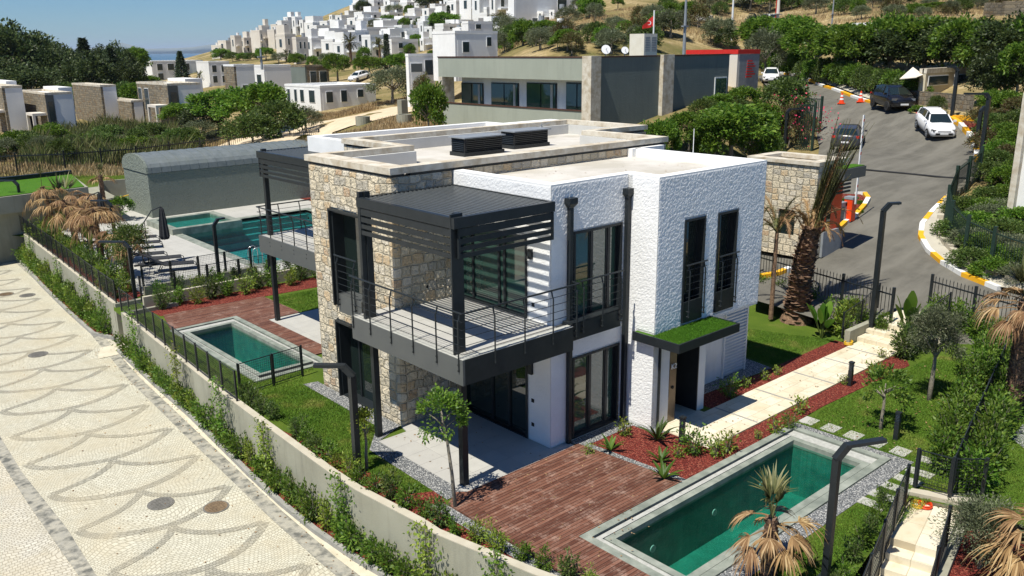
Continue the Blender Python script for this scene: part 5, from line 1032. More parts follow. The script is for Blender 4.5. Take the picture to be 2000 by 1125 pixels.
s = NT('lawn_blades'); ge = s.n('NewGeometry'); c = s.ramp(s.noise(s.coord(), .9, 5, .6), [(.3, (.065, .15, .012)), (.55, (.105, .19, .02)), (.72, (.24, .24, .06))]); hs = s.n('HueSaturation'); s.l(c, hs.inputs['Color']); s.l(s.math('ADD', s.math('MULTIPLY', ge.outputs['Random Per Island'], .7), .65), hs.inputs['Value']); M['lawnblade'] = s.fin(hs.outputs[0], .7, spec=.2)
lawnblades('lawn_grass', [(20.4, 11.0), (22, 11.25), (27, 11.0), (28.5, 11), (29.2, 9.3), (19.6, 6.9), (16.3, 6.95), (13.2, 6.6), (12, 7.95), (20.4, 7.95)], 150000, 1)
lawnblades('pool_side_grass', [(10.15, 34.3), (11.1, 33.4), (10.83, 31.2), (10.83, 24.2), (13.4, 24.2), (12.3, 23.9), (11.9, 23.2), (9.95, 23.2)], 40000, 6)
lawnblades('patio_side_grass', [(10.1, 23.3), (11.85, 23.2), (11.8, 18.9), (10.8, 17.8), (10.75, 14.9), (10.3, 15.2), (9.95, 18.5)], 45000, 2)
lawnblades('left_road_lawn_grass', [(23.9, 14.1), (27.7, 14), (27, 15.4), (26, 18.4), (24, 18)], 50000, 3)
lawnblades('neighbour_lawn_grass', [(19.6, 6.2), (29.4, 8.7), (31, 7), (30, 4.5), (20, 4)], 60000, 4)
lawnblades('second_patio_grass', [(15.6, 30.05), (15.6, 32.8), (19, 32.7), (19, 30.05)], 20000, 5)
# ================================================================== FENCES
def hz(x, y, py):
    a, b_ = -30., 80.
    for _ in range(50):
        m = (a+b_)/2; q = RM @ (np.array([x, y, m])-CP)
        if 562.5+F*q[1]/q[2] > py: a = m
        else: b_ = m
    return a
def meshfence(label, line, z, h, zs=None, sp=.075, pw=.05, group=None):
    r_ = empty('mesh_fence', (*line[0], z), label, 'fence', group); n = len(line)
    for i, p in enumerate(line):
        zz = z if zs is None else zs[i]; b = MB(); b.obox((p[0], p[1], zz+h/2), (pw, pw, h)); b.build('post', M['metal'], r_)
    for i in range(n-1):
        p, q = Vector((*line[i], z if zs is None else zs[i])), Vector((*line[i+1], z if zs is None else zs[i+1])); b = MB(); L = (q-p).length; k = max(2, int(L/sp)); a0, a1 = p.lerp(q, .05/L), q.lerp(p, .05/L)
        for zz in (.08, h-.03): b.bar(a0+Vector((0, 0, zz)), a1+Vector((0, 0, zz)), .022, .022)
        for e in (a0, a1): b.bar(e+Vector((0, 0, .08)), e+Vector((0, 0, h-.03)), .02, .02)
        for j in range(1, k): e = a0.lerp(a1, j/k); b.bar(e+Vector((0, 0, .08)), e+Vector((0, 0, h-.03)), .0055, .0055)
        m_ = int((h-.1)/sp)
        for j in range(1, m_): zz = .08+j*(h-.11)/m_; b.bar(a0+Vector((0, 0, zz)), a1+Vector((0, 0, zz)), .0055, .0055)
        b.build('mesh_panel', M['metal'], r_)
    return r_
def along(line, y0, y1, st, dx=.1):
    n = max(1, round(abs(y1-y0)/st)); return [(xat(line, y0+(y1-y0)*i/n)+dx, y0+(y1-y0)*i/n) for i in range(n+1)]
meshfence('dark mesh fence along the curved wall beside the small plunge pool', along(wallA, 34.7, 22.9, 1.05), WTOP, .95)
meshfence('dark mesh fence on the upper street wall in front of the dead palms', along(wallB, 55.3, 36.0, 1.15), WTOP, .95)
meshfence('nearer row of mesh panels behind the second wooden deck', [(x, 35.08+.0*x) for x in np.linspace(11.2, 18.2, 6)], .3, 1.05)
meshfence('farther row of mesh panels at the edge of the pool terrace', [(x, 36.85) for x in np.linspace(11.9, 18.0, 6)], .25, 1.1)
meshfence('short mesh fence across the garden at the near end of the small pool', [P(463, 822, 0)[:2], (11.9, 23.75), P(601, 760, 0)[:2]] if 0 else [(10.0, 23.55), (11.15, 23.65), (12.2, 23.75)], 0, 1.05)
c1, c2, c3 = (18.98, 7.36), (19.09, 6.62), (19.62, 6.12)
meshfence('mesh fence corner on the cream kerb above the travertine stairs', [c1, c2, c3], .1, .98, pw=.07)
meshfence('mesh fence running through the hedge up to the tall fan palm', [tuple(Vector(c2)+(Vector((29.0, 8.95))-Vector(c2))*i/9) for i in range(10)], .05, 1.05, pw=.06)
es, en = Vector((math.cos(.225), math.sin(.225))), Vector((-math.sin(.225), math.cos(.225))); sl0 = Vector((16.85, 6.9)); NS = 8
LS = [tuple(Vector((18.05, 7.17))-es*t) for t in (0, 1.0, 2.0, 3.0, 4.0)]
meshfence('sloping mesh fence on the left wall of the travertine stairs', LS, .05, .98, [.1, -.05, -.3, -.55, -.8], pw=.06)
RS = [tuple(sl0-en*1.02-es*t+es*.25) for t in (0, .95, 1.9)]
meshfence('mesh fence on the right side of the travertine stairs', RS, .05, .95, [-.1, -.55, -1.0], pw=.06)
for nm, pl in (('left', [fL0, fL1]), ('right', [fR0, fR1])):
    pass
def spearfence(name, label, line, h, mat, post=.09, sp=.155, seg=2.2, zf=None, spear=True, group=None, base=0.):
    r_ = empty(name, (*line[0], 0), label, 'fence', group); P_ = []
    for i in range(len(line)-1):
        a, c = Vector(line[i]), Vector(line[i+1]); n = max(1, round((c-a).length/seg)); P_ += [a+(c-a)*j/n for j in range(n)]
    P_.append(Vector(line[-1])); zf = zf or (lambda x, y: 0.)
    Z = [zf(p.x, p.y)+base for p in P_]
    for p, z in zip(P_, Z): b = MB(); b.obox((p.x, p.y, z+(h+.08)/2-.1), (post, post, h+.28)); b.build('post', M[mat], r_)
    for i in range(len(P_)-1):
        p, q = Vector((*P_[i], Z[i])), Vector((*P_[i+1], Z[i+1])); b = MB(); L = (q-p).length; k = max(2, int(L/sp)); u = Vector((0, 0, 1))
        for zz in (.15, h-.2): b.bar(p+u*zz, q+u*zz, .035, .05 if h < 1.9 else .09)
        for j in range(1, k):
            e = p.lerp(q, j/k); b.bar(e+u*.05, e+u*(h-.03), .018 if h < 1.9 else .035, .018 if h < 1.9 else .035)
            if spear: c = e+u*(h-.03); b.add([c+Vector((-.025, 0, 0)), c+Vector((.025, 0, 0)), c+Vector((0, -.02, 0)), c+Vector((0, .02, 0)), c+u*.09], [(0, 2, 4), (2, 1, 4), (1, 3, 4), (3, 0, 4)])
        b.build('railing_panel', M[mat], r_)
    return r_
spearfence('spiked_fence', 'dark spiked metal fence between the left lawn and the road', [fL0, fL1], 1.5, 'metal', base=.2)
spearfence('spiked_fence', 'dark spiked metal fence on the right of the entry steps', [fR0, fR1], 1.5, 'metal', base=.2)
spearfence('boundary_fence', 'long dark railing fence between the site and the reed-covered lot', [bk0, P(130, 344, .2)[:2], P(270, 332, .2)[:2], P(450, 306, .2)[:2], bk1], 2.0, 'metal', .12, .2, 3.2, base=.2, spear=False)
# gate side rails by entry steps
for nm, pts, lb in (('step_railing', [(27.6, 13.75, .15), (28.9, 13.75, .35), (30.2, 13.8, .7)], 'dark mesh railing left of the entry steps'), ('step_railing', [(28.3, 11.6, .3), (30.4, 11.4, .8)], 'thin dark railing right of the entry steps')):
    meshfence(lb, [p[:2] for p in pts], 0, .95, [p[2] for p in pts])
b = MB(); b.prism([(27.5, 13.42), (31.0, 13.42), (31.0, 13.62), (27.5, 13.62)], -.1, .5); tag(b.build('step_wall', M['conc']), 'low sloping grey wall beside the entry steps', 'wall')
# ---- travertine stairs
r_ = empty('travertine_stairs', (*sl0, 0), 'cream travertine stairs with a landing descending at the bottom right', 'stairs'); zl = -.12
A_, B_, C_, D_ = Vector((18.62, 7.33)), Vector((18.99, 6.33)), sl0-en*1.02, sl0
b = MB(); b.prism([tuple(D_), tuple(C_), tuple(B_+es*.05), tuple(A_+es*.05)], -1.6, zl); b.build('landing', M['traverskew'], r_)
for i in range(NS):
    o = -es*.36*(i+1); b = MB(); z = zl-.17*(i+1); b.prism([tuple(D_+o), tuple(C_+o), tuple(C_+o+es*.36), tuple(D_+o+es*.36)], z-.4, z); b.build('step', M['traverskew'], r_)
b = MB(); b.prism([tuple(A_+es*.06), tuple(B_+es*.06), tuple(B_+es*.2+Vector((.35, -.3))), tuple(A_+es*.28)], -1.2, .1); tag(b.build('stair_head_kerb', M['conccap']), 'cream kerb wall across the head of the travertine stairs', 'kerb')
b = MB()
for i, (za, zb_) in enumerate(((.1, .1), (.1, -.2), (-.2, -.7), (-.7, -1.2))):
    pa, pb = A_-es*(i*1.25)+en*.0, A_-es*((i+1)*1.25); 
    b.add([(*pa, -1.7), (*pb, -1.7), (*(pb+en*.18), -1.7), (*(pa+en*.18), -1.7), (*pa, za), (*pb, zb_), (*(pb+en*.18), zb_), (*(pa+en*.18), za)], [(0, 3, 2, 1), (4, 5, 6, 7), (0, 1, 5, 4), (1, 2, 6, 5), (2, 3, 7, 6), (3, 0, 4, 7)])
tag(b.build('stair_wall', M['conc']), 'grey stepped wall on the left of the travertine stairs', 'wall')
b = MB(); pa = C_+es*1.9-en*.01; pb = C_-es*3; b.prism([tuple(pa), tuple(pb), tuple(pb-en*.18), tuple(pa-en*.18)], -1.7, -.35); tag(b.build('stair_wall', M['conc']), 'grey wall on the right of the travertine stairs', 'wall')
sheet('lower_garden_soil', [tuple(C_+es*1.9-en*.18), tuple(C_-es*3-en*.18), (15.5, 2), (22, 2), (20, 5.4)], M['mulch'], -.5)
hr = empty('hose_coil', (*P(1800, 990, zl)[:2], zl), 'orange and yellow hose coiled on the stair landing', 'hose'); hx, hy = P(1800, 990, zl)[:2]
for nm, mt, dx in (('orange_loop', 'orange', .04), ('yellow_loop', 'yellow', -.05)):
    b = MB(); b.tube([(hx+dx+.14*(1+.04*math.sin(a*2.3))*math.cos(a), hy-dx*1.5+.14*(1+.05*math.cos(a*1.7))*math.sin(a), zl+.02+.008*a*.4) for a in np.linspace(0, 6.28*4.3, 90)], .011, 6); b.build(nm, M[mt], hr, True)
b = MB(); hx, hy = P(1657, 673, .03)[:2]
b.tube([(hx+.16*math.cos(a), hy+.13*math.sin(a), .04+.006*a) for a in np.linspace(0, 6.28*3, 50)], .014, 6); tag(b.build('hose_coil', M['yellow'], None, True), 'small yellow hose coil beside the bottom entry step', 'hose')
b = MB(); pts = [P(x, y, z) for x, y, z in ((205, 383, 1.0), (215, 387, .95), (230, 387, .9), (250, 381, 1.0), (272, 372, 1.2))]; b.tube(pts, .03, 6); tag(b.build('hose', M['yellow']), 'yellow hose slung along the boundary wall by the pool building', 'hose')
# ================================================================== LAMPS
LEFT = Vector((-SY, CY, 0)); RIGHT = -LEFT
def lamp(label, x, y, zb, py_top, arm, al=.75, w=.12, group='angled dark lamp posts'):
    zt = hz(x, y, py_top); r_ = empty('street_lamp', (x, y, zb), label, 'lamp post', group); b = MB(); b.obox((x, y, (zb+zt-.28)/2), (w, w, zt-.28-zb)); b.obox((x, y, zb+.01), (w*2, w*2, .03)); b.build('post', M['metal'], r_)
    p0 = Vector((x, y, zt-.30)); p1 = p0+arm*.2+Vector((0, 0, .27)); p2 = p1+arm*al+Vector((0, 0, .02)); b = MB(); b.bar(p0-arm*.03, p1, w, w*.95); b.bar(p1-arm*.04, p2, w*1.15, w*.5); b.build('arm', M['metal'], r_)
    b = MB(); b.bar(p1+arm*.25+Vector((0, 0, -w*.29)), p2-arm*.04+Vector((0, 0, -w*.27)), w*.8, .012); b.build('lamp_panel', M['grate'], r_); return r_
q = P(699, 925, 0); lamp('tall dark lamp post beside the patio lawn, arm pointing over the wall', q[0], q[1], 0, 712, LEFT, .68, .15)
q = P(430, 560, 0); lamp('dark lamp post at the near edge of the pool terrace', q[0], q[1], 0, 428, (RIGHT+Vector((.6, .6, 0))).normalized(), .3, .13)
q = P(265, 586, 0); lamp('dark lamp post rising out of the leafy tree by the mesh fence', q[0], q[1], 0, 471, LEFT, 1.0, .13)
q = P(233, 500, 0); lamp('dark lamp post half hidden among the dead palms', q[0]-.5, q[1]-1.4, 0, 391, LEFT, .75, .13)
q = P(50, 455, 0); lamp('dark lamp post in front of the turf-roofed building', q[0], q[1], 0, 352, LEFT, .8, .14)
q = P(1612, 1128, 0); lamp('large dark lamp post in front of the plunge pool corner', q[0], q[1], 0, 869, (RIGHT*.9+Vector((.25, .1, 0))).normalized(), .78, .13)
q = P(1702, 636, .4); lamp('tall dark lamp post standing in the road by the spiked fence', q[0], q[1], .3, 396, RIGHT, .35, .15)
for (px, py, pt, arm, al, lb) in ((1668, 166, 81, LEFT, .9, 'dark lamp post under the trees at the top bend of the road'), (1858, 236, 130, LEFT, .5, 'dark lamp post in front of the stone guard house'), (1914, 322, 182, LEFT, 1.2, 'tall dark lamp post at the painted round kerb'), (1472, 92, 26, LEFT, .6, 'small dark lamp post far up by the parked white car'), (1905, 300, 208, RIGHT, .2, 'short dark post behind the painted round kerb'), (1532, 300, 212, RIGHT, 1.0, 'dark lamp post among the bougainvillea by the road gate')):
    q = GP(px, py); lamp(lb, q[0], q[1], q[2]-.1, pt, arm, al, .2)
# bollard lights
for i, (x, y, lb) in enumerate(((17.02, 12.54, 'dark bollard lamp beside the front door path'), (23.98, 11.56, 'dark bollard lamp in the red bark along the path'), (21.35, 8.9, 'dark bollard lamp on the lawn beside the fruit tree'))):
    if i == 0:
        r_ = empty('bollard_lamp', (x, y, 0), lb, 'bollard lamp', 'bollard lamps'); b = MB(); b.box(x-.06, y-.06, 0, x+.06, y+.06, .52); b.build('post', M['metal'], r_); b = MB(); b.box(x-.045, y-.045, .52, x+.045, y+.045, .74)
        b.build('lens', M['grate'], r_); b = MB()
        for k in range(5): b.box(x-.062, y-.062, .54+k*.042, x+.062, y+.062, .558+k*.042)
        b.box(x-.07, y-.07, .745, x+.07, y+.07, .785); b.build('louvre', M['metal'], r_); b0 = r_
    else: dup(b0, (x, y, 0), 0, 1, lb, 'bollard lamps')
# ================================================================== TERRACE FURNITURE
lg = empty('sun_lounger', (0, 0, 0), 'x', 'sun lounger'); b = MB()
for y in (-.32, .32): b.tube([(-.95, y, .62), (-.35, y, .30), (.85, y, .28), (.98, y, .20), (1.02, y, 0)], .018, 6); b.tube([(-.45, y, .3), (-.62, y, 0)], .018, 6)
b.tube([(1.02, -.32, .02), (1.02, .32, .02)], .018, 6); b.tube([(-.95, -.32, .62), (-.95, .32, .62)], .018, 6); f_ = b.build('frame', M['metal'], lg)
b = MB(); b.loft([[(x, -.31, z), (x, .31, z), (x, .31, z+.02), (x, -.31, z+.02)] for x, z in ((-.93, .62), (-.36, .31), (.2, .29), (.88, .285))]); s1 = b.build('sling', M['fabric'], lg); KIDS[lg.name] = [f_, s1]; LG = Proto(lg)
for i, (x, y, lb) in enumerate(((14.55, 40.45, 'dark sun lounger nearest the mesh fence'), (14.6, 42.1, 'second dark sun lounger from the mesh fence'), (14.3, 43.5, 'third dark sun lounger, behind the parasol base'), (15.1, 46.3, 'dark sun lounger left of the closed parasol, nearer one'), (15.5, 47.8, 'farthest dark sun lounger behind the closed parasol'))): LG.put((x, y, .012), -.32, 1.05, lb, 'sun loungers on the pool terrace')
def parasol(label, x, y, hgt, rz):
    r_ = empty('closed_parasol', (x, y, 0), label, 'parasol', 'closed parasols on the pool terrace'); dx, dy = math.cos(rz), math.sin(rz); W_ = lambda a, z: (x+dx*a, y+dy*a, z)
    b = MB(); b.tube([W_(-.1, .05), W_(-.25, hgt*.35), W_(0, hgt*.72), W_(.5, hgt*.95), W_(.95, hgt)], .03, 7); b.tube([W_(.1, .05), W_(.12, hgt*.75)], .02, 6); b.build('pole', M['metal'], r_)
    b = MB(); c = W_(.98, 0); pr_ = [(.03, hgt), (.10, hgt-.12), (.17, hgt-.6), (.22, hgt-1.1), (.25, hgt-1.45), (.20, hgt-1.6)]
    b.loft([[(c[0]+math.cos(6.28*k/16)*rr*(1 if k % 2 else .72), c[1]+math.sin(6.28*k/16)*rr*(1 if k % 2 else .72), z) for k in range(16)] for rr, z in pr_]); b.build('folded_canopy', M['fabric'], r_)
    b = MB(); b.obox((x, y, .05), (1.2, .12, .08), rz); b.obox((x, y, .05), (.12, 1.2, .07), rz); b.obox((x, y, .05), (.7, .7, .06), rz); b.build('base', M['fabric'], r_)
parasol('closed charcoal parasol beside the sun loungers, nearer of two', 14.0, 42.4, 2.75, -.05)
parasol('closed charcoal parasol by the boundary wall, farther of two', 13.4, 49.8, 2.7, -.1)
# ================================================================== ROAD ITEMS
def kerb(name, px, first=0, w=.22, h=.16, seg=1.0, z0=.07):
    L = [Vector(GP(a, c)[:2]) for a, c in px]; pts = []
    for i in range(len(L)-1):
        n = max(1, round((L[i+1]-L[i]).length/.5)); pts += [L[i].lerp(L[i+1], j/n) for j in range(n)]
    pts.append(L[-1]); b = MB(); acc = 0.
    for i in range(len(pts)-1):
        p, q = pts[i], pts[i+1]; t = (pts[min(i+2, len(pts)-1)]-pts[max(i-1, 0)]).normalized(); n_ = Vector((-t.y, t.x))*w/2; m = (int(acc/seg)+first) % 2; acc += (q-p).length
        zp, zq = tz(p.x, p.y)+z0, tz(q.x, q.y)+z0
        b.add([(*(p-n_), zp-.1), (*(q-n_), zq-.1), (*(q+n_), zq-.1), (*(p+n_), zp-.1), (*(p-n_), zp+h), (*(q-n_), zq+h), (*(q+n_), zq+h), (*(p+n_), zp+h)], [(0, 3, 2, 1), (4, 5, 6, 7), (0, 1, 5, 4), (1, 2, 6, 5), (2, 3, 7, 6), (3, 0, 4, 7)], m)
    return tag(b.build(name, [M['ykerb'], M['wkerb']]), kind='structure')
kerb('island_kerb', [(1588,490),(1620,468),(1650,443),(1672,426),(1688,408),(1695,394),(1688,385),(1672,384)], seg=1.2)
kerb('right_kerb', [(1848,392),(1822,420),(1800,446),(1797,470),(1812,497),(1840,521),(1880,547),(1950,574)], seg=1.3)
kerb('upper_kerb', [(1512,136),(1560,152),(1610,172),(1660,190),(1702,204)], seg=2.6, w=.35)
kerb('round_kerb', [(1856,238),(1875,252),(1895,275),(1906,300),(1908,320)], seg=1.2, w=.3, h=.25)
kerb('side_kerb', [(1860,238),(1900,240),(1965,250)], seg=1.6, w=.3, h=.25)
kerb('booth_kerb', [(1486,548),(1520,540),(1545,530)], seg=1.2)
drape('right_pavement', rs([(1850,391),(1824,420),(1803,446),(1801,470),(1815,496),(1843,519),(1882,544),(1952,570),(2060,590),(2060,565),(1990,556),(1930,533),(1882,503),(1850,470),(1843,440),(1858,400)]), M['paver'], .2, 1.)
drape('upper_pavement', rs([(1518,132),(1560,147),(1612,167),(1662,186),(1706,200),(1800,222),(1806,216),(1712,190),(1665,177),(1612,160),(1560,142)]), M['paver'], .15, 1.5)
drape('island_bed', rs([(1600,470),(1630,452),(1650,436),(1670,420),(1684,402),(1690,393),(1680,388),(1640,384),(1600,410)]), M['mulch'], .14, .8)
drape('booth_floor', rs([(1560,505),(1590,486),(1622,464),(1648,444),(1630,425),(1590,440),(1540,480)]), M['paver'], .16, .8)
drape('round_bed', rs([(1862,240),(1878,252),(1898,275),(1909,300),(1911,322),(1960,350),(1990,300),(1966,252),(1900,243)]), M['mulch'], .12, 1.5)
b = MB(); pp = [GP(a, c) for a, c in ((1640,330),(1700,336),(1780,343),(1850,350),(1905,353))]
for i in range(4): b.bar((pp[i][0], pp[i][1], pp[i][2]+.09), (pp[i+1][0], pp[i+1][1], pp[i+1][2]+.09), .35, .04)
tag(b.build('drain_channel', M['dark']), kind='structure')
# booth
bx, by = 33.3, 18.3; zb_ = 1.2; BX = min(36.5, max(34.8, PY(1642, 440, 18.3)[0])); ztb = hz(33.3, 20.4, 316); GBt = empty('gate_booth', (bx, by, zb_), 'stone-clad gate booth with a small canopy beside the red barrier', 'booth')
b = MB(); wallX(b, bx, by, 21.6, zb_, ztb, .3, [(19.2, 20.0, zb_+.9, zb_+2.0)]); b.box(bx+.3, 21.3, zb_, BX, 21.6, ztb); b.box(bx+.3, by, zb_, bx+.7, by+.3, ztb); b.box(bx+.7, by, ztb-.9, BX, by+.3, ztb); b.box(BX-.3, by+.3, zb_, BX, 21.3, ztb); b.build('stone_wall', M['stone'], GBt)
b = MB(); ring(b, (bx-.08, by-.08, BX+.08, 21.68), (bx+.45, by+.4, BX-.4, 21.2), ztb, ztb+.16); b.build('coping', M['travertine'], GBt); b = MB(); b.box(bx+.3, by+.3, ztb-.3, BX-.3, 21.3, ztb-.2); b.build('roof', M['roofw'], GBt)
b = MB(); b.box(bx+.1, 19.2, zb_+.9, bx+.2, 20.0, zb_+2.0); b.build('window', M['glass'], GBt)
b = MB(); b.box(bx+.75, by+.02, zb_+1.1, BX-.05, by+.2, ztb-.9); b.build('counter_window', M['orange'], GBt); b = MB(); b.box(bx+1.0, by-.02, zb_+1.1, bx+1.3, by+.015, ztb-.9); b.build('window_pane', M['glass'], GBt)
b = MB(); b.box(bx+.7, by-.1, zb_, BX, by+.25, zb_+1.1); b.build('counter', M['greym'], GBt)
b = MB(); b.box(bx+.8, by-.75, ztb-.6, BX+.3, by-.09, ztb-.15); b.build('canopy', M['fascia'], GBt); b = MB(); b.box(bx+.85, by-.7, ztb-.15, BX+.25, by-.15, ztb-.12); b.build('canopy_turf', M['turf'], GBt)
b = MB()
for i in range(4): b.box(bx+.9, by-.3, ztb-.8-i*.16, BX, by-.22, ztb-.72-i*.16)
b.build('louvres', M['metal'], GBt)
def at_g(px, py): q = GP(px, py); return Vector((q[0], q[1], q[2]+.1))
q = at_g(1657, 436); r_ = empty('road_barrier', q, 'orange-red barrier cabinet with its white arm raised upright', 'barrier'); b = MB(); zt = hz(q.x, q.y, 385); b.box(q.x-.2, q.y-.2, q.z, q.x+.2, q.y+.2, zt-.08); b.build('cabinet', M['orange'], r_); b = MB(); b.box(q.x-.22, q.y-.22, zt-.08, q.x+.22, q.y+.22, zt+.03); b.build('cap', M['greym'], r_)
b = MB(); za = hz(q.x, q.y, 224); b.box(q.x-.05, q.y-.28, zt-.3, q.x+.05, q.y-.23, za); b.build('arm', M['white'], r_); b = MB()
for i in range(5): z = zt+.5+i*(za-zt-.8)/4; b.box(q.x-.052, q.y-.285, z, q.x+.052, q.y-.281, z+.12)
b.build('red_stripes', M['red'], r_)
q = at_g(1636, 444); r_ = empty('turnstile', q, 'grey metal turnstile gate beside the barrier cabinet', 'turnstile'); b = MB(); b.box(q.x-.55, q.y-.14, q.z, q.x-.3, q.y+.14, q.z+1.0); b.box(q.x+.3, q.y-.14, q.z, q.x+.5, q.y+.14, q.z+1.0); b.box(q.x-.55, q.y-.14, q.z+.85, q.x+.5, q.y+.14, q.z+1.05); b.build('body', M['greym'], r_)
b = MB(); b.box(q.x-.52, q.y-.16, q.z+.72, q.x-.42, q.y-.14, q.z+.82); b.build('card_reader', M['dark'], r_)
for i, (px, py, lb) in enumerate(((1643, 205, 'orange and white traffic cone, left of the two on the road'), (1680, 203, 'orange and white traffic cone nearest the black hatchback'))):
    q = at_g(px, py); r_ = empty('traffic_cone', q, lb, 'traffic cone'); b = MB(); b.tube([q+Vector((0, 0, .05)), q+Vector((0, 0, .9))], [.22, .05], 12); b.build('cone', M['orange'], r_); b = MB(); b.obox(q+Vector((0, 0, .03)), (.6, .6, .06), .4); b.build('foot', M['orange'], r_)
    b = MB()
    for z, rr in ((.32, .174), (.58, .121)): b.tube([q+Vector((0, 0, z)), q+Vector((0, 0, z+.14))], [rr, rr-.026], 12, cap=False)
    b.build('white_band', M['white'], r_)
# litter: dry leaves on paving, deck and water
def litter(name, polys, mat, seed):
    r = np.random.RandomState(seed); out = []
    for poly, z, n in polys:
        xs = [p[0] for p in poly]; ys_ = [p[1] for p in poly]; x = r.uniform(min(xs), max(xs), n); y = r.uniform(min(ys_), max(ys_), n); m = inside(x, y, poly); x, y = x[m], y[m]; k = len(x)
        a = r.uniform(0, 6.28, k); c = np.stack([x, y, np.full(k, z+.008)], -1); d = np.stack([np.cos(a), np.sin(a), r.uniform(0, .25, k)], -1); s_ = np.stack([-np.sin(a), np.cos(a), r.uniform(-.2, .3, k)], -1); l = r.uniform(.03, .08, k)[:, None]
        out.append(np.stack([c, c+d*l*.5+s_*l*.3, c+d*l, c+d*l*.5-s_*l*.3], 1).reshape(-1, 3))
    return tag(mk(name, np.concatenate(out), M[mat]), kind='stuff')
litter('fallen_leaves', [([(8.3, 8), (9.4, 8), (9.2, 20), (10.2, 36), (9.2, 36)], ST+.01, 500), ([(4.5, 10), (8.4, 10), (9.8, 40), (5.2, 40)], ST+.01, 260), ([(10.7, 9.3), (15.3, 11.4), (15, 14.2), (10.8, 14.2)], .05, 160), ([(11.4, 14.5), (14, 14.5), (14, 18), (11.4, 18)], .03, 40), ([(17.5, 12), (28, 12), (28, 13.2), (17.5, 13.2)], .04, 90), (rect((20.5, 8, 27.5, 10.8)), .03, 200), (rect((14.8, 15, 21.4, 18.2)), 6.6, 40)], 'dead', 3)
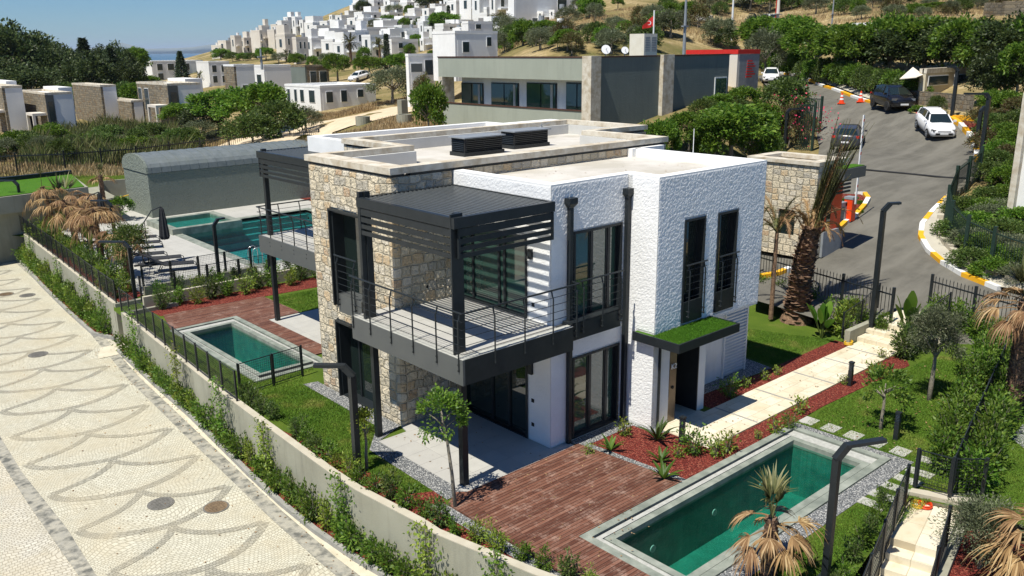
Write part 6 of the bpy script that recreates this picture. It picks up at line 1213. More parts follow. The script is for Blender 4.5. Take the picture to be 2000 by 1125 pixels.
# cars
M['tyre'] = noisy('tyre_rubber', (.02, .02, .02), (.03, .03, .03), 9, .8)
def paint(n, c): m = noisy(n, c, tuple(x*1.05 for x in c), 1, .22, spec=.6); m.node_tree.nodes['Principled BSDF'].inputs['Coat Weight'].default_value = .25; return m
def car(label, loc, rz, kind, pm, plate=True, W_=1.72):
    r_ = empty('parked_car', (0, 0, 0), label, 'car'); 
    if kind == 'hatch': L = 3.9; body = [(-1.92,.78,.42,.80), (-1.88,.82,.28,.98), (-1.2,.86,.2,1.0), (0.,.87,.2,.97), (.9,.86,.2,.95), (1.45,.83,.22,.88), (1.85,.74,.26,.72), (1.95,.62,.34,.6)]; cab = [(-1.86,.66,.98,1.0), (-1.62,.70,.97,1.38), (-.9,.68,.97,1.46), (-.1,.68,.96,1.47), (.35,.68,.95,1.38), (.98,.74,.94,.96)]; roof = (-1.55, .3)
    elif kind == 'mini': L = 3.5; body = [(-1.72,.76,.42,.85), (-1.68,.80,.28,1.02), (-1.,.84,.22,1.05), (0.,.84,.22,1.04), (.9,.83,.22,1.02), (1.35,.79,.24,.96), (1.66,.72,.28,.82), (1.74,.6,.36,.7)]; cab = [(-1.70,.62,1.02,1.05), (-1.5,.68,1.02,1.45), (-.8,.67,1.03,1.56), (.1,.67,1.03,1.55), (.5,.67,1.02,1.44), (1.05,.73,1.0,1.04)]; roof = (-1.42, .42)
    else: L = 4.6; body = [(-2.3,.80,.45,.9), (-2.25,.88,.3,1.08), (-1.4,.93,.24,1.1), (0.,.94,.24,1.06), (1.2,.92,.24,1.02), (1.8,.88,.26,.95), (2.2,.78,.3,.8), (2.3,.64,.38,.65)]; cab = [(-2.2,.72,1.08,1.1), (-1.8,.76,1.07,1.45), (-1.0,.75,1.06,1.6), (.0,.75,1.05,1.6), (.5,.75,1.04,1.48), (1.2,.82,1.02,1.05)]; roof = (-1.75, .45)
    def sec(x, w, z0, z1): 
        h = z1-z0; return [(x, -w*.86, z0), (x, -w*.98, z0+h*.22), (x, -w, z0+h*.5), (x, -w*.97, z0+h*.82), (x, -w*.86, z1), (x, 0, z1+.025), (x, w*.86, z1), (x, w*.97, z0+h*.82), (x, w, z0+h*.5), (x, w*.98, z0+h*.22), (x, w*.86, z0)]
    b = MB(); b.loft([sec(*q) for q in body]); bd = b.build('body', pm, r_, True); b = MB()
    b.loft([[(x, -w, z0-.02), (x, -w*.80, z1-.03), (x, -w*.66, z1), (x, w*.66, z1), (x, w*.80, z1-.03), (x, w, z0-.02)] for x, w, z0, z1 in cab]); b.build('windows', M['glass'], r_)
    b = MB(); cs = [c for c in cab[1:5]]; b.loft([[(x+(0 if 0 < i < 3 else (.03 if i == 0 else -.0)), -w*.81, z1-.045), (x, -w*.66, z1+.012), (x, w*.66, z1+.012), (x, w*.81, z1-.045)] for i, (x, w, z0, z1) in enumerate(cs)])
    for i in (1, 3, 5):
        if i == 3: a = (cab[3][0]-.15, cab[3][1], cab[3][2]); t = (cab[3][0]-.1, cab[3][1]*.81, cab[3][3]-.04)
        elif i == 1: a = (cab[0][0]+.12, cab[0][1]+.02, cab[1][2]); t = (cab[1][0]+.02, cab[1][1]*.81, cab[1][3]-.04)
        else: a = (cab[5][0]-.02, cab[5][1], cab[5][2]); t = (cab[4][0], cab[4][1]*.81, cab[4][3]-.04)
        for sg in (-1, 1): b.bar((a[0], a[1]*sg*1.005, a[2]-.02), (t[0], t[1]*sg*1.01, t[2]), .07 if i != 1 else .2, .05)
    b.build('roof', pm, r_)
    wx = L*.31; wr = .31 if kind != 'suv' else .36; hw = body[3][1]
    for x in (-wx, wx):
        for sg in (-1, 1):
            b = MB(); b.tube([(x, sg*(hw-.2), wr), (x, sg*(hw+.005), wr)], wr, 20); b.tube([(x, sg*(hw+.004), wr), (x, sg*(hw+.01), wr)], wr*.99, 20); wl = b.build('wheel', M['tyre'], r_)
            b = MB()
            for k in range(5): a = 6.28*k/5; b.obox((x+math.cos(a)*wr*.33, sg*(hw+.015), wr+math.sin(a)*wr*.33), (wr*.6, .02, .07), 0, 0, -a)
            b.tube([(x, sg*(hw+.004), wr), (x, sg*(hw+.022), wr)], wr*.16, 12); b.build('rim', M['greym'] if pm != PB_ else M['metal'], wl)
    fx, fw_, _, fz = body[-2]; bx_, bw_, _, bz = body[1]
    for sg in (-1, 1):
        b = MB(); b.obox((fx-.05, sg*fw_*.80, fz-.06), (.26, .26, .13), -sg*.5); b.build('headlight', M['steel'], r_); b = MB(); b.obox((bx_+.0, sg*bw_*.84, bz-.12), (.1, .2, .16)); b.build('tail_light', M['red'], r_)
        b = MB(); b.obox((cab[5][0]-.2, sg*(cab[5][1]+.17), cab[5][2]+.08), (.12, .18, .12)); b.build('wing_mirror', pm, r_)
    for gq in (((body[-1][0]-.01, 0, .43), (.08, 1.05, .14)), ((body[-1][0]-.03, 0, .60), (.07, .8, .05))): b = MB(); b.obox(*gq); b.build('grille', M['dark'], r_)
    b = MB(); b.obox((body[0][0]+.0, 0, .38), (.06, 1.2, .1)); b.build('rear_bumper_trim', M['dark'], r_)
    for gq in ((body[-1][0]+.035, 0, .45), (body[0][0]-.03, 0, .62)): b = MB(); b.obox(gq, (.02, .5, .11)); b.build('number_plate', M['white'], r_)
    if kind == 'suv': b = MB(); b.obox((-2.22, 0, 1.0), (.06, 1.3, .05)); b.build('light_bar', M['steel'], r_)
    r_.location = loc; r_.rotation_euler = (0, 0, rz); dx, dy = math.cos(rz)*L*.35, math.sin(rz)*L*.35
    z1, z2 = tz(loc[0]+dx, loc[1]+dy), tz(loc[0]-dx, loc[1]-dy); r_.rotation_euler = (0, -math.atan2(z1-z2, L*.7), rz); r_.location = (loc[0], loc[1], (z1+z2)/2+.08); return r_
PB_ = paint('black_car_paint', (.008, .008, .010)); PW_ = paint('white_car_paint', (.78, .78, .78)); PD_ = paint('dark_grey_car_paint', (.045, .047, .055))
def head(px1, py1, px2, py2): a, c = GP(px1, py1), GP(px2, py2); return math.atan2(c[1]-a[1], c[0]-a[0])
q = GP(1741, 216); blk = car('black hatchback parked by the kerb in front of the guard house', q, head(1712, 200, 1768, 226)+.12, 'mini', PB_); blk.scale = (1.22, 1.2, 1.14)
q = GP(1824, 263); car('white hatchback parked nose down by the painted round kerb', q, head(1808, 245, 1842, 274), 'hatch', PW_)
q = GP(1655, 293); car('dark grey sport utility car seen from behind, above the drain channel', q, head(1640, 305, 1672, 262), 'suv', PD_)
q = GP(1505, 163); car('white car half behind the red-roofed building, facing down the road', q, head(1507, 150, 1505, 170), 'hatch', PW_)
q = GP(1496, 50); car('white car parked on the upper hillside road', q, head(1510, 52, 1480, 52), 'hatch', PW_)
q = GP(702, 158, 100); car('white van parked on the roof-level street behind the low white house', (q[0], q[1], q[2]), math.pi+.3, 'suv', PW_)
q = GP(1376, 46); car('white car hidden partly behind hillside bushes left of the poles', q, .3, 'hatch', PW_)
# green fence right of the pavement and stone edging
gl = [GP(a, c)[:2] for a, c in ((1910,360),(1862,400),(1846,440),(1852,478),(1882,508),(1932,538),(2010,566))]
spearfence('green_fence', 'dark green railing fence curving along the right pavement', gl, 1.7, 'green_fence', .13, .13, 2.4, lambda x, y: tz(x, y), False, base=.1)
b = MB(); 
for i in range(len(gl)-1):
    p, q_ = Vector(gl[i]), Vector(gl[i+1]); n = max(1, int((q_-p).length/.7))
    for j in range(n): c = p.lerp(q_, (j+.5)/n); t = (q_-p).normalized(); c2_ = c+Vector((t.y, -t.x))*.28*(1); b.obox((c2_.x, c2_.y, tz(c2_.x, c2_.y)+.2), (.62, .28, .34), math.atan2(t.y, t.x)+random.uniform(-.1, .1))
tag(b.build('stone_edging', M['conccap']), 'row of pale stone blocks edging the right pavement', 'edging')
# ================================================================== BACKGROUND BUILDINGS
def dist(x, y): return x*CY+y*SY
def bhouse(name, label, px0, pxs, px1, pt, pb, mL, mR, wins=(), d=None, group=None, sink=2., par=.25, cat='house', trim=None):
    if d is None: g_ = GP(pxs, pb, 60); d = dist(g_[0], g_[1])
    xc, yc, zb = AT(pxs, pb, d); zt = hz(xc, yc, pt); y1 = max(PX(px0, pb, xc)[1], yc+.5); x1 = max(PY(px1, pb, yc)[0], xc+.5)
    y1 = min(y1, yc+60); x1 = min(x1, xc+60); r_ = empty(name, (xc, yc, zb), label, cat, group); z0 = zb-sink
    b = MB(); b.box(xc+.0, yc+.02, z0, xc+.3, y1, zt-par); b.build('left_wall' if mL != mR else 'wall', M[mL], r_)
    b = MB(); b.box(xc+.3, yc, z0, x1, y1, zt-par-.02); b.build('front_wall' if mL != mR else 'main_wall', M[mR], r_)
    t = .25 if trim is None else .3; b = MB(); ring(b, (xc-.03, yc-.03, x1+.03, y1+.03), (xc+t, yc+t, x1-t, y1-t), zt-par-.01, zt)
    b.build('parapet', M[trim or mR], r_)
    if group and 'hillside' in group:
        r0 = random.Random(int(pxs*7+pb)); k = r0.random()
        if k < .3: b = MB(); u0 = r0.choice((.05, .5)); b.box(xc+(x1-xc)*u0, yc+.3, zt-par, xc+(x1-xc)*(u0+.42), y1-.3, zt+r0.uniform(1.2, 2.4)); b.build('stair_tower', M[mR], r_)
        if k > .4: b = MB(); c_ = (xc+(x1-xc)*.8, yc+(y1-yc)*.5, zt-par); b.tube([c_, (c_[0], c_[1], zt+.9)], .45, 10); b.build('water_tank', M['white' if k > .6 else 'greym'], r_)
        if r0.random() < .35: b = MB(); b.box(xc+(x1-xc)*.1, yc-1.1, zb+(zt-zb)*.48, xc+(x1-xc)*.6, yc, zb+(zt-zb)*.53); b.build('balcony', M[mR], r_)
    for (f, u0, u1, v0, v1) in wins:
        b = MB(); fr = MB()
        if f == 'R': a0, a1 = xc+(x1-xc)*u0, xc+(x1-xc)*u1; c0, c1 = zb+(zt-zb)*v0, zb+(zt-zb)*v1; fr.box(a0-.06, yc-.05, c0-.06, a1+.06, yc, c1+.06); b.box(a0, yc-.07, c0, a1, yc-.04, c1)
        else: a0, a1 = yc+(y1-yc)*u0, yc+(y1-yc)*u1; c0, c1 = zb+(zt-zb)*v0, zb+(zt-zb)*v1; fr.box(xc-.05, a0-.06, c0-.06, xc, a1+.06, c1+.06); b.box(xc-.07, a0, c0, xc-.04, a1, c1)
        w_ = fr.build('window', M['white'], r_); b.build('pane', M['wind'], w_)
    return (xc, yc, x1, y1, zb, zt, r_)
# sage and teal building
SX, SYc = 43.9, 41.3; zt = hz(SX, SYc, 113); yl = PX(858, 197, SX)[1]; xr = PY(1425, 112, SYc)[0]; SB = empty('apartment_block', (SX, SYc, 0), 'two-storey block with sage balcony bands and dark teal side wall behind the villa', 'building')
z1 = hz(SX, SYc, 158); z2 = hz(SX, SYc, 217); z0 = tz(SX, SYc)-3
b = MB(); b.box(SX, SYc+.6, z1, SX+.3, yl, zt); b.box(SX+.3, SYc+.6, z1, xr, yl, z1+.25); b.build('upper_band', M['sagewall'], SB)
b = MB(); b.box(SX, SYc+.3, z0, SX+.3, yl, z2-.06); b.build('balcony_wall', M['sagewall'], SB)
b = MB(); b.box(SX-.05, SYc+.3, z2-.06, SX+.35, yl, z2); b.box(SX-.04, SYc+.3, zt, SX+.4, yl+.05, zt+.09); b.box(SX+.4, SYc-.05, zt, xr+.05, SYc+.35, zt+.09); b.build('cap_strip', M['brownwood'], SB)
b = MB(); b.box(SX+1.7, SYc+.3, z0, xr, yl-.9, z1); b.box(SX+.3, SYc+.9, z0, SX+1.7, yl, z2-.9); b.build('recessed_wall', M['plaster'], SB)
b = MB(); b.box(SX+.9, SYc, z0, xr, SYc+.3, zt); b.box(SX+.9, SYc+.3, z1+.3, xr, yl, zt-.3); b.build('side_wall', M['tealwall'], SB)
b = MB(); b.box(SX-.08, SYc-.25, z0, SX+.9, SYc+.6, zt+.12); b.build('travertine_pier', M['travertine'], SB); b = MB(); xa, xb = PY(1286, 200, SYc)[0], PY(1307, 200, SYc)[0]; b.box(xa, SYc-.35, z0, xb, SYc, zt+.12); b.build('travertine_pier', M['travertine'], SB); b = MB(); b.box(SX-.02, yl-.5, z2-.9, SX+1.2, yl, z1); b.build('travertine_pier', M['travertine'], SB)
for i, (a, c) in enumerate(((903, 945), (961, 1014), (1030, 1088), (1107, 1152))):
    ya, yb = PX(c, 190, SX+1.7)[1], PX(a, 190, SX+1.7)[1]; zl_, zh = z2-.9, hz(SX+1.7, yb, 161); b = MB(); b.box(SX+1.62, ya, zl_, SX+1.7, yb, zh); w_ = b.build('window', M['metal'], SB)
    ym = (ya+yb)/2; b = MB(); b.box(SX+1.59, ya+.08, zl_+.1, SX+1.61, ym-.04, zh-.08); b.box(SX+1.56, ym+.04, zl_+.1, SX+1.58, yb-.08, zh-.08); b.build('pane', M['glassg'], w_)
    b = MB(); b.box(SX+1.57 if i % 2 else SX+1.54, ya+.3, zl_+.15, SX+1.585 if i % 2 else SX+1.555, ya+.55, zh-.1); b.build('curtain', M['curtain'], w_)
xa, xb = PY(1395, 170, SYc)[0], PY(1418, 170, SYc)[0]; za, zc_ = hz(xa, SYc, 191), hz(xa, SYc, 151); b = MB(); b.box(xa, SYc-.06, za, xb, SYc, zc_); w_ = b.build('window', M['white'], SB); b = MB(); b.box(xa+.08, SYc-.08, za+.08, xb-.08, SYc-.05, zc_-.08); b.build('pane', M['glassg'], w_)
# roof things
q = PY(1270, 111, SYc+1.5); r_ = empty('cooling_unit', q, 'large cream air-conditioning unit on the block roof beneath the flag', 'cooling unit'); s_ = dist(q[0], q[1])/F; w_ = 19*s_
b = MB(); b.box(q[0]-w_, q[1], q[2]-.1, q[0]+w_, q[1]+1.4, q[2]+42*s_); b.build('casing', M['canvas'], r_); b = MB()
for k in range(9): b.box(q[0]-w_*.85, q[1]-.03, q[2]+(10+k*3.1)*s_, q[0]-w_*.15, q[1], q[2]+(11.6+k*3.1)*s_); b.box(q[0]+w_*.15, q[1]-.03, q[2]+(10+k*3.1)*s_, q[0]+w_*.85, q[1], q[2]+(11.6+k*3.1)*s_)
b.build('grille', M['greym'], r_)
for i, (px, py, sz, lb) in enumerate(((1183, 108, 9, 'white satellite dish at the roof corner of the block, larger of two'), (1220, 107, 7, 'white satellite dish on the block roof, smaller of two'))):
    q = Vector(PY(px, py, SYc+1.2)); R_ = sz*dist(q.x, q.y)/F; r_ = empty('satellite_dish', q, lb, 'satellite dish'); b = MB(); c = q+Vector((0, 0, R_*1.1)); n_ = Vector((-.5, -.75, .35)).normalized(); u = n_.orthogonal().normalized(); v_ = n_.cross(u)
    b.loft([[tuple(c+(u*math.cos(a)+v_*math.sin(a))*R_*f+n_*R_*.25*f*f) for a in np.linspace(0, 6.28, 17)[:-1]] for f in (.05, .4, .75, 1.)]); b.build('reflector', M['white'], r_); b = MB(); b.tube([q-Vector((0, 0, .3)), c], .04, 6); b.tube([c, c+n_*R_*.9], .02, 5); b.build('mast', M['greym'], r_)
q = Vector(PY(1275, 110, SYc+4)); r_ = empty('flag_pole', q, 'white pole with a red flag above the block roof', 'flag'); zt2 = hz(q.x, q.y, 20); b = MB(); b.tube([q, Vector((q.x, q.y, zt2))], .06, 8); b.build('pole', M['white'], r_)
b = MB(); za, zc_ = hz(q.x, q.y, 30), hz(q.x, q.y, 50); fl = []
for i in range(9): t = i/8; fl.append([(q.x-t*.75*.9, q.y+t*.66*.9, zc_-t*.3-.05*math.sin(t*5)), (q.x-t*.75*.9+.0, q.y+t*.66*.9+.06*math.sin(t*6), za-t*.75)])
for i in range(8): n_ = len(b.v); b.v += [fl[i][0], fl[i+1][0], fl[i+1][1], fl[i][1]]; b.f.append((n_, n_+1, n_+2, n_+3)); b.m.append(0)
fb = b.build('cloth', M['red'], r_)
c0 = Vector((q.x-.30, q.y+.24, (za+zc_)/2-.18)); b = MB(); nrm_ = Vector((-.66, -.75, 0)); ux = Vector((-.75, .66, 0)); ang = np.linspace(.7, 5.58, 14)
pt_ = [c0+nrm_*.08+ux*math.cos(a)*.16+Vector((0, 0, math.sin(a)*.16)) for a in ang]+[c0+nrm_*.08-ux*-.035+ux*math.cos(a)*.125+Vector((0, 0, math.sin(a)*.125)) for a in ang[::-1]]
n_ = 14
for i in range(n_-1): k = len(b.v); b.v += [tuple(pt_[i]), tuple(pt_[i+1]), tuple(pt_[2*n_-2-i]), tuple(pt_[2*n_-1-i])]; b.f.append((k, k+1, k+2, k+3)); b.m.append(0)
b.build('crescent', M['white'], fb)
# red-roofed building
o_ = bhouse('office_building', 'grey building with a red roof edge and red stripes behind the bare olive', 1338, 1438, 1480, 97, 165, 'villageb', 'greym', d=76, trim='red', cat='building', par=.35)
b = MB(); xa = o_[0]+(o_[2]-o_[0])*.45
for i in range(7): w0 = .35+.12*(i % 3); b.box(xa-.1*i*.3, o_[1]-.06, o_[5]-1.0-i*.22, xa+w0*2, o_[1]-.01, o_[5]-.9-i*.22)
b.build('red_stripes', M['red'], o_[6])
# near villas of dark rubble
W2 = [('R', .3, .5, .55, .85)]
for a in ((-40, 18, 57, 168, 262, 'stone villa at the left edge of the photo, top floor white', [('L', .2, .35, .5, .8)]), (50, 100, 152, 181, 268, 'dark rubble villa with a tall window and plain white side, nearest the reeds', [('R', .06, .26, .35, .72), ('R', .06, .26, .0, .22)]),
    (152, 206, 236, 166, 246, 'rubble villa with white side behind the low flat annex', []), (220, 262, 284, 196, 246, 'low flat rubble annex between two taller villas', []), (277, 336, 400, 163, 250, 'rubble villa with two tall windows and long white side wall', [('L', .62, .75, .35, .85), ('L', .85, .95, .35, .85), ('R', .05, .25, .35, .75), ('R', .05, .25, .0, .22)])):
    o_ = bhouse('villa', a[5], a[0], a[1], a[2], a[3], a[4], 'stone_grey', 'village', a[6], trim='travertine'); xc, yc, x1, y1, zb, zt, vr = o_; w_ = x1-xc
    if a[0] in (-40, 50, 277):
        b = MB(); b.box(x1, yc+(y1-yc)*.45, zb-3, x1+w_*.55, y1, zt+.35); b.build('rear_wing', M['village'], vr)
        b = MB(); b.box(xc-1.6, yc+.4, zb+2.6, xc, yc+3.4, zb+2.9); b.box(xc-1.6, yc+.4, zb-1, xc-1.3, yc+.7, zb+2.6); b.box(xc-1.6, yc+3.1, zb-1, xc-1.3, yc+3.4, zb+2.6); b.build('porch', M['villageb'], vr)
    b = MB(); b.box(xc-.03, yc-.06, zb-1, xc+w_*.30, yc-.02, zt-.3); 
    if a[0] in (50, 277): b.build('grey_facade_panel', M['fascia'], vr)
    b = MB(); b.box(xc+w_*.06, yc-.12, zb+1.2, xc+w_*.24, yc-.07, zb+(zt-zb)*.8)
    if a[0] in (50, 277): b.build('tall_window', M['wind'], vr)
WW = [('R', .15, .35, .2, .45), ('R', .6, .8, .2, .45), ('R', .15, .35, .6, .85), ('R', .6, .8, .6, .85)]
NB = [(264, 300, 400, 119, 160, 'long white apartment house left of the dark conifer', 'village', 'village', [('R', .1, .2, .55, .85), ('R', .3, .42, .55, .85), ('R', .6, .72, .55, .85), ('R', .1, .2, .1, .4), ('R', .45, .55, .1, .4), ('L', .3, .6, .5, .8)]),
 (388, 412, 452, 120, 172, 'white block right of the dark conifer', 'village', 'village', WW), (443, 463, 502, 126, 200, 'grey-white villa with flat carport', 'stone_grey', 'village', [('R', .35, .6, .35, .45)]), (500, 520, 572, 127, 190, 'white cubic villa with one narrow tall window', 'village', 'village', [('L', .3, .7, .2, .7)]),
 (568, 598, 644, 128, 168, 'dark grey flat-roofed villa behind the low white house', 'tealwall', 'stone_grey', [('R', .2, .45, .1, .7), ('R', .6, .9, .1, .7)])]
for a in NB: bhouse('villa', a[5], a[0], a[1], a[2], a[3], a[4], a[6], a[7], a[8], sink=6)
bhouse('low_house', 'low white single-storey house with barred windows beside the dirt track', 560, 628, 736, 167, 219, 'village', 'village', [('R', .10, .21, .35, .75), ('R', .36, .46, .35, .78), ('R', .66, .76, .5, .78), ('L', .15, .3, .35, .8), ('L', .45, .55, .35, .8), ('L', .65, .72, .35, .8), ('L', .85, .92, .35, .8)], trim='parapet')
bhouse('white_house', 'bright white house with two blue-framed windows beyond the sage block', 846, 890, 972, 60, 118, 'parapet', 'parapet', [('R', .17, .31, .28, .62), ('R', .74, .84, .48, .78)], d=88)
bhouse('white_house', 'white lower wing with a roller shutter left of the bright white house', 796, 800, 850, 105, 170, 'parapet', 'parapet', [('R', .08, .5, .45, .7), ('R', .62, .92, .35, .8)], d=90)
bhouse('white_house', 'small white roof house above the bright white house', 903, 915, 962, 41, 66, 'village', 'village', [('R', .3, .5, .4, .75)], d=100)
# hillside village: (x0, split, x1, top, base) in pixels
Z2 = lambda L: [(400+a/3.41, 400+s_/3.41, 400+c/3.41, t/3.41, b_/3.41) for a, s_, c, t, b_ in L]
VB = Z2([(65,115,122,300,385),(108,150,200,268,380),(188,210,245,235,378),(245,270,305,250,360),(292,315,335,215,325),(330,375,390,200,345),(376,392,432,168,338),(435,470,500,195,325),(453,480,505,160,255),(497,545,600,225,400),(600,620,680,245,430)])
VW = Z2([(498,520,560,135,270),(538,560,600,112,240),(592,610,645,110,240),(640,660,690,130,235),(690,720,800,250,400),(740,790,860,205,300),(800,860,890,260,400),(850,900,970,190,330),(975,1010,1080,200,380),(1065,1110,1210,230,395),(1235,1270,1400,185,335),(1130,1160,1270,180,250),(835,870,1000,130,215),
 (835,850,920,98,150),(940,960,1010,70,135),(1025,1060,1150,120,215),(1075,1110,1190,88,150),(1150,1180,1270,120,195),(1190,1230,1300,80,150),(1280,1330,1430,105,200),(1240,1260,1320,50,100),(1180,1200,1260,40,100),(1100,1130,1200,0,75),(1200,1230,1310,-5,60),(1310,1350,1400,10,75),(1345,1390,1500,50,120),(1405,1430,1490,20,85),
 (1440,1470,1550,145,270),(1395,1410,1450,195,290),(1540,1580,1680,80,160),(1590,1620,1705,45,110),(1640,1670,1720,0,70),(1255,1280,1350,-25,35),(1440,1460,1530,255,340)])
VW += [(800+a/2.857, 800+s_/2.857, 800+c/2.857, t/2.857, b_/2.857) for a, s_, c, t, b_ in [(0,30,140,45,120),(150,180,260,55,130),(228,262,300,0,110),(295,345,372,-30,120),(360,392,460,-30,135),(455,480,572,-40,140),(568,585,875,-60,195),(20,60,150,110,175),(62,80,160,118,240)]]
rq = random.Random(31); n0 = len(VW)
for i in range(400):
    if len(VW)-n0 >= 62: break
    px = rq.uniform(600, 1090); top_ = 78-(px-430)*.30 if px < 700 else -30
    pb = rq.uniform(max(top_+30, -8), 118 if px < 780 else 95)
    if px > 985 and pb > 70: continue
    if any(abs(px-h[1]) < 13 and abs(pb-h[4]) < 13 for h in VW+VB): continue
    sz = rq.uniform(.8, 1.2)*(16+pb*.16); VW.append((px-sz*.45, px, px+sz*rq.uniform(.9, 1.5), pb-sz*rq.uniform(.75, 1.05), pb+6))
def wset(k, wide):
    r = random.Random(k); o = []
    for row in ((.15, .38), (.58, .82)):
        for u in ((.25, .4), (.62, .75)) if wide else ((.35, .62),):
            if r.random() < .75: o.append(('R', *u, *row))
    if r.random() < .6: o.append(('L', .35, .6, .5, .8))
    return o
for lst, nm, m1 in ((VB, 'beige', 'villageb'), (VW, 'white', 'village')):
    lst = sorted([(a[0]-(a[1]-a[0])*.3, a[1], a[2]+(a[2]-a[1])*.3, a[3], a[4]) for a in lst], key=lambda q: q[1])
    for i, a in enumerate(lst): bhouse('hillside_house', f'{nm} flat-roofed house on the village hillside, {nth(i+1)} {nm} one from the left', *a, m1, m1, wset(i+(7 if nm == 'white' else 0), a[2]-a[1] > 16), group=f'{nm} houses of the hillside village', sink=12, par=.5, trim='parapet' if (i % 3 and nm == 'white') else None)
# guard house and sail
xs_ = bhouse('guard_house', 'cream stone guard house with dark windows above the parked cars', 1796, 1803, 1884, 134, 200, 'traver', 'traver', [('R', .06, .5, .5, .76), ('R', .66, .92, .45, .76)], sink=4, trim='travertine', cat='guard house', par=.35)
zz0 = hz(xs_[0], xs_[1], 140); dS = dist(xs_[0], xs_[1]); P3 = [Vector(AT(1757, 155, dS+.5)), Vector(AT(1783, 132, dS+3)), Vector(AT(1803, 147, dS)), Vector(AT(1790, 152, dS-1.5))]
b = MB(); b.add([tuple(p) for p in P3]+[tuple(p+Vector((0, 0, .05))) for p in P3], [(0, 1, 2, 3), (7, 6, 5, 4), (0, 4, 5, 1), (1, 5, 6, 2), (2, 6, 7, 3), (3, 7, 4, 0)]); tag(b.build('shade_sail', M['canvas']), 'cream triangular shade sail beside the guard house', 'shade sail')
wl = [GP(a, c)[:2] for a, c in ((1745,200),(1780,207),(1830,212),(1900,222))]; b = MB()
for i in range(3): z_ = tz(*wl[i]); b.prism([wl[i], wl[i+1], (wl[i+1][0]+.3, wl[i+1][1]+.3), (wl[i][0]+.3, wl[i][1]+.3)], z_-1, z_+1.1)
tag(b.build('stone_terrace_wall', M['stone_grey']), 'low rubble terrace wall in front of the guard house', 'wall')
b = MB(); b.box(*AT(1658, 68, 92)[:2], AT(1658, 68, 92)[2]-1, AT(1658, 68, 92)[0]+6, AT(1658, 68, 92)[1]-4, AT(1658, 45, 92)[2]); tag(b.build('upper_white_wall', M['village']), 'pale wall showing between the hedge crowns at the top of the road', 'wall')
b = MB(); w3 = [GP(a, c, 60)[:2] for a, c in ((1925,36),(1960,33),(2010,31))]
for i in range(2): z_ = tz(*w3[i]); b.prism([w3[i], w3[i+1], (w3[i+1][0]+.5, w3[i+1][1]+.5), (w3[i][0]+.5, w3[i][1]+.5)], z_-1, z_+1.6)
tag(b.build('dry_stone_wall', M['stone_grey']), 'dry stone wall high on the slope at the top right corner', 'wall')
# right edge neighbour house
q0 = AT(1978, 330, 38); q1 = AT(1990, 330, 38); zt3 = hz(q0[0], q0[1], 181); NB_ = empty('neighbour_house', q0, 'white house with a travertine corner pier cut by the right edge of the photo', 'house')
b = MB(); b.box(q0[0]+.3, q0[1]-6, q0[2]-3, q0[0]+6, q0[1]-.25, zt3-.1); b.build('wall', M['plaster'], NB_); b = MB(); b.box(q0[0]-.05, q0[1]-.25, q0[2]-3, q0[0]+.45, q0[1], zt3); b.build('travertine_pier', M['travertine'], NB_); b = MB(); b.box(q0[0]+.24, q0[1]-3, q0[2]-.3, q0[0]+.29, q0[1]-1, q0[2]+1.3); b.build('window', M['glass'], NB_)
# poles
for (px, pb, pt, w_, mt, lb) in ((1428, 82, -20, .14, 'white', 'tall pale concrete pole left of the upper road'), (1517, 62, -20, .22, 'villageb', 'thick beige pole beside the parked white car'), (1513, 60, -20, .07, 'red', 'thin red mast touching the beige pole'), (1336, 100, -20, .12, 'greym', 'thin grey pole rising behind the block roof'), (1624, 55, -10, .1, 'greym', 'slim grey pole on the upper slope'), (955, 62, 18, .1, 'greym', 'grey street pole by the village houses'), (511, 124, 95, .1, 'greym', 'short grey pole at the village edge')):
    q = GP(px, pb, 50) if pb < 90 else AT(px, pb, 75); zt4 = hz(q[0], q[1], pt); r_ = empty('utility_pole', q, lb, 'pole'); b = MB(); b.tube([(q[0], q[1], q[2]-.5), (q[0], q[1], zt4)], [w_*1.2, w_*.7], 8); b.build('shaft', M[mt], r_)
    b = MB(); b.box(q[0]-w_*3, q[1]-w_, (q[2]*.6+zt4*.4), q[0]+w_*3, q[1]+w_, (q[2]*.6+zt4*.4)+.1); b.build('bracket', M['greym'], r_)
# things in the empty lot
for i, (px, py, lb) in enumerate(((709, 243, 'concrete ring lying in the dry grass'), (790, 240, 'second concrete ring near the block of the sage building'))):
    q = GP(px, py); r_ = empty('concrete_ring', q, lb, 'concrete ring'); b = MB(); a = np.linspace(0, 6.28, 19)[:-1]; b.loft([[(q[0]+math.cos(t)*rr, q[1]+math.sin(t)*rr, q[2]+h_) for t in a] for rr, h_ in ((.7, -.1), (.7, .75), (.55, .75), (.55, .1))]); b.build('ring', M['conc'], r_)
q = GP(786, 236); b = MB(); b.obox((q[0]+.5, q[1]+.6, q[2]+.9), (.7, .7, 1.8)); tag(b.build('concrete_block', M['conc']), 'upright grey concrete block behind the second ring', 'block')
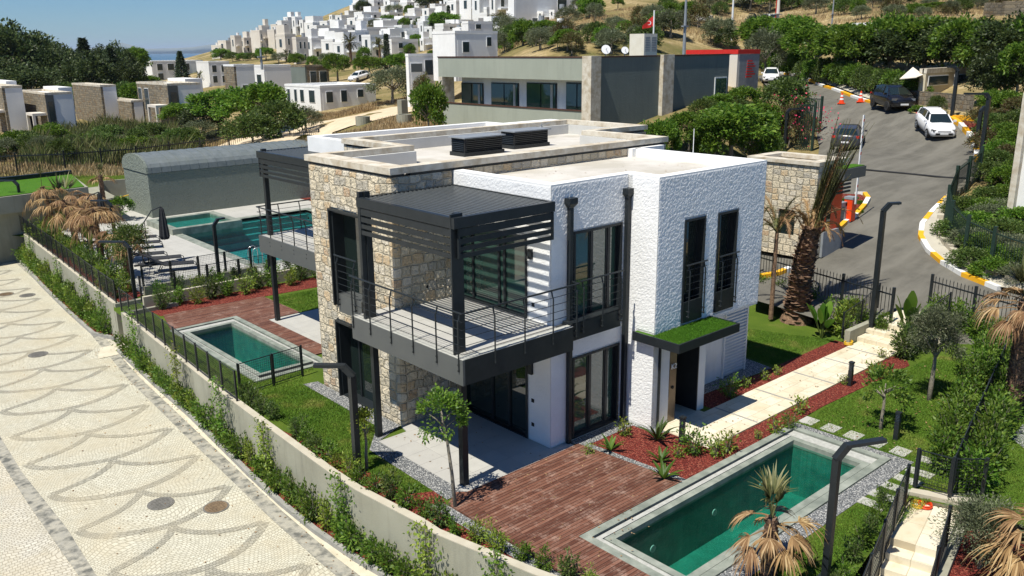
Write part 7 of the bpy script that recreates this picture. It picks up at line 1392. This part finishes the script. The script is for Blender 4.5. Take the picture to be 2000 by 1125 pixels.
# ================================================================== BACKGROUND TREES
T = {}
T['broad'] = tree('broad_tree', 'x', 'tree', 6, (2.6, 2.6, 2.4), 3.2, 'leafpine', .2, 6500, .30, .17, 70, .7, 101)
T['green'] = tree('green_tree', 'x', 'tree', 5, (2.1, 2.1, 1.7), 3.1, 'leafg', .16, 5200, .28, .16, 60, .6, 102)
T['low'] = tree('low_tree', 'x', 'tree', 3, (1.9, 1.9, 1.35), 1.4, 'leafg', .14, 5200, .24, .14, 54, .5, 103)
T['olive'] = tree('olive_bush', 'x', 'tree', 3.4, (1.7, 1.7, 1.5), 1.75, 'leafo', .14, 5200, .2, .07, 54, .55, 104)
T['dark'] = tree('dark_bush', 'x', 'bush', 2.4, (1.7, 1.7, 1.15), 1.15, 'leafd', .1, 4200, .2, .11, 46, .5, 105)
T['red'] = tree('dry_bush', 'x', 'bush', 2.4, (1.5, 1.5, 1.1), 1.15, 'leafr', .08, 3000, .2, .08, 40, .5, 106)
T['conifer'] = conifer('conifer', 'x', 'tree', 8, 2.3, 'leafc', 5200, 107, .5, .16, .75)
T['cypress'] = conifer('cypress', 'x', 'tree', 7, .75, 'leafc', 2400, 108, .35, .14, .45, ragged=.1)
HT = dict(broad=5.9, green=4.9, low=2.85, olive=3.3, dark=2.4, red=2.35, conifer=8, cypress=7, palm=5)
r_ = empty('palm_tree', (0, 0, 0), 'x', 'palm tree'); b = MB(); b.tube([(0, 0, -.3), (0, 0, 3.6)], [.25, .2], 8); t_ = b.build('trunk', M['palmbark'], r_); b = MB(); rd = random.Random(9)
for i in range(30): a = 6.28*i/30*3.1; el = rd.uniform(-.5, 1.3); feather(b, (0, 0, 3.6), (math.cos(a)*math.cos(el), math.sin(a)*math.cos(el), math.sin(el)), rd.uniform(1.5, 2.1), rd, 1.2, .09, .6, 16)
c_ = b.flat('crown', M['frond'], r_); KIDS[r_.name] = [t_, c_]; T['palm'] = Proto(r_)
TW = {'broad': 5.2, 'green': 4.4, 'low': 4.2, 'olive': 3.8, 'dark': 3.8, 'red': 3.4}
def tput(kind, px, pb, pt, label, group=None, wpx=None, lo=30., d=None, sink=0.):
    q = GP(px, pb, lo) if d is None else AT(px, pb, d); dd_ = dist(q[0], q[1]); sz = (pb-pt)/F*dd_/HT[kind]; sx = sz if wpx is None else wpx/F*dd_/TW[kind]
    o = T[kind].put((q[0], q[1], q[2]-.1-sink), random.uniform(0, 6.28), sx, label, group, szz=sz); return o
B1 = [('broad',120,205,95,90,'dark tree filling the gap left of the ragged conifer'),('conifer',148,200,100,None,'short dark conifer left of the ragged one'),('broad',180,215,110,90,'dark tree below the ragged conifer'),('conifer',228,200,98,None,'conifer behind the round-topped tree'),('broad',260,205,120,60,'dark tree left of the tall rubble villa'),('broad',70,215,130,120,'dark understorey below the left skyline trees'),('broad',10,212,120,100,'dark understorey at the left edge'),('broad',40,205,56,150,'largest broad dark tree at the left edge of the skyline'),('broad',92,200,75,100,'broad dark tree right of the largest one'),('broad',8,195,80,90,'dark tree cut by the left edge'),('dark',132,190,118,None,'dark low tree between the broad trees and the conifer'),('conifer',176,192,81,None,'ragged dark conifer in the left skyline'),('broad',207,180,96,60,'grey-green tree right of the left conifer'),('broad',240,196,91,62,'round-topped tree left of the white apartments'),('green',268,170,98,60,'spreading tree behind the white apartments'),('conifer',357,163,103,None,'dark conifer in front of the white apartments'),
 ('broad',150,215,135,60,'shadowed tree behind the rubble villas'),('low',262,205,150,60,'bright green bush above the flat annex'),('palm',392,175,140,None,'palm tree right of the tall rubble villa'),('green',292,190,150,50,'green tree peeking over the tall rubble villa'),
 ('green',430,262,178,110,'big green bush mass right of the tall rubble villa'),('green',478,265,175,110,'second big green bush in the thicket'),('broad',400,268,205,80,'dark bush at the left of the thicket'),('green',525,262,165,100,'tallest green bush in front of the white cubic villa'),('dark',545,268,200,110,'dark rounded bush at the right of the thicket'),('olive',598,262,212,70,'grey bush at the tip of the thicket'),('dark',495,280,225,110,'low dark bush along the dirt track'),('green',350,250,205,70,'bush right of the rubble villas'),
 ('olive',768,204,135,105,'rounded olive bush right of the low white house'),('green',722,150,112,60,'green pine left of the cypress'),('green',660,160,108,50,'yellow-green tree above the low house roof'),('palm',686,128,70,None,'tall palm in the middle of the village'),('palm',742,122,76,None,'second tall palm in the village'),('cypress',757,140,70,None,'slim cypress beside the village palms'),('cypress',843,80,38,None,'slim cypress at the corner of the bright white house'),('cypress',877,62,14,None,'slim cypress above the bright white house'),('green',868,72,28,60,'round pine left of the upper cypress'),
 ('green',790,150,108,70,'leafy tree at the left of the white wing'),('olive',640,128,105,40,'grey bush under the village blocks'),('broad',710,32,4,30,'dark tree on the village skyline'),('broad',845,22,-8,60,'dark pines at the top of the village'),('low',475,118,104,30,'small green trees below the beige blocks'),('low',510,112,95,24,'small dark green tree by the beige blocks'),('dark',490,118,104,30,'dark hedge under the beige blocks'),('palm',560,122,98,None,'small palm below the beige blocks'),('low',730,108,90,50,'green crown between white village houses'),
 ('low',838,262,165,80,'yellow-tipped green bush at the left corner of the sage block'),('red',828,215,150,50,'reddish dry bush left of the sage block'),('low',1285,310,238,90,'green bush crown behind the villa roof'),('green',1425,318,205,160,'large dense green tree behind the white villa volume'),('green',1382,312,228,80,'left part of the dense green trees behind the villa'),('low',1478,318,232,90,'right part of the dense green trees behind the villa'),('dark',1530,235,158,100,'ivy-covered mound beside the road'),('olive',1492,160,64,88,'bare grey olive beside the red-striped wall'),
 ('low',1450,215,170,70,'leafy bush behind the ivy mound'),('red',1540,290,210,60,'dry bougainvillea shrub by the green gate'),('red',1575,280,225,50,'reddish shrub at the road edge'),('dark',1828,225,188,40,'clipped round bush in front of the guard house'),('low',1790,222,205,30,'low green plant by the terrace wall')]
for k, px, pb, pt, wp, lb in B1: tput(k, px, pb, pt, lb, None, wp)
def rowtrees(pts, label, group):
    pts = sorted(pts, key=lambda p: p[1])
    for i, (k, px, pb, pt, wp) in enumerate(pts): tput(k, px, pb, pt, f'{label}, {nth(i+1)} from the left', group, wp)
rd = random.Random(12)
rowtrees([('green', x, 128+(x-1500)*.24+rd.uniform(-3, 3), 42+(x-1500)*.10+rd.uniform(-8, 8), 105+rd.uniform(-15, 25)) for x in (1502, 1545, 1590, 1635, 1668)], 'bright green hedge tree along the top bend of the road', 'hedge trees along the road')
rowtrees([(('broad', 'low', 'broad', 'green')[i % 4], x, 150+(i % 3)*4, 46+rd.uniform(-8, 12), 130) for i, x in enumerate(range(1700, 2040, 34))], 'dense green tree of the tall hedge right of the road bend', 'tall hedge trees right of the road bend')
rowtrees([(('broad', 'dark', 'green')[i % 3], x, 205+rd.uniform(-6, 6), 95+rd.uniform(-8, 30), 84) for i, x in enumerate((1932, 1958, 1982, 2010))], 'shaded green tree behind the guard house', 'trees behind the guard house')
rowtrees([(('olive', 'red', 'dark')[i % 3], x, 168+(x-1600)*.16, 128+(x-1600)*.15+rd.uniform(-6, 6), 46) for i, x in enumerate(range(1700, 1790, 22))], 'twiggy undergrowth below the tall hedge', 'undergrowth below the tall hedge')
kk = ['olive', 'green', 'olive', 'dark', 'red', 'olive', 'low']
for i, (px, pb, pt, wp) in enumerate(sorted(((1300,308,236,60),(1345,300,222,80),(1372,240,196,60),(1402,228,184,60),(1440,248,198,80),(1478,252,204,80),(1502,282,222,70),(1455,300,235,100),(1395,318,236,90),(1500,318,262,60)))): tput(('low', 'green', 'dark')[i % 3], px, pb, pt, f'leafy tree in the thicket between villa and road, {nth(i+1)} from the left', 'thicket trees between villa and road', wp)
rowtrees([(('dark', 'low')[i % 2], 1500+i*19, 142+(i*19)*.205+rd.uniform(-3, 3), 100+i*19*.17+rd.uniform(-5, 5), 60) for i in range(16)], 'dark hedge bush below the road trees', 'hedge bushes below the road trees')
L = []
for i in range(64):
    px = 975+(i*97 % 540)+rd.uniform(-8, 8); f = (i*37 % 100)/100; lo_, hi_ = (112-(px-960)*.02, 30-(px-960)*.06); pb = lo_+(hi_-lo_)*f
    if px < 1106 and pb < 75: pb = 80+rd.uniform(0, 30)
    if px > 1340 and 40 < pb < 75 and px > 1390: pb = 20+rd.uniform(-8, 8)
    s_ = rd.uniform(34, 56)*(1-.35*f); L.append((kk[i % 7], px, pb, pb-s_, s_*rd.uniform(1.1, 1.5)))
rowtrees(L, 'scrubby tree on the dry slope above the sage block', 'scrub trees on the dry slope')
L = []
for i in range(30):
    px = 1525+i*16+rd.uniform(-6, 6); pb = 8+rd.uniform(-10, 34)
    L.append((kk[(i*3) % 7], px, pb, pb-rd.uniform(18, 34), rd.uniform(30, 60)))
rowtrees(L, 'bush on the upper right slope', 'bushes on the upper right slope')
L = []
for i in range(22): px = -10+i*19+rd.uniform(-6, 6); pb = 318-(px*.03)+rd.uniform(-28, 4); L.append((('dark', 'olive', 'low', 'dark')[i % 4], px, pb, pb-rd.uniform(28, 48), rd.uniform(50, 80)))
rowtrees(L, 'bush in the overgrown lot beyond the railing fence', 'bushes in the overgrown lot')
rowtrees([(('dark', 'low', 'olive')[i % 3], px, pb, pb-46, 92) for i, (px, pb) in enumerate(((1872,470),(1908,500),(1972,500),(1995,530),(1915,430),(1960,430),(1880,430),(1905,455),(1930,440),(1955,470),(1985,450),(1890,490),(1925,505),(1955,520),(1990,520),(1900,530),(1940,545),(1985,560),(1930,410),(1970,405),(2000,400)))], 'garden bush behind the green railing fence', 'bushes behind the green railing fence')
rowtrees([(('low', 'red', 'dark', 'low')[i % 4], px, pb, pb-46, 70) for i, (px, pb) in enumerate(((1975,300),(1970,330),(1985,262),(1935,225),(1965,228),(1990,235),(1930,360),(1960,370),(1985,360),(1920,300),(1935,270),(1950,320),(1960,285),(1915,255),(1945,340)))], 'plant in the bed behind the painted round kerb', 'plants behind the round kerb')
rowtrees([('low', px, pb, pb-14, 22) for px, pb in ((1635,415),(1650,400),(1668,395),(1680,405),(1676,418))], 'low shrub on the barrier island', 'shrubs on the barrier island')
L = []
for i, (px, pb) in enumerate(((432,118),(455,120),(520,118),(545,125),(580,128),(612,132),(632,140),(655,132),(672,140),(700,140),(712,120),(735,135),(765,110),(780,125),(800,110),(812,90),(775,80),(745,92),(690,98),(650,100),(625,98),(600,100),(700,78),(735,60),(760,52),(790,62),(820,62),(800,38),(770,28),(830,95),(845,115),(905,75),(980,70),(960,100),(985,100),(1000,85),(860,100))): L.append((('low', 'dark', 'green', 'olive', 'low')[i % 5], px, pb, pb-rd.uniform(14, 26), rd.uniform(20, 40)))
rowtrees(L, 'small green tree growing between the hillside houses', 'trees between the hillside houses')
rowtrees([(('dark', 'green', 'broad')[i % 3], px, 222, 165, 60) for i, px in enumerate((138, 170, 212, 248, 272))], 'dark bush between the rubble villas', 'bushes between the rubble villas')
for k in T: T[k].done()
# village greenery
# ---- reeds, dry grass (stuff)
def blades(name, polys, N, H_, w_, mat, seed, lab=None):
    r = np.random.RandomState(seed); out = []
    for poly, n in polys:
        Pw = [GP(a, c, 40)[:2] for a, c in poly]; xs = [p[0] for p in Pw]; ys_ = [p[1] for p in Pw]; x = r.uniform(min(xs), max(xs), n*3); y = r.uniform(min(ys_), max(ys_), n*3); m = inside(x, y, Pw); x, y = x[m][:n], y[m][:n]
        z = TZ(x, y)-.05; k = len(x); a = r.uniform(0, 6.28, k); h = H_*r.uniform(.5, 1.2, k)*(.7+.5*np.sin(x*.8)*np.cos(y*.7)); lx, ly = r.normal(size=k)*h*.28, r.normal(size=k)*h*.28; dx, dy = np.cos(a)*w_, np.sin(a)*w_
        out.append(np.stack([np.stack([x-dx, y-dy, z], -1), np.stack([x+dx, y+dy, z], -1), np.stack([x+lx*.5+dx*.8, y+ly*.5+dy*.8, z+h*.6], -1), np.stack([x+lx, y+ly, z+h], -1)], 1).reshape(-1, 3))
    o = mk(name, np.concatenate(out), M[mat]); tag(o, kind='stuff'); return o
blades('reeds', [([(30,328),(120,262),(240,250),(340,262),(380,300),(200,330)], 26000)], 0, 1.9, .05, 'reed', 1)
blades('dry_grass', [([(560,246),(640,222),(760,200),(850,184),(850,192),(760,211),(640,237),(560,248)], 7000), ([(420,310),(560,292),(650,266),(720,244),(860,212),(880,250),(640,290),(420,325)], 11000), ([(250,318),(400,285),(470,266),(400,297),(420,310)], 6000), ([(0,345),(0,300),(120,310),(300,310),(300,335)], 9000), ([(960,110),(1000,60),(1200,20),(1500,0),(1500,60),(1420,95)], 16000), ([(1500,50),(1560,-10),(2000,-15),(2000,45),(1700,60)], 16000)], 0, .6, .035, 'straw', 2)
# bougainvillea flowers
q = GP(1560, 275); r_ = np.random.RandomState(4); p_ = r_.normal(size=(500, 3))*np.array([1.4, 1.4, .9])+np.array([q[0], q[1], q[2]+1.4]); o = mk('flowers', kites(p_, .14, .13, rs_=r_), M['crimson']); tag(o, 'crimson bougainvillea blossom sprayed over the dry shrubs by the green gate', 'flowers')
o['kind'] = 'stuff'
# gate post screens by the road
for i, (px, pb, pt, lb) in enumerate(((1601, 262, 188, 'tall dark green gate post at the road'), (1586, 300, 200, 'dark green gate leaf folded beside its post'))):
    q = GP(px, pb); z_ = hz(q[0], q[1], pt); r_ = empty('gate_post', q, lb, 'gate'); b = MB(); b.box(q[0], q[1], q[2]-.2, q[0]+.15, q[1]+.15, z_); b.build('post', M['green_fence'], r_); b = MB()
    for k in range(9): b.box(q[0]+.05, q[1]+.15+k*.16, q[2]+.1, q[0]+.09, q[1]+.19+k*.16, z_-.2)
    b.box(q[0]+.04, q[1]+.15, q[2]+.1, q[0]+.1, q[1]+1.5, q[2]+.16); b.box(q[0]+.04, q[1]+.15, z_-.25, q[0]+.1, q[1]+1.5, z_-.19); b.build('gate_leaf', M['green_fence'], r_)
# ================================================================== HAZE
hm = bpy.data.materials.new('haze_air'); hm.use_nodes = True; t_ = hm.node_tree; t_.nodes.remove(t_.nodes['Principled BSDF']); pv = t_.nodes.new('ShaderNodeVolumePrincipled'); pv.inputs['Color'].default_value = (.62, .76, .95, 1); pv.inputs['Density'].default_value = HAZE; pv.inputs['Anisotropy'].default_value = 0
t_.links.new(pv.outputs[0], t_.nodes['Material Output'].inputs['Volume'])
if HAZE > 0: b = MB(); b.box(-46000, -46000, -32, 46000, 56000, 260); tag(b.build('haze', hm), kind='stuff')
